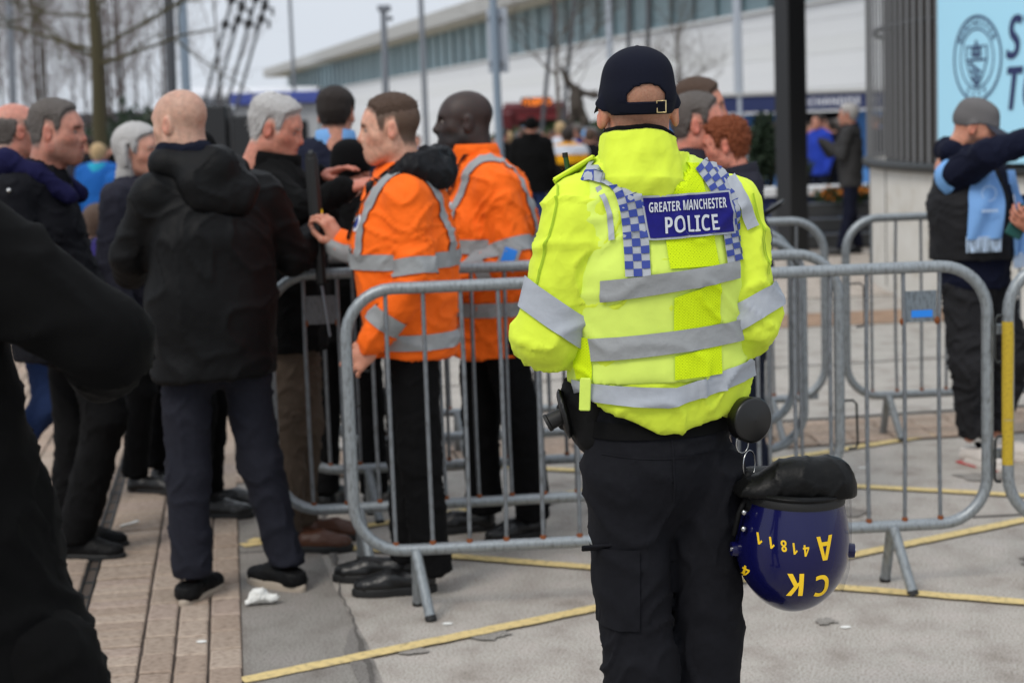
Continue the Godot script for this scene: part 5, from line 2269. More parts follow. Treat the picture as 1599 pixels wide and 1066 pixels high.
	var ps := solid([
		cone(Vector3(0.02, 0.1, 0.03), Vector3(0.015, 0.02, 0.03), 0.045, 0.04, 0.03),
		cone(Vector3(-0.015, 0.12, 0.01), Vector3(-0.035, 0.06, 0.01), 0.035, 0.03, 0.03),
		cone(Vector3(0.02, 0.1, -0.04), Vector3(0.01, 0.02, -0.03), 0.045, 0.04, 0.03),
	], 0.007, 0.003, Vector3(12, 12, 12))
	piece("case", ps.mesh(), mats.black_nylon, pouch)
	var fs := solid([ball(Vector3(-0.045, 0.07, 0.02), Vector3(0.012, 0.055, 0.042), 0.01, Basis(Vector3.BACK, 0.2)), dig(ball(Vector3(-0.066, 0.06, 0.02), Vector3(0.018, 0.04, 0.03), 0.006))], 0.005)
	piece("flap", fs.mesh(), mats.black_leather, pouch)
	var ts := Soup.new()
	ts.rod(Vector3(-0.035, 0.075, 0.025), Vector3(-0.078, 0.055, 0.03), 0.016, 0.018, 14)
	ts.rod(Vector3(-0.078, 0.055, 0.03), Vector3(-0.084, 0.052, 0.03), 0.02, 0.019, 14)
	piece("torch_end", ts.mesh(), mats.black_rubber, pouch)
	# round cuff case and key chain on the right
	var cc := thing("cuff_case", "round black leather cuff case on the officer's right hip", "cuff case", root.position + Vector3(0.17, 1.03, 0.02))
	var ccs := Soup.new()
	ccs.lathe(Transform3D(Basis(Vector3.UP, 0.5) * Basis(Vector3.RIGHT, PI / 2), Vector3(0.012, 0.0, 0.035)), PackedVector2Array([Vector2(0.001, -0.022), Vector2(0.036, -0.02), Vector2(0.047, -0.015), Vector2(0.049, 0.011), Vector2(0.043, 0.018), Vector2(0.001, 0.022)]), 30)
	piece("case", ccs.mesh(), mats.black_leather, cc)
	var kc := thing("key_ring", "steel key ring and clip hanging below the cuff case", "key ring", root.position + Vector3(0.165, 0.98, 0.06))
	for q in [[0.0, 0.0, 0.02, 0.3], [0.014, -0.045, 0.03, 0.8]]:
		var ks := Soup.new()
		var kp := PackedVector3Array()
		var kr := PackedFloat32Array()
		for k in 20:
			var an := TAU * k / 20
			kp.append(Basis(Vector3.UP, q[3]) * Vector3(cos(an) * q[2] * 0.7, sin(an) * q[2], 0) + Vector3(q[0], q[1], 0))
			kr.append(0.0016)
		ks.tube(kp, kr, 6, true)
		piece("ring", ks.mesh(), mats.steel, kc)
	var clip := solid([cone(Vector3(0.012, -0.07, 0), Vector3(0.018, -0.13, 0.01), 0.014, 0.02, 0.02), cone(Vector3(0.018, -0.13, 0.01), Vector3(0.07, -0.11, 0.01), 0.014, 0.018, 0.02)], 0.005)
	piece("strap", clip.mesh(), mats.black_nylon, kc)
	# radio
	var ra := thing("police_radio", "black police radio with green aerial on the officer's left shoulder", "radio", root.position + Vector3(-0.178, 1.5, -0.06))
	var rs := Soup.new()
	rs.box(Transform3D(Basis(Vector3.BACK, -0.25), Vector3(-0.008, 0.0, 0)), Vector3(0.05, 0.09, 0.03), 0.008)
	piece("case", rs.mesh(), mats.black_rubber, ra)
	var al := Soup.new()
	al.tube(PackedVector3Array([Vector3(0.002, 0.02, 0), Vector3(-0.001, 0.06, 0.0), Vector3(-0.006, 0.092, 0)]), PackedFloat32Array([0.0065, 0.0062, 0.0055]), 10)
	piece("aerial", al.mesh(), mats.aerial_green, ra)
	var at := Soup.new()
	at.rod(Vector3(-0.006, 0.088, 0), Vector3(-0.0068, 0.098, 0), 0.0065, 0.006, 10)
	piece("aerial_tip", at.mesh(), mats.black_rubber, ra)
	var kn := Soup.new()
	kn.rod(Vector3(0.015, 0.04, 0), Vector3(0.013, 0.07, 0), 0.008, 0.0085, 12)
	piece("knob", kn.mesh(), mats.black_rubber, ra)
	var cb := Soup.new()
	cb.tube(PackedVector3Array([Vector3(-0.02, 0.03, 0.012), Vector3(-0.03, 0.0, 0.018), Vector3(-0.026, -0.06, 0.02)]), PackedFloat32Array([0.008, 0.009, 0.006]), 8)
	piece("cable", cb.mesh(), mats.black_rubber, ra)
	# ear wire
	var ew := Soup.new()
	ew.tube(PackedVector3Array([Vector3(-0.105, 1.665, 0.005), Vector3(-0.104, 1.635, 0.02), Vector3(-0.095, 1.61, 0.025), Vector3(-0.1, 1.59, 0.03)]), PackedFloat32Array([0.003, 0.0025, 0.0025, 0.0025]), 6)
	piece("ear_wire", ew.mesh(), mats.black_rubber, root)


func make_helmet() -> void:
	var t := thing("riot_helmet", "dark blue riot helmet hung upside down from the officer's belt, yellow letters", "helmet", Vector3(0.311 + 0.262, 0.602, -3.66))
	t.rotation.z = -0.05
	var prof := PackedVector2Array([Vector2(0.001, 0.012), Vector2(0.03, 0.0165), Vector2(0.06, 0.032), Vector2(0.085, 0.056), Vector2(0.104, 0.085), Vector2(0.116, 0.118), Vector2(0.12, 0.15), Vector2(0.118, 0.185), Vector2(0.111, 0.225), Vector2(0.102, 0.262), Vector2(0.098, 0.268), Vector2(0.094, 0.262), Vector2(0.1, 0.225)])
	var c := Curve2D.new()
	for k in prof.size():
		var a := prof[maxi(k - 1, 0)]
		var b := prof[mini(k + 1, prof.size() - 1)]
		c.add_point(prof[k], (a - b) / 6.0, (b - a) / 6.0)
	c.bake_interval = 0.006
	var fine := c.get_baked_points()
	var s := Soup.new()
	s.lathe(Transform3D(), fine, 56, 1.0, 1.16)
	var shell := piece("shell", s.mesh(), mats.helmet_blue, t)
	var rim := Soup.new()
	rim.lathe(Transform3D(), PackedVector2Array([Vector2(0.103, 0.25), Vector2(0.107, 0.252), Vector2(0.107, 0.27), Vector2(0.1, 0.274), Vector2(0.094, 0.27)]), 56, 1.0, 1.16)
	piece("rim", rim.mesh(), mats.black_rubber, t)
	# leather neck curtain flopped over the top
	var P := [
		cone(Vector3(-0.085, 0.272, 0.03), Vector3(0.065, 0.268, 0.03), 0.05, 0.05, 0.06, Vector3(0, 1, 0), 0.55),
		cone(Vector3(-0.03, 0.3, 0.05), Vector3(0.06, 0.305, 0.04), 0.036, 0.044, 0.06),
		cone(Vector3(-0.075, 0.275, 0.05), Vector3(0.0, 0.302, 0.05), 0.022, 0.04, 0.05),
		ball(Vector3(0.078, 0.3, 0.03), Vector3(0.032, 0.036, 0.05), 0.05),
		cone(Vector3(-0.08, 0.27, -0.06), Vector3(0.08, 0.275, -0.06), 0.04, 0.045, 0.05),
		cut(Vector3(0, 0.268, 0), Vector3(0, -1, 0), 0.01),
	]
	piece("neck_curtain", solid(P, 0.006, 0.004, Vector3(7, 6, 7), Vector3(3, 1, 2)).mesh(), mats.soft_leather, t)
	var hem := Soup.new()
	hem.lathe(Transform3D(), PackedVector2Array([Vector2(0.104, 0.266), Vector2(0.11, 0.27), Vector2(0.11, 0.277), Vector2(0.1, 0.28)]), 56, 1.0, 1.16)
	piece("curtain_hem", hem.mesh(), mats.soft_leather, t)
	for sx in [-1.0, 1.0]:
		var k := Soup.new()
		k.rod(Vector3(sx * 0.113, 0.145, 0.012), Vector3(sx * 0.131, 0.145, 0.014), 0.017, 0.015, 18)
		var kn := piece("visor_knob", k.mesh(), mats.helmet_blue, t)
		var sc := Soup.new()
		sc.rod(Vector3(sx * 0.131, 0.145, 0.014), Vector3(sx * 0.133, 0.145, 0.014), 0.006, 0.005, 10)
		piece("screw", sc.mesh(), mats.steel, kn)
	# visor behind, edge-on
	var v := Soup.new()
	var rows := []
	for y in [0.05, 0.1, 0.16, 0.22, 0.28]:
		var row := PackedVector3Array()
		for k in 21:
			var an := lerpf(-PI / 2, PI / 2, k / 20.0)
			var r := lerp_keys([[0.0, 0.1], [0.1, 0.125], [0.2, 0.128], [0.28, 0.12]], y)
			row.append(Vector3(sin(an) * r, y, -cos(an) * r * 1.22))
		rows.append(row)
	v.sheet(rows)
	piece("visor", v.mesh(), mats.visor, t)
	# chin strap with studs on the left
	var cs := Soup.new()
	cs.tube(PackedVector3Array([Vector3(-0.1, 0.27, 0.03), Vector3(-0.122, 0.23, 0.05), Vector3(-0.128, 0.18, 0.03)]), PackedFloat32Array([0.007, 0.006, 0.006]), 8)
	piece("strap", cs.mesh(), mats.black_nylon, t)
	for y in [0.2, 0.235]:
		var st := Soup.new()
		st.lathe(Transform3D(Basis(Vector3.RIGHT, PI / 2), Vector3(-0.113, y, 0.062)), ball_profile(0.007), 10)
		piece("stud", st.mesh(), mats.steel, t)
	# yellow lettering, upside down as the helmet hangs
	var dep := func(p: Vector3) -> Vector3:
		var r := 0.1
		for k in fine.size() - 1:
			if fine[k].y <= p.y and fine[k + 1].y > p.y and k < fine.size() * 0.8:
				r = lerpf(fine[k].x, fine[k + 1].x, (p.y - fine[k].y) / (fine[k + 1].y - fine[k].y))
				break
		return Vector3(p.x, p.y, sqrt(maxf(r * r - p.x * p.x, 0.0)) * 1.16 + 0.0012)
	for q in [["C", 0.053, 0.045, 0.094, 0.8], ["K", 0.053, -0.012, 0.098, 0.84], ["A", 0.05, 0.046, 0.177, 0.8]]:
		piece("lettering", helmet_text(q[0], q[1], Vector3(q[2], q[3], 0), q[4], dep, PI + 0.05).mesh(), mats.yellow_print, shell)
	var digits := "41811"
	for k in 5:
		piece("lettering", helmet_text(digits[k], 0.0235, Vector3(0.006 - k * 0.0225, 0.174 + k * 0.0035, 0), 0.75, dep, PI + 0.12).mesh(), mats.yellow_print, shell)
	piece("lettering", helmet_text("4", 0.03, Vector3(-0.104, 0.105, 0), 0.5, dep, PI).mesh(), mats.yellow_print, shell)


func helmet_text(txt: String, h: float, c: Vector3, squeeze: float, dep: Callable, turn: float) -> Soup:
	var s := text_soup(txt, h, font_of("Droid Sans"), 0.0004, squeeze)
	# cut the strokes finer so that they follow the curve
	var fine := Soup.new()
	var rot := Basis(Vector3.BACK, turn)
	for k in range(0, s.i.size(), 3):
		var a := s.v[s.i[k]]
		var b := s.v[s.i[k + 1]]
		var d := s.v[s.i[k + 2]]
		if a.z < 0.0 or b.z < 0.0 or d.z < 0.0:
			continue
		var n := clampi(int(maxf(a.distance_to(b), maxf(b.distance_to(d), a.distance_to(d))) / 0.006) + 1, 1, 10)
		for x in n:
			for y in n - x:
				var P := func(u: int, v: int) -> int:
					var p := a + (b - a) * (float(u) / n) + (d - a) * (float(v) / n)
					var q: Vector3 = dep.call(rot * p + c)
					return fine.vert(q, (Vector3(q.x, 0, q.z)).normalized())
				fine.tri(P.call(x, y), P.call(x + 1, y), P.call(x, y + 1))
				if x + y < n - 1:
					fine.tri(P.call(x + 1, y), P.call(x + 1, y + 1), P.call(x, y + 1))
	return fine


# the sleeve alone, with the coat's creases
func arm_field(f: Field, j: Dictionary, s: String) -> Field:
	var o := field([], f.cell, f.fold, f.fold_scale, f.fold_at)
	for p in f.prims:
		if p.kind == 0 and (p.a.is_equal_approx(j["sh" + s]) or p.a.is_equal_approx(j["el" + s])):
			o.prims.append(p)
	return o


# the trunk alone
func trunk_field(f: Field) -> Field:
	var o := field([], f.cell, f.fold, f.fold_scale, f.fold_at)
	for k in 5:
		o.prims.append(f.prims[k])
	for p in f.prims:
		if p.kind == 1:
			o.prims.append(p)
	return o


func make_stewards() -> void:
	# younger steward with the wand
	var f := Vector3(-1, 0, 0.05)
	var j := {
		"hip": Vector3(0.07, 0.93, 0), "waist": Vector3(0.06, 1.07, 0), "chest": Vector3(0.06, 1.28, 0), "neck": Vector3(0.065, 1.47, 0),
		"head": Vector3(0.022, 1.657, 0), "look": Vector3(-1, -0.05, 0.02),
		"shL": Vector3(0.085, 1.405, 0.165), "shR": Vector3(0.05, 1.405, -0.165), "elL": Vector3(0.105, 1.14, 0.215), "elR": Vector3(-0.02, 1.15, -0.235),
		"wrL": Vector3(-0.055, 0.925, 0.205), "wrR": Vector3(-0.175, 1.235, -0.2),
		"hpL": Vector3(0.085, 0.88, 0.085), "hpR": Vector3(0.06, 0.88, -0.085), "knL": Vector3(0.085, 0.47, 0.1), "knR": Vector3(0.03, 0.48, -0.09), "anL": Vector3(0.115, 0.09, 0.1), "anR": Vector3(0.02, 0.09, -0.1),
	}
	var P := person("person", "steward in orange jacket with short brown hair, holding a black search wand", Vector3(-0.428, 0, -6.27), {
		"f": f, "j": j, "cell": 0.01,
		"coat": {"r": 0.21, "q": 0.86, "hem": 0.85, "hem_r": 0.195, "sleeve": 0.072, "cuff": 0.78, "mat": mats.hi_orange, "fold": 0.014, "fold_scale": Vector3(6, 8, 6)},
		"trousers": {"mat": mats.black_cloth, "r": 0.155, "thigh": 0.09, "knee": 0.074, "ankle": 0.07},
		"shoes": {"style": "shoe", "mat": mats.black_leather, "atL": Vector3(0.02, 0, 0.1), "atR": Vector3(-0.07, 0, -0.1), "dirL": Vector3(-1, 0, 0.1), "dirR": Vector3(-1, 0, 0.0)},
		"head": {"skin": Color(0.83, 0.65, 0.56), "hair": "short", "top": 0.009, "strand": 0.011, "strand_lift": 0.9, "strand_count": 4500, "side": -0.004, "hairline": 0.004, "fade": 0.62, "hair_color": Color(0.3, 0.23, 0.18), "hair_mat": mats.hair_brown, "cell": 0.0045, "eyes": true, "nose": 1.1},
		"hands": [{"side": 1.0, "at": Vector3(-0.06, 0.91, 0.205), "along": Vector3(-0.75, -0.7, -0.02), "palm": Vector3(0.1, -0.2, -1), "curl": 0.9},
			{"side": -1.0, "at": Vector3(-0.195, 1.25, -0.205), "along": Vector3(-0.42, 0.85, 0.12), "palm": Vector3(-0.75, -0.35, -0.5), "curl": 1.25}],
	})
	dress_steward(P, 1)
	# padded hood and dark collar
	var hp := [
		cone(Vector3(0.16, 1.55, 0.075), Vector3(0.2, 1.545, -0.075), 0.05, 0.05, 0.03),
		cone(Vector3(0.1, 1.52, 0.12), Vector3(0.185, 1.49, 0.085), 0.05, 0.055, 0.03),
		cone(Vector3(0.02, 1.46, 0.09), Vector3(0.1, 1.52, 0.115), 0.04, 0.05, 0.03),
		cone(Vector3(0.1, 1.52, -0.12), Vector3(0.185, 1.49, -0.085), 0.05, 0.055, 0.03),
		cone(Vector3(0.02, 1.46, -0.09), Vector3(0.1, 1.52, -0.115), 0.04, 0.05, 0.03),
		cone(Vector3(0.2, 1.5, 0.06), Vector3(0.21, 1.49, -0.06), 0.045, 0.045, 0.03),
		cone(Vector3(-0.035, 1.45, 0.05), Vector3(-0.035, 1.45, -0.05), 0.035, 0.035, 0.03),
		cone(Vector3(0.06, 1.44, 0.06), Vector3(0.06, 1.44, -0.06), 0.07, 0.07, 0.04),
	]
	piece("hood", solid(hp, 0.008, 0.009, Vector3(11, 13, 11)).mesh(), mats.black_padded, P.coat)
	var w := thing("search_wand", "black hand-held search wand held upright by the orange steward", "metal detector", Vector3(-0.428 - 0.268, 1.06, -6.495))
	w.rotation.z = 0.035
	var ws := Soup.new()
	ws.box(Transform3D(Basis(), Vector3(0, 0.36, 0)), Vector3(0.048, 0.3, 0.03), 0.012)
	ws.box(Transform3D(Basis(), Vector3(0.0, 0.5, 0)), Vector3(0.04, 0.06, 0.026), 0.012)
	piece("paddle", ws.mesh(), mats.black_plastic, w)
	var wh := Soup.new()
	wh.box(Transform3D(Basis(), Vector3(0, 0.13, 0)), Vector3(0.036, 0.2, 0.032), 0.01)
	piece("grip", wh.mesh(), mats.black_rubber, w)
	for y in [0.3, 0.252]:
		var led := Soup.new()
		led.box(Transform3D(Basis(), Vector3(0.024, y, 0.006)), Vector3(0.006, 0.022 if y > 0.28 else 0.01, 0.01), 0.002)
		piece("label_mark", led.mesh(), mats.yellow_print, w)
	var ct := Soup.new()
	ct.tube(PackedVector3Array([Vector3(0, 0.03, 0), Vector3(0.01, -0.08, 0.01), Vector3(0.015, -0.16, 0)]), PackedFloat32Array([0.006, 0.005, 0.005]), 6)
	piece("wrist_cord", ct.mesh(), mats.pole_grey, w)

	# larger steward behind
	f = Vector3(-1, 0, 0.12)
	j = {
		"hip": Vector3(0.0, 0.9, 0), "waist": Vector3(0.0, 1.04, 0), "chest": Vector3(0.01, 1.27, 0), "neck": Vector3(-0.04, 1.5, 0),
		"head": Vector3(-0.082, 1.672, 0.0), "look": Vector3(-1, 0.02, 0.05),
		"shL": Vector3(0.04, 1.4, 0.185), "shR": Vector3(-0.02, 1.4, -0.185), "elL": Vector3(0.1, 1.145, 0.235), "elR": Vector3(-0.1, 1.14, -0.25),
		"wrL": Vector3(-0.1, 1.06, 0.26), "wrR": Vector3(-0.28, 1.1, -0.2),
		"hpL": Vector3(0.03, 0.86, 0.09), "hpR": Vector3(-0.04, 0.86, -0.09), "knL": Vector3(0.11, 0.47, 0.1), "knR": Vector3(-0.06, 0.47, -0.1), "anL": Vector3(0.14, 0.09, 0.08), "anR": Vector3(-0.06, 0.09, -0.08),
	}
	var Q := person("person", "heavy-set steward in orange jacket with shaved dark-skinned head, half turned away", Vector3(-0.079, 0, -7.05), {
		"f": f, "j": j, "cell": 0.011,
		"coat": {"r": 0.235, "q": 0.8, "hem": 0.74, "hem_r": 0.19, "sleeve": 0.085, "cuff": 0.75, "mat": mats.hi_orange, "fold": 0.015, "fold_scale": Vector3(6, 8, 6), "belly": 0.8},
		"trousers": {"mat": mats.black_cloth, "r": 0.16, "thigh": 0.095, "knee": 0.078, "ankle": 0.072},
		"shoes": {"style": "boot", "dirL": Vector3(-0.75, 0, 0.6), "dirR": Vector3(-1, 0, 0.2), "atL": Vector3(0.1, 0, 0.1), "atR": Vector3(-0.12, 0, -0.06)},
		"head": {"skin": Color(0.2, 0.14, 0.12), "hair": "none", "fat": 0.012, "size": 1.04, "stubble": 0.6, "beard": 1.0, "hair_color": Color(0.06, 0.05, 0.05), "brow_color": Color(0.06, 0.05, 0.05), "cell": 0.005, "eyes": true, "nose": 1.25, "neck": 0.068},
		"hands": [{"side": 1.0, "at": Vector3(-0.11, 1.06, 0.26), "along": Vector3(-0.95, 0.1, 0.0), "palm": Vector3(0, 0, -1), "curl": 0.8}],
		"collar": {"mat": mats.hi_orange, "r": 0.098, "h": 0.085, "dip": 0.0},
	})
	dress_steward(Q, 2)


func dress_steward(P: Dictionary, which: int) -> void:
	var f: Field = P.field
	var j: Dictionary = P.j
	var c: Node = P.coat
	var tk := trunk_field(f)
	var f0: Vector3 = j.f
	var l: Vector3 = j.l
	var big := which == 2
	var y1 := 1.2 if not big else 1.19
	var y2 := 0.915 if not big else 0.94
	for y in [y1, y2]:
		piece("reflective_band", band(tk, Vector3(j.waist.x, y - 0.028, j.waist.z), Vector3(j.waist.x, y + 0.028, j.waist.z), 0.0, 1.0, f0, 0.0, 1.0, 0.36, 96, 6, 0.0075).mesh(), mats.silver, c)
	for s in ["L", "R"]:
		var af := arm_field(f, j, s)
		piece("reflective_band", band(af, j["sh" + s], j["el" + s], 0.74, 0.96, f0, 0.0, 1.0, 0.16, 44, 6, 0.0075).mesh(), mats.silver, c)
		piece("reflective_band", band(af, j["el" + s], j["wr" + s], 0.55, 0.78, f0, 0.0, 1.0, 0.16, 44, 6, 0.0075).mesh(), mats.silver, c)
		var sg := 1.0 if s == "L" else -1.0
		var sh: Vector3 = j["sh" + s]
		var mid := Vector3(j.chest.x, 0, j.chest.z) + l * sg * 0.13
		var r := 0.17 if not big else 0.19
		piece("brace_tape", strap(tk, PackedVector3Array([mid + f0 * r + Vector3(0, y1, 0), mid + f0 * (r - 0.01) + Vector3(0, 1.33, 0), mid + f0 * 0.09 + Vector3(0, 1.45, 0), mid + Vector3(0, 1.5, 0), mid - f0 * 0.1 + Vector3(0, 1.46, 0), mid - f0 * r + Vector3(0, 1.33, 0), mid - f0 * r + Vector3(0, y1, 0)]), Vector3.ZERO, 0.046, 60, 4, 0.0085).mesh(), mats.silver, c)
	# dark zip edge down the front, badge, lanyard
	var front := PackedVector3Array()
	for k in 6:
		front.append(Vector3(j.chest.x, lerpf(1.42, 0.88, k / 5.0), j.chest.z) + f0 * 0.2 + l * 0.02)
	piece("zip_edge", strap(f, front, Vector3.ZERO, 0.035, 24, 2, 0.005).mesh(), mats.black_cloth, c)
	var bc := Vector3(j.chest.x, 1.345, j.chest.z) + f0 * 0.2 + l * 0.085
	bc = f.snap(bc, 0.006)
	var g := f.grad(bc)
	var b := Soup.new()
	b.lathe(Transform3D(Basis(Quaternion(Vector3.UP, g)), bc), PackedVector2Array([Vector2(0.032, 0.0), Vector2(0.031, 0.002), Vector2(0.0005, 0.0025)]), 24)
	var bd := piece("badge", b.mesh(), mats.white_print, c)
	var b2 := Soup.new()
	b2.lathe(Transform3D(Basis(Quaternion(Vector3.UP, g)), bc + g * 0.003), PackedVector2Array([Vector2(0.02, 0.0), Vector2(0.019, 0.001), Vector2(0.0005, 0.0012)]), 20)
	piece("badge_centre", b2.mesh(), mats.police_blue_light, bd)
	if big:
		# pass holder on the forearm sleeve
		var pc: Vector3 = j.elL.lerp(j.wrL, 0.12) + Vector3(0.0, 0.02, 0.1)
		pc = f.snap(pc, 0.008)
		var gn := f.grad(pc)
		var bs := Basis(Vector3.UP.cross(gn).normalized(), gn.cross(Vector3.UP.cross(gn)).normalized(), gn)
		var h := Soup.new()
		h.box(Transform3D(bs * Basis(Vector3.BACK, -0.35), pc), Vector3(0.075, 0.1, 0.006), 0.002)
		var hm := piece("pass_holder", h.mesh(), mats.silver, c)
		var h2 := Soup.new()
		h2.box(Transform3D(bs * Basis(Vector3.BACK, -0.35), pc + gn * 0.004), Vector3(0.05, 0.07, 0.004), 0.001)
		piece("pass_card", h2.mesh(), mats.blue_sticker, hm)
	var la := PackedVector3Array()
	for k in 5:
		la.append(j.neck + Vector3(0, 0.06 - 0.075 * k, 0) + f0 * (0.02 + 0.05 * k) + l * (0.09 - 0.012 * k))
	piece("lanyard", strap(f, la, Vector3.ZERO, 0.012, 18, 1, 0.01).mesh(), mats.black_cloth, c)


func make_queue() -> void:
	# bald man seen from behind, arms held out for the search
	var f := Vector3(-0.6, 0, -0.8)
	var j := {
		"hip": Vector3(-0.04, 0.92, 0), "waist": Vector3(-0.03, 1.08, 0), "chest": Vector3(-0.02, 1.3, 0), "neck": Vector3(-0.06, 1.5, 0),
		"head": Vector3(-0.117, 1.7, -0.03), "look": Vector3(-0.9, -0.05, -0.55),
		"shL": Vector3(-0.2, 1.45, 0.08), "shR": Vector3(0.15, 1.43, -0.1), "elL": Vector3(-0.31, 1.24, 0.02), "elR": Vector3(0.235, 1.2, -0.2),
		"wrL": Vector3(-0.36, 1.16, -0.22), "wrR": Vector3(0.33, 1.28, -0.42),
		"hpL": Vector3(-0.13, 0.87, 0.03), "hpR": Vector3(0.06, 0.87, -0.04), "knL": Vector3(-0.145, 0.46, 0.04), "knR": Vector3(0.1, 0.47, -0.06), "anL": Vector3(-0.145, 0.1, 0.07), "anR": Vector3(0.18, 0.1, -0.06),
	}
	var P := person("person", "bald man from behind in long black hooded coat and dark grey trousers", Vector3(-1.029, 0, -6.23), {
		"f": f, "j": j, "cell": 0.011,
		"coat": {"name": "coat", "r": 0.225, "q": 0.74, "hem": 0.805, "hem_r": 0.235, "waist": 1.0, "sleeve": 0.078, "cuff": 0.8, "mat": mats.black_shell, "fold": 0.011, "fold_scale": Vector3(4, 5, 4)},
		"trousers": {"mat": mats.charcoal_blue, "r": 0.165, "thigh": 0.096, "knee": 0.08, "ankle": 0.066, "cut": 0.01, "fold": 0.01, "fold_scale": Vector3(4.5, 6, 4.5)},
		"shoes": {"mat": mats.black_nylon, "sole": mats.pale_rubber, "dirL": Vector3(0.3, 0, -1), "dirR": Vector3(-0.75, 0, -0.65), "atL": Vector3(-0.14, 0, 0.06), "atR": Vector3(0.165, 0, -0.06)},
		"head": {"skin": Color(0.79, 0.64, 0.56), "hair": "none", "cell": 0.005, "fade": 0.22, "hair_color": Color(0.55, 0.45, 0.4), "eyes": true, "fat": 0.006, "neck": 0.063},
	})
	var hp := [
		cone(Vector3(-0.17, 1.56, -0.06), Vector3(-0.16, 1.56, 0.07), 0.045, 0.05, 0.04),
		cone(Vector3(-0.16, 1.56, 0.07), Vector3(0.03, 1.55, 0.1), 0.05, 0.062, 0.04),
		cone(Vector3(0.03, 1.55, 0.1), Vector3(0.07, 1.53, -0.06), 0.06, 0.05, 0.04),
		cone(Vector3(-0.05, 1.49, 0.13), Vector3(0.11, 1.47, 0.06), 0.06, 0.06, 0.05),
		cone(Vector3(-0.02, 1.43, 0.14), Vector3(0.1, 1.42, 0.09), 0.045, 0.05, 0.05),
	]
	piece("hood", solid(hp, 0.009, 0.008, Vector3(6, 7, 6)).mesh(), mats.black_shell, P.coat)
	var ic := [
		cone(Vector3(-0.185, 1.585, -0.05), Vector3(-0.16, 1.6, 0.06), 0.03, 0.032, 0.03),
		cone(Vector3(-0.16, 1.6, 0.06), Vector3(-0.02, 1.6, 0.08), 0.032, 0.034, 0.03),
		cone(Vector3(-0.02, 1.6, 0.08), Vector3(0.03, 1.57, -0.04), 0.034, 0.03, 0.03),
	]
	piece("fleece_collar", solid(ic, 0.008, 0.006, Vector3(12, 12, 12)).mesh(), mats.navy_fleece, P.coat)

	# white-haired man being searched
	f = Vector3(1, 0, 0.1)
	j = {
		"hip": Vector3(-0.01, 0.92, 0), "waist": Vector3(-0.01, 1.07, 0), "chest": Vector3(-0.01, 1.28, 0), "neck": Vector3(-0.035, 1.5, 0),
		"head": Vector3(-0.022, 1.672, 0.0), "look": Vector3(1, -0.28, 0.12),
		"shL": Vector3(0.02, 1.42, -0.18), "shR": Vector3(-0.01, 1.42, 0.18), "elL": Vector3(0.14, 1.25, -0.24), "elR": Vector3(0.1, 1.36, 0.27),
		"wrL": Vector3(0.12, 1.47, -0.2), "wrR": Vector3(0.25, 1.43, 0.2),
		"knL": Vector3(0.02, 0.48, -0.09), "knR": Vector3(-0.02, 0.48, 0.09), "anL": Vector3(-0.02, 0.09, -0.1), "anR": Vector3(-0.06, 0.09, 0.1),
	}
	P = person("person", "white-haired man in black coat and beige trousers, hands raised to the steward", Vector3(-0.873, 0, -6.95), {
		"f": f, "j": j, "cell": 0.011,
		"coat": {"name": "coat", "r": 0.205, "q": 0.78, "hem": 0.8, "hem_r": 0.195, "sleeve": 0.07, "mat": mats.black_wool, "fold": 0.011},
		"trousers": {"mat": mats.taupe, "r": 0.16, "thigh": 0.09, "knee": 0.075, "ankle": 0.07, "fold": 0.011},
		"shoes": {"mat": mats.brown_leather, "atL": Vector3(0.06, 0, -0.1), "atR": Vector3(0.02, 0, 0.1)},
		"head": {"skin": Color(0.78, 0.54, 0.46), "hair": "short", "top": 0.02, "side": 0.008, "hairline": -0.004, "hair_color": Color(0.8, 0.78, 0.76), "hair_mat": mats.hair_white, "cell": 0.0045, "eyes": true, "tousle": 0.002, "strand": 0.018, "strand_curl": 0.4, "strand_lift": 0.5, "strand_count": 4500, "nose": 1.15, "fat": 0.008},
		"collar": {"mat": mats.black_wool, "r": 0.085, "h": 0.08},
		"hands": [{"side": -1.0, "at": Vector3(0.255, 1.435, 0.2), "along": Vector3(0.95, 0.25, -0.15), "palm": Vector3(0.1, -0.9, -0.3), "curl": 0.55},
			{"side": 1.0, "at": Vector3(0.125, 1.475, -0.2), "along": Vector3(0.85, 0.3, 0.2), "palm": Vector3(0, -1, 0), "curl": 0.45}],
	})
	# cuff button
	var bt := Soup.new()
	bt.lathe(Transform3D(Basis(Vector3.RIGHT, PI / 2), Vector3(0.19, 1.4, 0.275)), PackedVector2Array([Vector2(0.011, -0.004), Vector2(0.011, 0.003), Vector2(0.001, 0.004)]), 14)
	piece("cuff_button", bt.mesh(), mats.black_plastic, P.coat)

	# grey-haired man at the left edge
	f = Vector3(1, 0, 0.2)
	j = {
		"hip": Vector3(0.12, 0.93, 0), "waist": Vector3(0.06, 1.08, 0), "chest": Vector3(0.04, 1.3, 0), "neck": Vector3(0.09, 1.51, 0),
		"head": Vector3(0.15, 1.69, 0.0), "look": Vector3(1, -0.05, 0.1),
		"shL": Vector3(0.06, 1.45, -0.19), "shR": Vector3(0.0, 1.45, 0.19), "elL": Vector3(0.12, 1.17, -0.24), "elR": Vector3(0.04, 1.17, 0.25),
		"wrL": Vector3(0.2, 0.98, -0.2), "wrR": Vector3(0.17, 0.97, 0.23),
		"hpL": Vector3(0.12, 0.88, -0.09), "hpR": Vector3(0.24, 0.86, 0.09), "knL": Vector3(0.12, 0.48, -0.1), "knR": Vector3(0.29, 0.56, 0.1), "anL": Vector3(0.05, 0.09, -0.1), "anR": Vector3(0.14, 0.09, 0.1),
	}
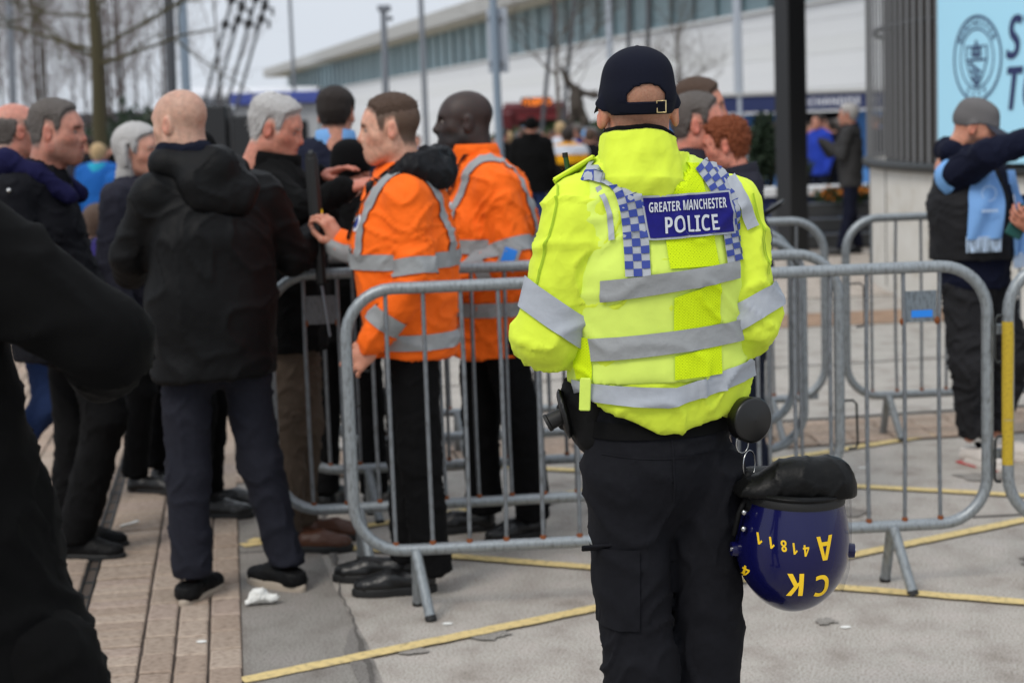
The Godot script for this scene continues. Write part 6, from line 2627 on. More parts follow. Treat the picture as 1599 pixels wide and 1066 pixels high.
	P = person("person", "grey-haired man in profile in dark navy coat at the left edge", Vector3(-1.901, 0, -6.95), {
		"f": f, "j": j, "cell": 0.012,
		"coat": {"name": "coat", "r": 0.215, "q": 0.85, "hem": 0.8, "hem_r": 0.2, "sleeve": 0.078, "mat": mats.ink_coat, "fold": 0.01, "extra": [cone(Vector3(0.12, 1.1, 0.02), Vector3(0.27, 0.8, 0.04), 0.16, 0.15, 0.08)]},
		"trousers": {"mat": mats.black_cloth, "r": 0.17, "thigh": 0.1, "knee": 0.085, "ankle": 0.07},
		"shoes": {"mat": mats.black_nylon, "atL": Vector3(0.12, 0, -0.1), "atR": Vector3(0.15, 0, 0.1)},
		"head": {"skin": Color(0.74, 0.53, 0.46), "hair": "short", "top": 0.014, "side": 0.006, "hairline": 0.004, "hair_color": Color(0.36, 0.32, 0.3), "hair_mat": mats.hair_grey, "brow_color": Color(0.2, 0.16, 0.14), "cell": 0.005, "eyes": true, "fat": 0.016, "nose": 1.1, "stubble": 0.25, "neck": 0.068, "brow": 1.15},
	})
	var h2 := [
		cone(Vector3(-0.03, 1.58, 0.12), Vector3(-0.12, 1.55, -0.02), 0.045, 0.05, 0.04),
		cone(Vector3(-0.03, 1.58, 0.12), Vector3(0.08, 1.53, 0.12), 0.045, 0.04, 0.04),
		cone(Vector3(0.08, 1.53, 0.12), Vector3(0.2, 1.44, 0.09), 0.04, 0.035, 0.03),
		cone(Vector3(-0.1, 1.52, 0.08), Vector3(-0.13, 1.47, -0.04), 0.05, 0.06, 0.04),
		cone(Vector3(0.08, 1.53, -0.12), Vector3(0.2, 1.44, -0.09), 0.04, 0.035, 0.03),
	]
	piece("hood", solid(h2, 0.011, 0.008, Vector3(9, 9, 9)).mesh(), mats.indigo_fleece, P.coat)
	var sn := Soup.new()
	sn.lathe(Transform3D(Basis(Vector3.RIGHT, PI / 2), Vector3(0.02, 1.475, 0.275)), PackedVector2Array([Vector2(0.009, -0.006), Vector2(0.009, 0.002), Vector2(0.001, 0.004)]), 12)
	piece("snap_button", sn.mesh(), mats.steel, P.coat)

	stander("balding grey-haired man behind the grey-haired man, dark collar", Vector3(-2.32, 0, -7.65), Vector3(0.8, 0, -0.5), 1.8, mats.ink_coat, mats.blue_denim, {"skin": Color(0.78, 0.55, 0.48), "hair": "bald", "side": 0.01, "top": 0.01, "hair_color": Color(0.55, 0.53, 0.5), "hair_mat": mats.hair_grey}, {"head": Vector3(0.22, 1.7, 0), "neck": Vector3(0.16, 1.5, 0), "hpL": Vector3(0.22, 0.88, -0.1), "knL": Vector3(0.25, 0.5, -0.1), "hip": Vector3(0.2, 0.93, 0)})
	stander("white-haired woman half hidden behind the bald man's shoulder", Vector3(-1.72, 0, -8.2), Vector3(0.9, 0, 0.3), 1.7, mats.slate_coat, mats.black_cloth, {"skin": Color(0.8, 0.6, 0.52), "hair": "long", "side": 0.018, "top": 0.02, "hair_color": Color(0.85, 0.83, 0.8), "hair_mat": mats.hair_white}, {})
	stander("person in black hidden behind the bald man, only black shoes showing", Vector3(-1.36, 0, -7.62), Vector3(1, 0, 0.1), 1.66, mats.black_wool, mats.black_cloth, {"hair": "beanie", "hair_mat": mats.black_fleece, "skin": Color(0.75, 0.55, 0.47)}, {})
	stander("dark-haired man from behind, navy coat over light blue collar", Vector3(-0.83, 0, -8.3), Vector3(0.15, 0, -1), 1.87, mats.navy_coat, mats.dark_denim, {"hair": "short", "top": 0.02, "side": 0.009, "hairline": 0.012, "skin": Color(0.76, 0.55, 0.46), "hair_color": Color(0.18, 0.13, 0.1), "hair_mat": mats.hair_dark, "cell": 0.006}, {"head": Vector3(0.045, 1.725, 0), "neck": Vector3(0.035, 1.54, 0)}, {"collar": {"mat": mats.sky_cloth, "r": 0.095, "h": 0.11}})
	stander("person in black knitted hat and black coat, seen between the searched man and steward", Vector3(-0.73, 0, -7.62), Vector3(0.2, 0, -1), 1.62, mats.black_wool, mats.black_cloth, {"hair": "beanie", "hair_mat": mats.black_fleece, "skin": Color(0.75, 0.55, 0.47)}, {"head": Vector3(0.06, 1.485, 0), "neck": Vector3(0.05, 1.33, 0)})
	stander("man with glasses and grey hair in profile beyond the officer's shoulder", Vector3(0.745, 0, -7.05), Vector3(1, 0, 0.12), 1.745, mats.slate_coat, mats.dark_denim, {"skin": Color(0.8, 0.54, 0.46), "hair": "short", "top": 0.016, "side": 0.009, "hairline": 0.006, "hair_color": Color(0.42, 0.39, 0.37), "hair_mat": mats.hair_grey, "eyes": true, "nose": 1.25, "cell": 0.005, "fat": 0.008, "glasses": true}, {"head": Vector3(0.028, 1.628, 0), "neck": Vector3(-0.01, 1.46, 0)})
	stander("brown-haired man behind the man with glasses", Vector3(0.78, 0, -7.5), Vector3(1, 0, 0.1), 1.82, mats.navy_coat, mats.blue_denim, {"skin": Color(0.78, 0.55, 0.46), "hair": "short", "top": 0.016, "side": 0.008, "hair_color": Color(0.25, 0.19, 0.15), "hair_mat": mats.hair_brown, "eyes": true, "cell": 0.006}, {"head": Vector3(0.05, 1.695, 0), "neck": Vector3(0.0, 1.52, 0), "knR": Vector3(-0.25, 0.47, 0.1), "anR": Vector3(-0.42, 0.09, 0.12)})
	stander("ginger curly-haired youngster looking down in front of the man with glasses", Vector3(0.945, 0, -6.98), Vector3(-0.95, -0.12, -0.2), 1.62, mats.slate_coat, mats.dark_denim, {"skin": Color(0.82, 0.55, 0.47), "hair": "short", "size": 0.84, "strand": 0.02, "strand_curl": 0.7, "strand_lift": 0.6, "strand_count": 4200, "top": 0.022, "side": 0.013, "hairline": -0.006, "hair_color": Color(0.5, 0.26, 0.13), "hair_mat": mats.hair_ginger, "tousle": 0.008, "cell": 0.005}, {"head": Vector3(-0.08, 1.545, 0), "neck": Vector3(-0.02, 1.395, 0), "shL": Vector3(-0.01, 1.3, 0.13), "shR": Vector3(-0.01, 1.3, -0.13), "elL": Vector3(0.03, 1.06, 0.15), "wrL": Vector3(0.06, 1.18, 0.05), "chest": Vector3(-0.01, 1.17, 0)}, {"coat": {"mat": mats.slate_coat, "r": 0.14, "q": 0.7, "hem": 0.76, "sleeve": 0.05}, "collar": {"mat": mats.slate_coat, "r": 0.075, "h": 0.07}})
	var ph := thing("mobile_phone", "dark mobile phone held up beyond the officer's right sleeve", "phone", Vector3(1.035, 1.27, -6.9))
	var ps := Soup.new()
	ps.box(Transform3D(Basis(Vector3.BACK, -0.95) * Basis(Vector3.RIGHT, 0.5), Vector3(0.01, 0.03, 0)), Vector3(0.012, 0.085, 0.055), 0.004)
	var pm := piece("case", ps.mesh(), mats.black_plastic, ph)
	var pg := Soup.new()
	pg.box(Transform3D(Basis(Vector3.BACK, -0.95) * Basis(Vector3.RIGHT, 0.5), Vector3(0.0155, 0.025, 0)), Vector3(0.002, 0.08, 0.05), 0.001)
	piece("screen", pg.mesh(), mats.phone_glass, pm)
	make_near_man()
	make_scarf_man()


# a figure with default build; quick to describe
func stander(label: String, at: Vector3, f: Vector3, H: float, coat: Material, trousers: Material, head: Dictionary, j := {}, more := {}, group := "", cell := 0.015) -> Dictionary:
	var jj := j.duplicate()
	if not jj.has("look"):
		jj["look"] = f
	if not head.has("cell"):
		head["cell"] = 0.007
	var o := {"f": f, "H": H, "j": jj, "cell": cell, "head": head, "coat": {"mat": coat, "r": 0.2 * H / 1.76, "q": 0.72, "hem": 0.46 * H, "fold": 0.01, "sleeve": 0.068 * H / 1.76}, "trousers": {"mat": trousers, "r": 0.155 * H / 1.76, "thigh": 0.085 * H / 1.76, "knee": 0.068 * H / 1.76}, "collar": {"mat": coat, "r": 0.08 * H / 1.76, "h": 0.06}}
	o.merge(more, true)
	var P := person("person", label, at, o, group)
	if head.get("glasses", false):
		var t: Transform3D = P.head
		var s := Soup.new()
		for sx in [-1.0, 1.0]:
			var pts := PackedVector3Array()
			var rr := PackedFloat32Array()
			for k in 16:
				var an := TAU * k / 16
				pts.append(Vector3(sx * 0.032 + cos(an) * 0.024, 0.0 + sin(an) * 0.017, 0.104 - absf(sx * 0.032 + cos(an) * 0.024) * 0.12))
				rr.append(0.0018)
			s.tube(pts, rr, 6, true)
			s.tube(PackedVector3Array([Vector3(sx * 0.056, 0.004, 0.097), Vector3(sx * 0.078, 0.008, 0.04), Vector3(sx * 0.083, 0.008, -0.012)]), PackedFloat32Array([0.0018, 0.0018, 0.0018]), 6)
		s.rod(Vector3(-0.008, 0.004, 0.103), Vector3(0.008, 0.004, 0.103), 0.0018)
		var w := Soup.new()
		w.join(s, t)
		piece("glasses", w.mesh(), mats.black_plastic, P.node)
	return P


func make_near_man() -> void:
	# passer-by close to the camera, mostly out of the frame on the left
	var j := {
		"hip": Vector3(-0.06, 0.98, 0), "waist": Vector3(-0.095, 1.12, 0), "chest": Vector3(-0.13, 1.34, 0), "neck": Vector3(-0.2, 1.62, 0), "head": Vector3(-0.24, 1.8, -0.02), "look": Vector3(-0.6, 0, -0.8),
		"shL": Vector3(-0.36, 1.52, -0.1), "shR": Vector3(-0.035, 1.52, 0.0), "elL": Vector3(-0.44, 1.25, -0.1), "elR": Vector3(0.188, 1.378, 0.02),
		"wrL": Vector3(-0.38, 1.1, -0.25), "wrR": Vector3(0.13, 1.31, -0.18),
		"hpL": Vector3(-0.1, 0.9, -0.06), "hpR": Vector3(0.06, 0.9, 0.04), "knL": Vector3(-0.14, 0.5, -0.12), "knR": Vector3(0.12, 0.5, 0.05), "anL": Vector3(-0.15, 0.09, -0.1), "anR": Vector3(0.2, 0.09, 0.12),
	}
	person("person", "passer-by in long black coat close up at the left edge, elbow bent", Vector3(-0.77, 0, -2.55), {
		"f": Vector3(-0.6, 0, -0.8), "j": j, "cell": 0.013,
		"coat": {"name": "coat", "r": 0.155, "q": 0.85, "hem": 0.6, "hem_r": 0.24, "hem_shift": Vector3(0.05, 0.1, 0.02), "waist": 1.0, "sleeve": 0.078, "elbow": 0.84, "cuff": 0.66, "mat": mats.near_black, "fold": 0.012, "fold_scale": Vector3(5, 6, 5)},
		"trousers": {"mat": mats.near_black},
		"head": {"hair": "short", "hair_mat": mats.hair_dark, "skin": Color(0.76, 0.56, 0.47), "cell": 0.007},
		"collar": {"mat": mats.near_black, "r": 0.09, "h": 0.08},
	})


func make_scarf_man() -> void:
	var f := Vector3(0.85, 0, 0.5)
	var j := {
		"hip": Vector3(0.0, 0.88, 0), "waist": Vector3(-0.01, 1.02, 0), "chest": Vector3(-0.02, 1.22, 0), "neck": Vector3(-0.02, 1.42, 0),
		"head": Vector3(0.0, 1.565, 0.0), "look": Vector3(0.95, -0.35, 0.25),
		"shL": Vector3(0.1, 1.34, -0.14), "shR": Vector3(-0.135, 1.345, 0.12), "elL": Vector3(0.18, 1.1, -0.2), "elR": Vector3(-0.03, 1.45, 0.3),
		"wrL": Vector3(0.24, 1.2, -0.02), "wrR": Vector3(0.18, 1.505, 0.27),
		"hpL": Vector3(0.08, 0.82, -0.06), "hpR": Vector3(-0.07, 0.82, 0.06), "knL": Vector3(0.17, 0.46, -0.02), "knR": Vector3(-0.06, 0.46, 0.12), "anL": Vector3(0.11, 0.13, -0.05), "anR": Vector3(-0.05, 0.13, 0.08),
	}
	var P := person("person", "man in grey cap and dark gilet with light blue scarf, arm across his face", Vector3(2.172, 0, -8.17), {
		"f": f, "j": j, "cell": 0.011,
		"coat": {"name": "hoodie", "r": 0.2, "q": 0.84, "hem": 0.83, "hem_r": 0.2, "sleeve": 0.076, "elbow": 0.95, "cuff": 0.75, "mat": mats.navy_hoodie, "fold": 0.01},
		"trousers": {"mat": mats.washed_black, "r": 0.175, "thigh": 0.105, "knee": 0.092, "ankle": 0.06, "cut": 0.0, "fold": 0.018},
		"shoes": {"mat": mats.white_shoe, "sole": mats.white_shoe, "atL": Vector3(0.13, 0, -0.02), "atR": Vector3(-0.02, 0, 0.08), "dirL": Vector3(0.9, 0, 0.4), "dirR": Vector3(0.35, 0, 0.9)},
		"head": {"hair": "cap", "hair_mat": mats.grey_cap, "brim_mat": mats.grey_cap_dark, "skin": Color(0.8, 0.58, 0.48), "cell": 0.005, "cap_low": -0.01, "stubble": 0.5, "hair_color": Color(0.3, 0.22, 0.17)},
		"hands": [{"side": -1.0, "at": Vector3(0.19, 1.505, 0.27), "along": Vector3(1, 0.05, -0.1), "palm": Vector3(0, -1, 0), "curl": 0.5}],
		"collar": {"mat": mats.navy_hoodie, "r": 0.088, "h": 0.05},
	})
	var gp := coat_prims({"coat": {"r": 0.225, "q": 0.86, "hem": 0.96, "hem_r": 0.225, "sleeve": 0.066}}, P.j)
	var vp := []
	for k in 5:
		vp.append(gp[k])
	vp.append(dig(cone(P.j.shR + Vector3(-0.02, 0.03, 0.06), P.j.elR + Vector3(0, 0.02, 0.1), 0.085, 0.085, 0.02)))
	vp.append(dig(cone(P.j.shL + Vector3(0.06, 0.02, -0.06), P.j.elL + Vector3(0.06, 0, -0.06), 0.075, 0.075, 0.02)))
	vp.append(dig(cone(Vector3(-0.02, 1.42, 0), Vector3(-0.02, 1.6, 0), 0.09, 0.09, 0.02)))
	vp.append(cut(Vector3(0, 0.965, 0), Vector3(0, -1, 0), 0.01))
	var gf := field(vp, 0.01, 0.008, Vector3(6, 10, 6))
	gf.fill()
	var g := piece("gilet", gf.net().mesh(), mats.charcoal_gilet, P.node)
	# open front of the gilet shows the darker jersey
	var fr: Vector3 = P.j.f
	var lf: Vector3 = P.j.l
	piece("open_front", strap(gf, PackedVector3Array([Vector3(-0.02, 1.4, 0) + fr * 0.12, Vector3(-0.02, 1.25, 0) + fr * 0.2, Vector3(-0.01, 1.1, 0) + fr * 0.2, Vector3(0, 0.97, 0) + fr * 0.2]), Vector3.ZERO, 0.12, 16, 4, 0.003).mesh(), mats.navy_coat, g)
	piece("hood", solid([
		cone(Vector3(-0.13, 1.46, 0.06), Vector3(-0.12, 1.47, -0.06), 0.05, 0.05, 0.04),
		cone(Vector3(-0.13, 1.46, 0.06), Vector3(-0.02, 1.43, 0.11), 0.045, 0.04, 0.04),
		cone(Vector3(-0.12, 1.47, -0.06), Vector3(0.02, 1.43, -0.09), 0.045, 0.04, 0.04),
	], 0.011, 0.008, Vector3(9, 9, 9)).mesh(), mats.navy_hoodie, P.node.get_node("hoodie"))
	# light blue sleeve panel
	var jf: Field = P.field
	piece("sleeve_panel", strap(jf, PackedVector3Array([Vector3(-0.16, 1.42, 0.14), Vector3(-0.2, 1.35, 0.15), Vector3(-0.16, 1.28, 0.18)]), Vector3.ZERO, 0.055, 12, 3, 0.004).mesh(), mats.sky_cloth, P.node.get_node("hoodie"))
	var bd := gf.snap(Vector3(-0.01, 1.24, 0) + fr * 0.22 - lf * 0.02, 0.008)
	var bs := Soup.new()
	bs.lathe(Transform3D(Basis(Quaternion(Vector3.UP, gf.grad(bd))), bd), PackedVector2Array([Vector2(0.03, 0), Vector2(0.029, 0.002), Vector2(0.0005, 0.003)]), 20)
	piece("badge", bs.mesh(), mats.white_print, g)
	# scarf: loop round the neck and two hanging ends
	var sc := thing("football_scarf", "light blue football scarf with fringed ends round the capped man's neck", "scarf", P.node.position)
	var loop := solid([
		cone(Vector3(-0.1, 1.44, 0.06), Vector3(-0.1, 1.45, -0.06), 0.03, 0.03, 0.03),
		cone(Vector3(-0.1, 1.44, 0.06), Vector3(0.0, 1.41, 0.1), 0.03, 0.032, 0.03),
		cone(Vector3(-0.1, 1.45, -0.06), Vector3(0.05, 1.42, -0.06), 0.03, 0.032, 0.03),
		cone(Vector3(0.0, 1.41, 0.1), Vector3(0.015, 1.34, 0.16), 0.03, 0.035, 0.03),
	], 0.009, 0.008, Vector3(12, 12, 12))
	piece("neck_loop", loop.mesh(), mats.scarf_blue, sc)
	for q in [[Vector3(-0.01, 1.4, 0.15), Vector3(-0.015, 1.22, 0.21), Vector3(-0.03, 1.07, 0.23), 0.165, Vector3(1, 0, -0.1)], [Vector3(0.12, 1.36, 0.08), Vector3(0.15, 1.2, 0.1), Vector3(0.165, 0.98, 0.1), 0.08, Vector3(0.9, 0, -0.4)]]:
		for k in 3:
			q[k] = gf.snap(Vector3(q[k].x, q[k].y, 0.45), 0.02, Vector3(0, 0, -1))
		var sd: Vector3 = q[4].normalized()
		var c := Curve3D.new()
		c.add_point(q[0], Vector3.ZERO, Vector3(0, -0.06, 0.02))
		c.add_point(q[1], Vector3(0, 0.06, 0), Vector3(0, -0.05, 0))
		c.add_point(q[2], Vector3(0, 0.05, 0), Vector3.ZERO)
		var s := Soup.new()
		var nrm: Vector3 = sd.cross(Vector3.UP).normalized()
		if nrm.z < 0.0:
			nrm = -nrm
		var loops := []
		for k in 19:
			var u := k / 18.0
			var p := c.sample_baked(c.get_baked_length() * u)
			var w: float = q[3] * lerpf(0.55, 1.0, smoothstep(0.0, 0.5, u))
			var row := PackedVector3Array()
			for m in 24:
				var an := TAU * m / 24
				row.append(p + sd * cos(an) * w * 0.5 + nrm * (sin(an) * 0.011 + 0.012 * sin(cos(an) * 4.0 + u * 5.0)))
			loops.append(row)
		s.sheet(loops, true)
		var pn := piece("hanging_end", s.mesh(), mats.scarf_blue, sc)
		var fg := Soup.new()
		var e: Vector3 = q[2]
		for k in 15:
			var p: Vector3 = e + sd * q[3] * (k / 14.0 - 0.5) * 0.96 + nrm * 0.004
			fg.tube(PackedVector3Array([p + Vector3(0, 0.012, 0), p + Vector3(0.003 * sin(k * 2.1), -0.025, 0), p + Vector3(0.006 * sin(k * 1.3), -0.06, 0.002)]), PackedFloat32Array([0.0045, 0.005, 0.0035]), 6)
		piece("fringe", fg.mesh(), mats.scarf_pale, pn).set_meta("kind", "stuff")
		var prow := []
		for yy in [0.42, 0.56]:
			var ring := Soup.new()
			var cc := c.sample_baked(c.get_baked_length() * yy) + nrm * 0.03
			if yy < 0.5:
				for k in 24:
					var a0 := TAU * k / 24
					var a1 := TAU * (k + 0.6) / 24
					ring.face(cc + sd * cos(a0) * 0.036 + Vector3(0, sin(a0) * 0.036, 0), cc + sd * cos(a1) * 0.036 + Vector3(0, sin(a1) * 0.036, 0), cc + sd * cos(a1) * 0.03 + Vector3(0, sin(a1) * 0.03, 0), cc + sd * cos(a0) * 0.03 + Vector3(0, sin(a0) * 0.03, 0))
			else:
				for k in 6:
					ring.box(Transform3D(Basis(sd, Vector3.UP, nrm), cc + sd * (k - 2.5) * 0.013 + Vector3(0, -0.03, 0)), Vector3(0.008, 0.014, 0.001))
			if q[3] > 0.12:
				piece("woven_print", ring.mesh(), mats.scarf_pale, pn)
	# shoe details: red sole line and dark tongue
	for nm in ["shoe", "shoe2"]:
		pass
	for ch in P.node.get_children():
		if String(ch.name).begins_with("shoe"):
			var rl := Soup.new()
			rl.box(Transform3D(Basis(), Vector3(0, 0.0045, 0.045)), Vector3(0.096, 0.007, 0.285), 0.003)
			piece("red_sole", rl.mesh(), mats.shoe_red, ch)
			var tg := Soup.new()
			tg.box(Transform3D(Basis(Vector3.RIGHT, -0.9), Vector3(0, 0.085, 0.035)), Vector3(0.035, 0.08, 0.012), 0.004)
			piece("tongue", tg.mesh(), mats.black_cloth, ch)
			var tk := Soup.new()
			tk.box(Transform3D(Basis(), Vector3(0, 0.05, -0.095)), Vector3(0.05, 0.03, 0.02), 0.006)
			piece("heel_tab", tk.mesh(), mats.black_cloth, ch)
	# red lanyard held up in the raised hand
	var la := thing("red_lanyard", "red and navy lanyard hanging from the capped man's raised hand", "lanyard", Vector3(2.37, 1.4, -7.9))
	var l1 := Soup.new()
	l1.tube(PackedVector3Array([Vector3(-0.01, 0.06, 0), Vector3(0.015, 0.0, 0.02), Vector3(0.03, -0.06, 0.02)]), PackedFloat32Array([0.004, 0.004, 0.004]), 6)
	piece("navy_part", l1.mesh(), mats.navy_coat, la)
	var l2 := Soup.new()
	l2.tube(PackedVector3Array([Vector3(0.03, -0.06, 0.02), Vector3(0.06, -0.12, 0.02), Vector3(0.1, -0.19, 0.02)]), PackedFloat32Array([0.007, 0.009, 0.008]), 6)
	piece("red_part", l2.mesh(), mats.shoe_red, la)
	# next man at the right edge: only his hand with a phone shows
	var Q := stander("man in light blue jacket at the right edge, hand with green phone showing", Vector3(2.78, 0, -7.85), Vector3(-0.85, 0, -0.4), 1.72, mats.denim_light, mats.dark_denim, {"hair": "short", "hair_mat": mats.hair_dark}, {"elL": Vector3(-0.3, 1.05, 0.2), "wrL": Vector3(-0.44, 1.12, 0.1), "shL": Vector3(-0.05, 1.4, 0.2)}, {"hands": [{"side": 1.0, "at": Vector3(-0.45, 1.115, 0.1), "along": Vector3(-0.8, 0.5, 0.1), "palm": Vector3(0.3, 0.5, -0.8), "curl": 0.9}]})
	var gph := thing("green_phone", "phone in a dark green case held at the right edge", "phone", Vector3(2.27, 1.12, -7.8))
	var gs := Soup.new()
	gs.box(Transform3D(Basis(Vector3.BACK, -0.5), Vector3(0.0, 0.03, 0)), Vector3(0.078, 0.15, 0.011), 0.005)
	var gm := piece("case", gs.mesh(), mats.phone_green, gph)
	var ca := Soup.new()
	ca.box(Transform3D(Basis(Vector3.BACK, -0.5), Vector3(0.005, 0.075, 0.006)), Vector3(0.028, 0.028, 0.004), 0.002)
	piece("camera_bump", ca.mesh(), mats.black_plastic, gm)


func make_crowd() -> void:
	var C := 0.026
	var hd := func(hair: String, hm: Material, skin := Color(0.78, 0.57, 0.48)) -> Dictionary: return {"hair": hair, "hair_mat": hm, "skin": skin, "cell": 0.012, "top": 0.018, "side": 0.012}
	stander("white-haired man in grey jacket and navy trousers beyond the barriers by the drum", Vector3(3.98, 0, -20.4), Vector3(-0.85, 0, -0.35), 1.72, mats.grey_jacket, mats.navy_coat, {"hair": "short", "hair_mat": mats.hair_white, "skin": Color(0.8, 0.6, 0.52), "cell": 0.009, "top": 0.02, "side": 0.014}, {"elL": Vector3(-0.14, 1.15, 0.2), "wrL": Vector3(-0.3, 1.3, 0.08), "elR": Vector3(-0.2, 1.18, -0.2), "wrR": Vector3(-0.32, 1.32, -0.1), "anL": Vector3(-0.13, 0.1, 0.1), "knL": Vector3(-0.04, 0.5, 0.1), "anR": Vector3(0.1, 0.1, -0.1)}, {"collar": {"mat": mats.navy_coat, "r": 0.085, "h": 0.08}}, "", 0.018)
	stander("broad man in black hooded coat and blue jeans left of the radio aerial", Vector3(0.33, 0, -22), Vector3(0.1, 0, -1), 1.7, mats.black_wool, mats.blue_denim, hd.call("beanie", mats.black_fleece), {}, {"collar": {"mat": mats.black_wool, "r": 0.12, "h": 0.1}, "coat": {"mat": mats.black_wool, "r": 0.235, "hem": 0.78, "sleeve": 0.08, "q": 0.75}}, "", 0.018)
	var ye := stander("supporter in yellow jacket with white yoke beside the radio aerial", Vector3(0.85, -0.04, -24), Vector3(0.1, 0, -1), 1.58, mats.mustard, mats.black_cloth, hd.call("short", mats.hair_dark), {}, {"collar": {"mat": mats.pale_cloth, "r": 0.12, "h": 0.04}, "coat": {"mat": mats.mustard, "r": 0.22, "hem": 0.8, "sleeve": 0.08, "q": 0.75}}, "", 0.018)
	piece("white_yoke", band(ye.field, Vector3(0, 1.24, 0), Vector3(0, 1.36, 0), 0.0, 1.0, Vector3(0, 0, 1), -0.25, 0.25, 0.3, 20, 4, 0.006).mesh(), mats.pale_cloth, ye.coat)
	piece("dark_lower_back", band(ye.field, Vector3(0, 0.85, 0), Vector3(0, 1.12, 0), 0.0, 1.0, Vector3(0, 0, 1), -0.22, 0.22, 0.3, 20, 4, 0.006).mesh(), mats.black_cloth, ye.coat)
	var b1 := stander("supporter in bright blue coat with turquoise hood lining, left of the pair", Vector3(-4.6, 0, -20), Vector3(0.1, 0, -1), 1.56, mats.bright_blue, mats.black_cloth, hd.call("short", mats.hair_blond), {}, {"collar": {"mat": mats.turquoise, "r": 0.12, "h": 0.06}, "coat": {"mat": mats.bright_blue, "r": 0.215, "hem": 0.72, "sleeve": 0.08, "q": 0.8}}, "", 0.018)
	stander("blonde supporter in bright blue coat, right of the pair", Vector3(-4.2, 0, -19.6), Vector3(0.35, 0, -1), 1.47, mats.bright_blue, mats.black_cloth, {"hair": "long", "hair_mat": mats.hair_blond, "cell": 0.01, "top": 0.03, "side": 0.024}, {}, {"coat": {"mat": mats.bright_blue, "r": 0.2, "hem": 0.7, "sleeve": 0.075, "q": 0.8}}, "", 0.018)
	stander("child in purple hooded coat below the two blue coats", Vector3(-2.2, 0, -10.2), Vector3(0.3, 0, -1), 1.27, mats.purple_coat, mats.dark_denim, hd.call("beanie", mats.purple_coat), {"head": Vector3(0, 1.1, 0)}, {}, "", 0.018)
	stander("child in dark grey coat beside the purple coat", Vector3(-2.42, 0, -10.4), Vector3(-0.2, 0, -1), 1.22, mats.slate_coat, mats.dark_denim, hd.call("short", mats.hair_brown), {}, {}, "", 0.018)
	stander("tall person in slate coat standing behind the purple-coated child", Vector3(-2.1, 0, -11.2), Vector3(0.2, 0, -1), 1.5, mats.slate_coat, mats.black_cloth, hd.call("beanie", mats.grey_cap), {}, {}, "", 0.02)
	# far crowd: x, depth, coat, hat or hair, height, words
	var far := [
		[-0.05, 29.0, "black_wool", "hair_dark", 1.7, "in black coat directly left of the big black coat"],
		[0.35, 31.0, "slate_coat", "hair_brown", 1.72, "bare-headed in slate coat above the big black hood"],
		[0.62, 33.0, "navy_coat", "hair_grey", 1.7, "grey-haired in navy coat under the red truck"],
		[0.95, 30.0, "black_wool", "hair_brown", 1.68, "in black behind the mustard jacket"],
		[1.25, 34.0, "navy_coat", "grey_cap", 1.72, "in grey hat behind the mustard jacket"],
		[1.3, 27.0, "ink_coat", "hair_brown", 1.6, "in dark coat facing right beside the officer's collar"],
		[1.62, 32.0, "pale_cloth", "hair_grey", 1.66, "in white jacket beside the officer's ear"],
		[1.5, 29.0, "royal_cloth", "hair_dark", 1.58, "in royal blue coat beside the officer's collar"],
		[1.8, 36.0, "black_wool", "hair_dark", 1.7, "in black near the hedge"],
		[0.0, 38.0, "truck_cloth", "hair_dark", 1.7, "in dark red coat by the truck"],
		[0.4, 40.0, "navy_coat", "black_fleece", 1.72, "in black hat in front of the truck hatch"],
		[2.1, 40.0, "slate_coat", "hair_blond", 1.66, "blond in slate coat in front of the hedge"],
		[-6.6, 27.0, "slate_coat", "grey_cap", 1.74, "in grey hat left of the white hair"],
		[-6.1, 28.0, "black_wool", "sky_cloth", 1.78, "in light blue bobble hat and black coat"],
		[-7.0, 30.0, "rust_coat", "hair_brown", 1.72, "in rust coat under the bush"],
		[-7.4, 29.0, "pale_cloth", "hair_grey", 1.7, "in pale coat near the profile man's chin"],
		[-6.4, 32.0, "navy_coat", "black_fleece", 1.74, "in black hat and navy coat behind grey hat"],
		[-5.9, 25.0, "ink_coat", "hair_dark", 1.72, "in ink coat just left of the bald man"],
		[-7.9, 31.0, "black_wool", "hair_dark", 1.7, "in black far left beyond the profile man"],
		[-8.6, 33.0, "slate_coat", "hair_brown", 1.7, "in slate coat far left under the flag pole"],
		[-5.0, 26.0, "navy_coat", "royal_cloth", 1.7, "in royal blue hat right of the bald head"],
		[5.55, 31.0, "black_wool", "hair_brown", 1.72, "in black beside the post with raised arms"],
		[5.9, 32.0, "navy_coat", "hair_dark", 1.68, "in navy in front of the stall opening"],
		[6.2, 33.0, "pale_cloth", "hair_dark", 1.6, "in white shirt in front of the stall opening"],
		[6.5, 31.0, "ink_coat", "hair_brown", 1.72, "in ink coat facing the grey-jacketed man"],
		[5.2, 34.0, "mustard", "hair_dark", 1.7, "in yellow vest near the post"],
		[4.55, 33.0, "pale_cloth", "hair_blond", 1.55, "in white near the dark evergreen"],
		[-2.9, 30.0, "ink_coat", "hair_dark", 1.74, "in ink coat between the two raised hands"],
		[-1.7, 34.0, "sky_cloth", "hair_brown", 1.7, "in light blue beyond the steward's face"],
	]
	rng.seed = 909
	var coats := ["black_wool", "navy_coat", "slate_coat", "ink_coat", "pale_cloth", "rust_coat", "royal_cloth", "grey_jacket", "denim_light", "purple_coat"]
	var coat_words := ["black", "navy", "slate", "ink blue", "white", "rust", "royal blue", "grey", "light blue", "purple"]
	var hairs := ["hair_dark", "hair_brown", "hair_grey", "hair_blond", "black_fleece", "grey_cap", "sky_cloth"]
	var hair_words := ["dark hair", "brown hair", "grey hair", "blond hair", "black hat", "grey hat", "sky blue hat"]
	var zones := [[-0.006, 0.05, 20, "in crowd before truck and hedge"], [-0.245, -0.205, 9, "between profile man and bald man"], [0.168, 0.196, 5, "near the stall"], [-0.31, -0.27, 4, "at the far left"]]
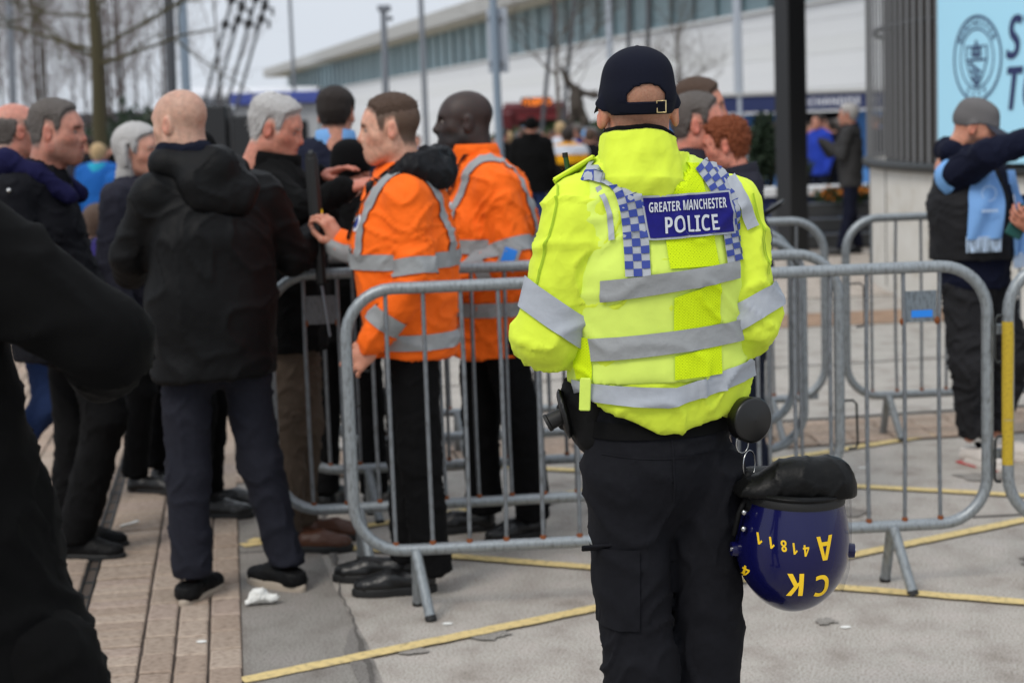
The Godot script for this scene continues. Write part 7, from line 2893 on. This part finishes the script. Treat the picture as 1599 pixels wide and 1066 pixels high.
	for zn in zones:
		for k in zn[2]:
			var dd := rng.randf_range(27.0, 44.0)
			var ci = (k * 3 + k / 10) % coats.size()
			var hi = (k + zn[2]) % hairs.size()
			far.append([rng.randf_range(zn[0], zn[1]) * dd, dd, coats[ci], hairs[hi], rng.randf_range(1.6, 1.78), "%s, %s coat, %s" % [hair_words[hi], coat_words[ci], zn[3]]])
	rng.seed = 303
	for q in far:
		var hm: Material = mats[q[3]]
		var style := "beanie" if q[3] in ["grey_cap", "sky_cloth", "black_fleece", "royal_cloth"] else "short"
		var an := rng.randf() * TAU
		stander("distant supporter, " + q[5], Vector3(q[0], ground_y(q[1]), -q[1]), Vector3(sin(an), 0, cos(an)), q[4], mats[q[2]], mats.dark_denim if rng.randf() < 0.6 else mats.black_cloth, {"hair": style, "hair_mat": hm, "cell": 0.014, "skin": Color(0.76, 0.56, 0.48), "top": 0.018, "side": 0.012}, {}, {}, "supporters in the far crowd", 0.03)


func make_litter() -> void:
	var t := thing("paper_tissue", "crumpled white paper tissue on the tarmac beside the paving", "tissue", Vector3(-0.925, 0.012, -6.07))
	var s := solid([
		cone(Vector3(-0.045, 0.008, 0.02), Vector3(-0.01, 0.03, 0.0), 0.012, 0.03, 0.02),
		ball(Vector3(0.0, 0.03, 0.0), Vector3(0.034, 0.03, 0.03), 0.02),
		ball(Vector3(0.05, 0.018, 0.0), Vector3(0.035, 0.02, 0.025), 0.02),
		cone(Vector3(0.0, 0.04, 0.0), Vector3(0.012, 0.065, 0.005), 0.018, 0.006, 0.01),
		cut(Vector3.ZERO, Vector3(0, -1, 0)),
	], 0.005, 0.007, Vector3(20, 20, 20))
	piece("paper", s.mesh(), mats.tissue, t)
	t.scale = Vector3(0.85, 0.8, 0.85)
	var u := thing("paper_scrap", "small torn white paper scrap beside the drain slot", "paper scrap", Vector3(-1.66, 0.018, -7.35))
	var p := solid([cone(Vector3(-0.03, 0.004, 0.02), Vector3(0.03, 0.012, -0.02), 0.008, 0.012, 0.01, Vector3.UP, 0.4)], 0.004, 0.004, Vector3(20, 20, 20))
	piece("paper", p.mesh(), mats.tissue, u)
	var n := 0
	for q in [Vector3(-1.05, 0.0, -5.6), Vector3(1.05, 0, -5.55), Vector3(1.62, 0, -8.1), Vector3(-0.25, 0, -5.75)]:
		var w := thing("gum_spot", ["pale gum spot on the bricks", "pale gum spot in front of the right barrier", "pale gum spot beyond the helmet", "pale gum spot near the steward's barrier foot"][n], "gum spot", q + Vector3(0, 0.016 if n == 0 else 0.004, 0))
		var g := Soup.new()
		g.lathe(Transform3D(), PackedVector2Array([Vector2(0.014, 0.0), Vector2(0.012, 0.002), Vector2(0.0005, 0.003)]), 10, 1.3, 0.8)
		piece("gum", g.mesh(), mats.tissue, w)
		n += 1


var mats := {}


func make_materials() -> void:
	noise.noise_type = FastNoiseLite.TYPE_SIMPLEX_SMOOTH
	noise.seed = 1234
	noise.frequency = 1.0
	noise.fractal_type = FastNoiseLite.FRACTAL_NONE
	# ground
	var con := plain(Color(0.72, 0.705, 0.685), 0.92)
	con.uv1_triplanar = true
	con.uv1_world_triplanar = true
	con.uv1_scale = Vector3(0.62, 0.62, 0.5)
	con.albedo_texture = noise_tex("concrete", 0.006, 3, 8, FastNoiseLite.TYPE_SIMPLEX_SMOOTH, ramp([[0.0, Color(0.8, 0.77, 0.74)], [0.3, Color(0.92, 0.9, 0.88)], [0.55, Color(0.97, 0.96, 0.94)], [0.8, Color(1, 0.98, 0.965)], [1.0, Color(1, 1, 1)]]), 1024)
	con.detail_enabled = true
	con.detail_blend_mode = BaseMaterial3D.BLEND_MODE_MUL
	con.detail_uv_layer = BaseMaterial3D.DETAIL_UV_2
	con.uv2_triplanar = true
	con.uv2_world_triplanar = true
	con.uv2_scale = Vector3(2.2, 2.2, 2.2)
	con.detail_albedo = noise_tex("speckle", 0.07, 8, 4, FastNoiseLite.TYPE_SIMPLEX, ramp([[0.0, Color(0.62, 0.6, 0.58)], [0.35, Color(0.9, 0.89, 0.88)], [0.6, Color(0.98, 0.98, 0.98)], [1.0, Color(1, 1, 1)]]), 512)
	con.heightmap_enabled = true
	con.heightmap_texture = noise_tex("concrete_relief", 0.15, 13, 4, FastNoiseLite.TYPE_SIMPLEX, null, 1024)
	con.heightmap_scale = 0.25
	mats.concrete = con
	var tar := con.duplicate()
	tar.albedo_color = Color(0.575, 0.565, 0.55)
	mats.tarmac = tar
	mats.tar = plain(Color(0.2, 0.19, 0.18), 0.95)
	mats.tar_stain = con.duplicate()
	mats.tar_stain.albedo_color = Color(0.5, 0.49, 0.48)
	mats.tar_core = con.duplicate()
	mats.tar_core.albedo_color = Color(0.38, 0.37, 0.36)
	mats.stain = con.duplicate()
	mats.stain.albedo_color = Color(0.6, 0.59, 0.575)
	mats.joint_sand = plain(Color(0.27, 0.23, 0.2), 0.95)
	mats.far_brick = con.duplicate()
	mats.far_brick.albedo_color = Color(0.66, 0.55, 0.46)
	mats.far_slab = con.duplicate()
	mats.far_slab.albedo_color = Color(0.76, 0.73, 0.7)
	var yp := plain(Color(0.85, 0.755, 0.52), 0.85)
	yp.uv1_triplanar = true
	yp.uv1_world_triplanar = true
	yp.uv1_scale = Vector3.ONE * 1.7
	yp.albedo_texture = noise_tex("worn_paint", 0.03, 17, 6, FastNoiseLite.TYPE_SIMPLEX_SMOOTH, ramp([[0.0, Color(0.7, 0.72, 0.8)], [0.22, Color(0.86, 0.86, 0.88)], [0.45, Color(0.97, 0.97, 0.97)], [1.0, Color(1, 1, 1)]]))
	mats.yellow_paint = yp
	mats.bricks = []
	for c in [Color(0.71, 0.64, 0.575), Color(0.735, 0.665, 0.6), Color(0.76, 0.69, 0.625), Color(0.69, 0.615, 0.55), Color(0.725, 0.65, 0.595)]:
		var b := plain(c, 0.9)
		b.uv1_triplanar = true
		b.uv1_world_triplanar = true
		b.uv1_scale = Vector3(1.4, 1.4, 2.4)
		b.albedo_texture = noise_tex("brick_tone", 0.02, 19, 7, FastNoiseLite.TYPE_SIMPLEX_SMOOTH, ramp([[0.0, Color(0.66, 0.63, 0.61)], [0.4, Color(0.9, 0.89, 0.88)], [1.0, Color(1, 1, 1)]]), 1024)
		b.heightmap_enabled = true
		b.heightmap_texture = noise_tex("concrete_relief", 0.15, 13, 4)
		b.heightmap_scale = 0.3
		mats.bricks.append(b)
	mats.brick_rest = mats.bricks[1].duplicate()
	mats.brick_rest.vertex_color_use_as_albedo = true
	# metal
	var z := plain(Color(0.6, 0.625, 0.64), 0.48, 0.5)
	z.uv1_triplanar = true
	z.uv1_scale = Vector3(5, 1.5, 5)
	z.albedo_texture = noise_tex("zinc", 0.03, 41, 6, FastNoiseLite.TYPE_SIMPLEX_SMOOTH, ramp([[0.0, Color(0.5, 0.48, 0.45)], [0.2, Color(0.78, 0.77, 0.76)], [0.45, Color(0.92, 0.92, 0.92)], [1.0, Color(1, 1, 1)]]))
	z.roughness_texture = tex.zinc
	mats.zinc = z
	mats.zinc_dull = z.duplicate()
	mats.zinc_dull.albedo_color = Color(0.52, 0.54, 0.56)
	mats.zinc_plate = z.duplicate()
	mats.zinc_plate.albedo_color = Color(0.5, 0.54, 0.57)
	mats.zinc_plate_dark = z.duplicate()
	mats.zinc_plate_dark.albedo_color = Color(0.42, 0.42, 0.43)
	mats.rust = plain(Color(0.45, 0.24, 0.1), 0.9)
	mats.steel = plain(Color(0.72, 0.72, 0.72), 0.25, 1.0)
	mats.brass = plain(Color(0.82, 0.74, 0.55), 0.3, 1.0)
	mats.dark_steel = plain(Color(0.22, 0.23, 0.23), 0.5, 0.6)
	mats.black_steel = plain(Color(0.1, 0.105, 0.115), 0.5, 0.0)
	mats.yellow_worn = yp.duplicate()
	mats.yellow_worn.albedo_color = Color(0.74, 0.63, 0.17)
	mats.yellow_worn.uv1_scale = Vector3.ONE * 6
	mats.blue_sticker = plain(Color(0.1, 0.5, 0.88), 0.5)
	mats.black_rubber = plain(Color(0.07, 0.07, 0.072), 0.6)
	mats.black_plastic = plain(Color(0.075, 0.078, 0.08), 0.4)
	mats.pale_rubber = plain(Color(0.66, 0.61, 0.55), 0.7)
	mats.phone_glass = plain(Color(0.05, 0.055, 0.07), 0.08)
	mats.phone_green = plain(Color(0.02, 0.3, 0.28), 0.4)
	# skin and hair
	mats.skin = skin_mat()
	mats.eye_white = plain(Color(0.5, 0.46, 0.43), 0.3)
	mats.iris = plain(Color(0.1, 0.08, 0.07), 0.15)
	mats.hair_brown = hair_mat(Color(0.36, 0.27, 0.21))
	mats.hair_dark = hair_mat(Color(0.17, 0.125, 0.1))
	mats.hair_grey = hair_mat(Color(0.43, 0.4, 0.38))
	mats.hair_white = hair_mat(Color(0.84, 0.83, 0.82))
	mats.hair_ginger = hair_mat(Color(0.6, 0.31, 0.16))
	mats.hair_blond = hair_mat(Color(0.8, 0.68, 0.5))
	# cloth
	mats.neon = smooth_cloth(Color(0.86, 0.94, 0.27), 0.75, 1.1, 2.0, 0.3)
	mats.neon_seam = plain(Color(0.62, 0.74, 0.12), 0.9)
	mats.pale_lime = smooth_cloth(Color(0.86, 0.95, 0.42), 0.75, 0.3, 2.2, 0.2)
	var my := cloth(Color(0.82, 0.92, 0.1), 0.85, 0.2, 4.0)
	var img := Image.create(64, 64, false, Image.FORMAT_RGB8)
	for y in 64:
		for x in 64:
			var d := 9.0
			for o in [[0, 0], [64, 0], [0, 64], [64, 64], [32, 32]]:
				d = minf(d, Vector2(x - o[0], (y - o[1])).length())
			img.set_pixel(x, y, Color(1, 1, 1).lerp(Color(0.5, 0.56, 0.3), 1.0 - smoothstep(5.0, 9.0, d)))
	my.albedo_texture = ImageTexture.create_from_image(img)
	my.uv1_scale = Vector3.ONE * 155.0
	my.heightmap_enabled = false
	mats.mesh_yellow = my
	mats.silver = smooth_cloth(Color(0.6, 0.61, 0.615), 0.5, 0.3, 6.0)
	mats.silver_light = smooth_cloth(Color(0.66, 0.68, 0.71), 0.5, 0.25, 5.0)
	mats.silver_print = plain(Color(0.8, 0.82, 0.85), 0.5)
	mats.police_blue = cloth(Color(0.1, 0.09, 0.45), 0.45, 0.1, 5.0)
	mats.police_blue_light = plain(Color(0.13, 0.22, 0.55), 0.5)
	mats.hi_orange = smooth_cloth(Color(1.0, 0.43, 0.1), 0.72, 1.3, 2.4, 0.25)
	mats.black_trouser = cloth(Color(0.09, 0.092, 0.112), 0.85, 0.45, 5.0)
	mats.black_cloth = cloth(Color(0.042, 0.042, 0.047), 0.88, 0.4, 5.0)
	mats.black_wool = cloth(Color(0.04, 0.041, 0.044), 0.95, 0.3, 7.0)
	mats.near_black = cloth(Color(0.02, 0.02, 0.022), 0.95, 0.2, 6.0)
	mats.black_shell = cloth(Color(0.05, 0.052, 0.058), 0.6, 0.6, 3.5)
	mats.black_padded = cloth(Color(0.085, 0.088, 0.1), 0.55, 0.6, 5.0)
	mats.black_fleece = cloth(Color(0.05, 0.05, 0.053), 1.0, 0.3, 12.0)
	mats.black_nylon = cloth(Color(0.06, 0.06, 0.063), 0.6, 0.2, 8.0)
	mats.black_leather = plain(Color(0.05, 0.05, 0.052), 0.38)
	mats.soft_leather = cloth(Color(0.055, 0.055, 0.055), 0.42, 0.35, 7.0)
	mats.brown_leather = plain(Color(0.3, 0.17, 0.1), 0.45)
	mats.charcoal_blue = cloth(Color(0.13, 0.135, 0.17), 0.85, 0.4, 4.0)
	mats.taupe = cloth(Color(0.33, 0.285, 0.245), 0.85, 0.45, 4.0)
	mats.ink_coat = cloth(Color(0.055, 0.057, 0.08), 0.8, 0.4, 4.0)
	mats.slate_coat = cloth(Color(0.17, 0.17, 0.21), 0.85, 0.4, 4.0)
	mats.navy_coat = cloth(Color(0.085, 0.1, 0.17), 0.8, 0.45, 4.0)
	mats.navy_fleece = cloth(Color(0.07, 0.085, 0.14), 1.0, 0.3, 10.0)
	mats.indigo_fleece = cloth(Color(0.1, 0.1, 0.24), 0.95, 0.3, 8.0)
	mats.navy_cap = cloth(Color(0.075, 0.085, 0.14), 0.9, 0.06, 16.0)
	mats.navy_hoodie = cloth(Color(0.07, 0.085, 0.16), 0.9, 0.4, 5.0)
	mats.charcoal_gilet = cloth(Color(0.145, 0.145, 0.155), 0.7, 0.5, 4.0)
	mats.washed_black = cloth(Color(0.16, 0.16, 0.17), 0.9, 0.6, 4.0)
	mats.grey_cap = cloth(Color(0.42, 0.41, 0.41), 0.9, 0.1, 12.0)
	mats.grey_cap_dark = cloth(Color(0.27, 0.28, 0.32), 0.9, 0.1, 12.0)
	mats.grey_jacket = cloth(Color(0.26, 0.26, 0.265), 0.9, 0.3, 4.0)
	mats.scarf_blue = cloth(Color(0.5, 0.68, 0.9), 0.95, 0.3, 14.0)
	mats.scarf_pale = cloth(Color(0.78, 0.86, 0.95), 0.95, 0.3, 14.0)
	mats.sky_cloth = cloth(Color(0.5, 0.7, 0.92), 0.9, 0.3, 6.0)
	mats.blue_denim = cloth(Color(0.17, 0.24, 0.4), 0.9, 0.3, 6.0)
	mats.dark_denim = cloth(Color(0.1, 0.12, 0.18), 0.9, 0.4, 6.0)
	mats.denim_light = cloth(Color(0.4, 0.55, 0.78), 0.9, 0.3, 6.0)
	mats.bright_blue = cloth(Color(0.1, 0.36, 0.66), 0.75, 0.4, 4.0)
	mats.turquoise = cloth(Color(0.2, 0.66, 0.78), 0.85, 0.3, 5.0)
	mats.royal_cloth = cloth(Color(0.16, 0.26, 0.68), 0.85, 0.3, 5.0)
	mats.purple_coat = cloth(Color(0.2, 0.17, 0.42), 0.8, 0.3, 5.0)
	mats.mustard = cloth(Color(0.88, 0.62, 0.06), 0.8, 0.3, 5.0)
	mats.pale_cloth = cloth(Color(0.8, 0.82, 0.86), 0.85, 0.3, 5.0)
	mats.rust_coat = cloth(Color(0.5, 0.3, 0.26), 0.85, 0.3, 5.0)
	mats.truck_cloth = cloth(Color(0.3, 0.08, 0.1), 0.85, 0.3, 5.0)
	mats.white_shoe = plain(Color(0.8, 0.77, 0.74), 0.6)
	mats.shoe_red = plain(Color(0.72, 0.1, 0.1), 0.6)
	mats.tissue = plain(Color(0.88, 0.88, 0.86), 0.9)
	mats.tissue.backlight_enabled = true
	mats.tissue.backlight = Color(0.3, 0.3, 0.3)
	# helmet
	var hb := plain(Color(0.055, 0.06, 0.26), 0.22)
	hb.clearcoat_enabled = true
	hb.clearcoat = 0.5
	hb.clearcoat_roughness = 0.04
	hb.metallic_specular = 0.3
	mats.helmet_blue = hb
	mats.yellow_print = plain(Color(0.95, 0.78, 0.1), 0.5)
	mats.visor = plain(Color(0.75, 0.8, 0.85, 0.15), 0.05)
	mats.visor.transparency = BaseMaterial3D.TRANSPARENCY_ALPHA
	mats.aerial_green = plain(Color(0.12, 0.28, 0.1), 0.55)
	mats.white_print = plain(Color(0.86, 0.87, 0.9), 0.6)
	# buildings
	var dc := plain(Color(0.8, 0.79, 0.765), 0.9)
	dc.uv1_triplanar = true
	dc.uv1_world_triplanar = true
	dc.uv1_scale = Vector3(0.5, 0.5, 0.5)
	dc.albedo_texture = noise_tex("drum_stain", 0.012, 51, 6, FastNoiseLite.TYPE_SIMPLEX_SMOOTH, ramp([[0.0, Color(0.86, 0.83, 0.79)], [0.3, Color(0.95, 0.945, 0.935)], [1.0, Color(1, 1, 1)]]))
	mats.drum_concrete = dc
	mats.slat = plain(Color(0.47, 0.475, 0.48), 0.5, 0.3)
	mats.screen_back = plain(Color(0.2, 0.185, 0.17), 0.9)
	mats.banner_blue = plain(Color(0.66, 0.87, 0.96), 0.6)
	mats.banner_navy = plain(Color(0.13, 0.18, 0.36), 0.7)
	mats.white_clad = plain(Color(0.885, 0.895, 0.905), 0.6)
	mats.white_clad_warm = plain(Color(0.87, 0.88, 0.885), 0.6)
	mats.far_glass = plain(Color(0.5, 0.6, 0.63), 0.45)
	mats.far_glass_dark = plain(Color(0.46, 0.56, 0.59), 0.45)
	mats.far_mullion = plain(Color(0.46, 0.52, 0.54), 0.6)
	mats.roof_edge = plain(Color(0.66, 0.66, 0.65), 0.7)
	mats.soffit = plain(Color(0.72, 0.7, 0.64), 0.8)
	mats.pole_grey = plain(Color(0.47, 0.49, 0.52), 0.6, 0.2)
	mats.pole_dark = plain(Color(0.3, 0.31, 0.33), 0.6, 0.2)
	mats.pole_blue = plain(Color(0.5, 0.56, 0.62), 0.6, 0.2)
	mats.pole_pale = plain(Color(0.66, 0.69, 0.73), 0.6, 0.1)
	mats.cable_black = plain(Color(0.12, 0.12, 0.13), 0.6)
	mats.bark = plain(Color(0.25, 0.22, 0.2), 0.95)
	mats.twig = plain(Color(0.42, 0.38, 0.37), 0.95)
	mats.bark_brown = plain(Color(0.32, 0.28, 0.24), 0.95)
	mats.moss_bark = plain(Color(0.27, 0.25, 0.17), 0.95)
	for q in [["leaf_dark", Color(0.12, 0.2, 0.12)], ["leaf_mid", Color(0.22, 0.29, 0.15)], ["flower", Color(0.85, 0.5, 0.1)]]:
		var lm := plain(q[1], 0.7)
		lm.vertex_color_use_as_albedo = true
		lm.backlight_enabled = true
		lm.backlight = Color(0.3, 0.3, 0.2)
		mats[q[0]] = lm
	mats.stall_blue = plain(Color(0.3, 0.52, 0.78), 0.7)
	mats.stall_navy = plain(Color(0.13, 0.18, 0.36), 0.7)
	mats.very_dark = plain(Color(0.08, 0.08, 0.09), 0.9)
	mats.step_grey = plain(Color(0.27, 0.275, 0.28), 0.85)
	mats.truck_red = plain(Color(0.33, 0.06, 0.08), 0.35)
	mats.bronze = plain(Color(0.25, 0.22, 0.19), 0.55, 0.3)
	mats.far_dark = plain(Color(0.25, 0.25, 0.27), 0.9)
	mats.far_pale = plain(Color(0.66, 0.67, 0.68), 0.9)
	mats.far_white = plain(Color(0.82, 0.83, 0.85), 0.8)
	mats.royal_blue = plain(Color(0.25, 0.31, 0.6), 0.7)
	var led := plain(Color(0.9, 0.5, 0.15), 0.5)
	led.emission_enabled = true
	led.emission = Color(1.0, 0.5, 0.15)
	led.emission_energy_multiplier = 0.9
	mats.led_orange = led


func cloudy_sky() -> ImageTexture:
	var n := FastNoiseLite.new()
	n.seed = 8
	n.frequency = 1.6
	n.fractal_octaves = 4
	var im := Image.create(512, 256, false, Image.FORMAT_RGBF)
	for y in 256:
		var el := PI / 2 - PI * (y + 0.5) / 256
		for x in 512:
			var az := TAU * (x + 0.5) / 512
			var d := Vector3(cos(el) * sin(az), sin(el), cos(el) * cos(az))
			var c := n.get_noise_3dv(Vector3(d.x, d.y * 2.2, d.z))
			var k := 1.0 + 0.1 * c + 0.65 * maxf(d.y, 0.0)
			im.set_pixel(x, y, Color(0.665 * k, 0.715 * k, 0.785 * k))
	return ImageTexture.create_from_image(im)


func _ready() -> void:
	# camera
	var cam := Camera3D.new()
	cam.name = "camera"
	add_child(cam)
	var pitch := atan(343.0 / 2750.0)
	cam.transform = Transform3D(Basis(Vector3.RIGHT, -pitch) * Basis(Vector3.BACK, deg_to_rad(-2.0)), Vector3(0, 1.667, 0))
	var lens := CameraAttributesPhysical.new()
	lens.frustum_focal_length = 61.92
	lens.frustum_focus_distance = 3.6
	lens.frustum_near = 0.05
	lens.frustum_far = 4000.0
	lens.exposure_aperture = 4.2
	cam.attributes = lens
	cam.fov = 21.94
	cam.near = 0.05
	cam.far = 4000.0
	# sky, exposure
	var we := WorldEnvironment.new()
	we.name = "world_environment"
	var env := Environment.new()
	env.background_mode = Environment.BG_SKY
	var sky := Sky.new()
	var pano := PanoramaSkyMaterial.new()
	pano.panorama = cloudy_sky()
	sky.sky_material = pano
	env.sky = sky
	env.tonemap_mode = Environment.TONE_MAPPER_LINEAR
	env.tonemap_exposure = 1.0
	env.sdfgi_enabled = true
	env.ssao_enabled = true
	env.ssil_enabled = true
	we.environment = env
	add_child(we)
	# veiled sun, high on the left behind the camera
	var sun := DirectionalLight3D.new()
	sun.name = "sun"
	sun.light_color = Color(1.0, 0.97, 0.93)
	sun.light_energy = 0.5
	sun.light_angular_distance = 20.0
	sun.shadow_enabled = true
	sun.rotation = Vector3(deg_to_rad(-48), deg_to_rad(-35), 0)
	add_child(sun)
	make_materials()
	var t0 := Time.get_ticks_msec()
	make_ground()
	make_paving()
	make_ground_marks()
	make_drum()
	make_banner()
	make_black_post()
	make_white_building()
	make_distance()
	make_trees()
	make_stall()
	make_truck()
	make_sculpture()
	make_poles()
	make_cables()
	make_greenery()
	make_barriers()
	print("setting ", Time.get_ticks_msec() - t0)
	make_officer()
	print("officer ", Time.get_ticks_msec() - t0)
	make_helmet()
	make_stewards()
	print("stewards ", Time.get_ticks_msec() - t0)
	make_queue()
	print("queue ", Time.get_ticks_msec() - t0)
	make_crowd()
	print("crowd ", Time.get_ticks_msec() - t0)
	make_litter()
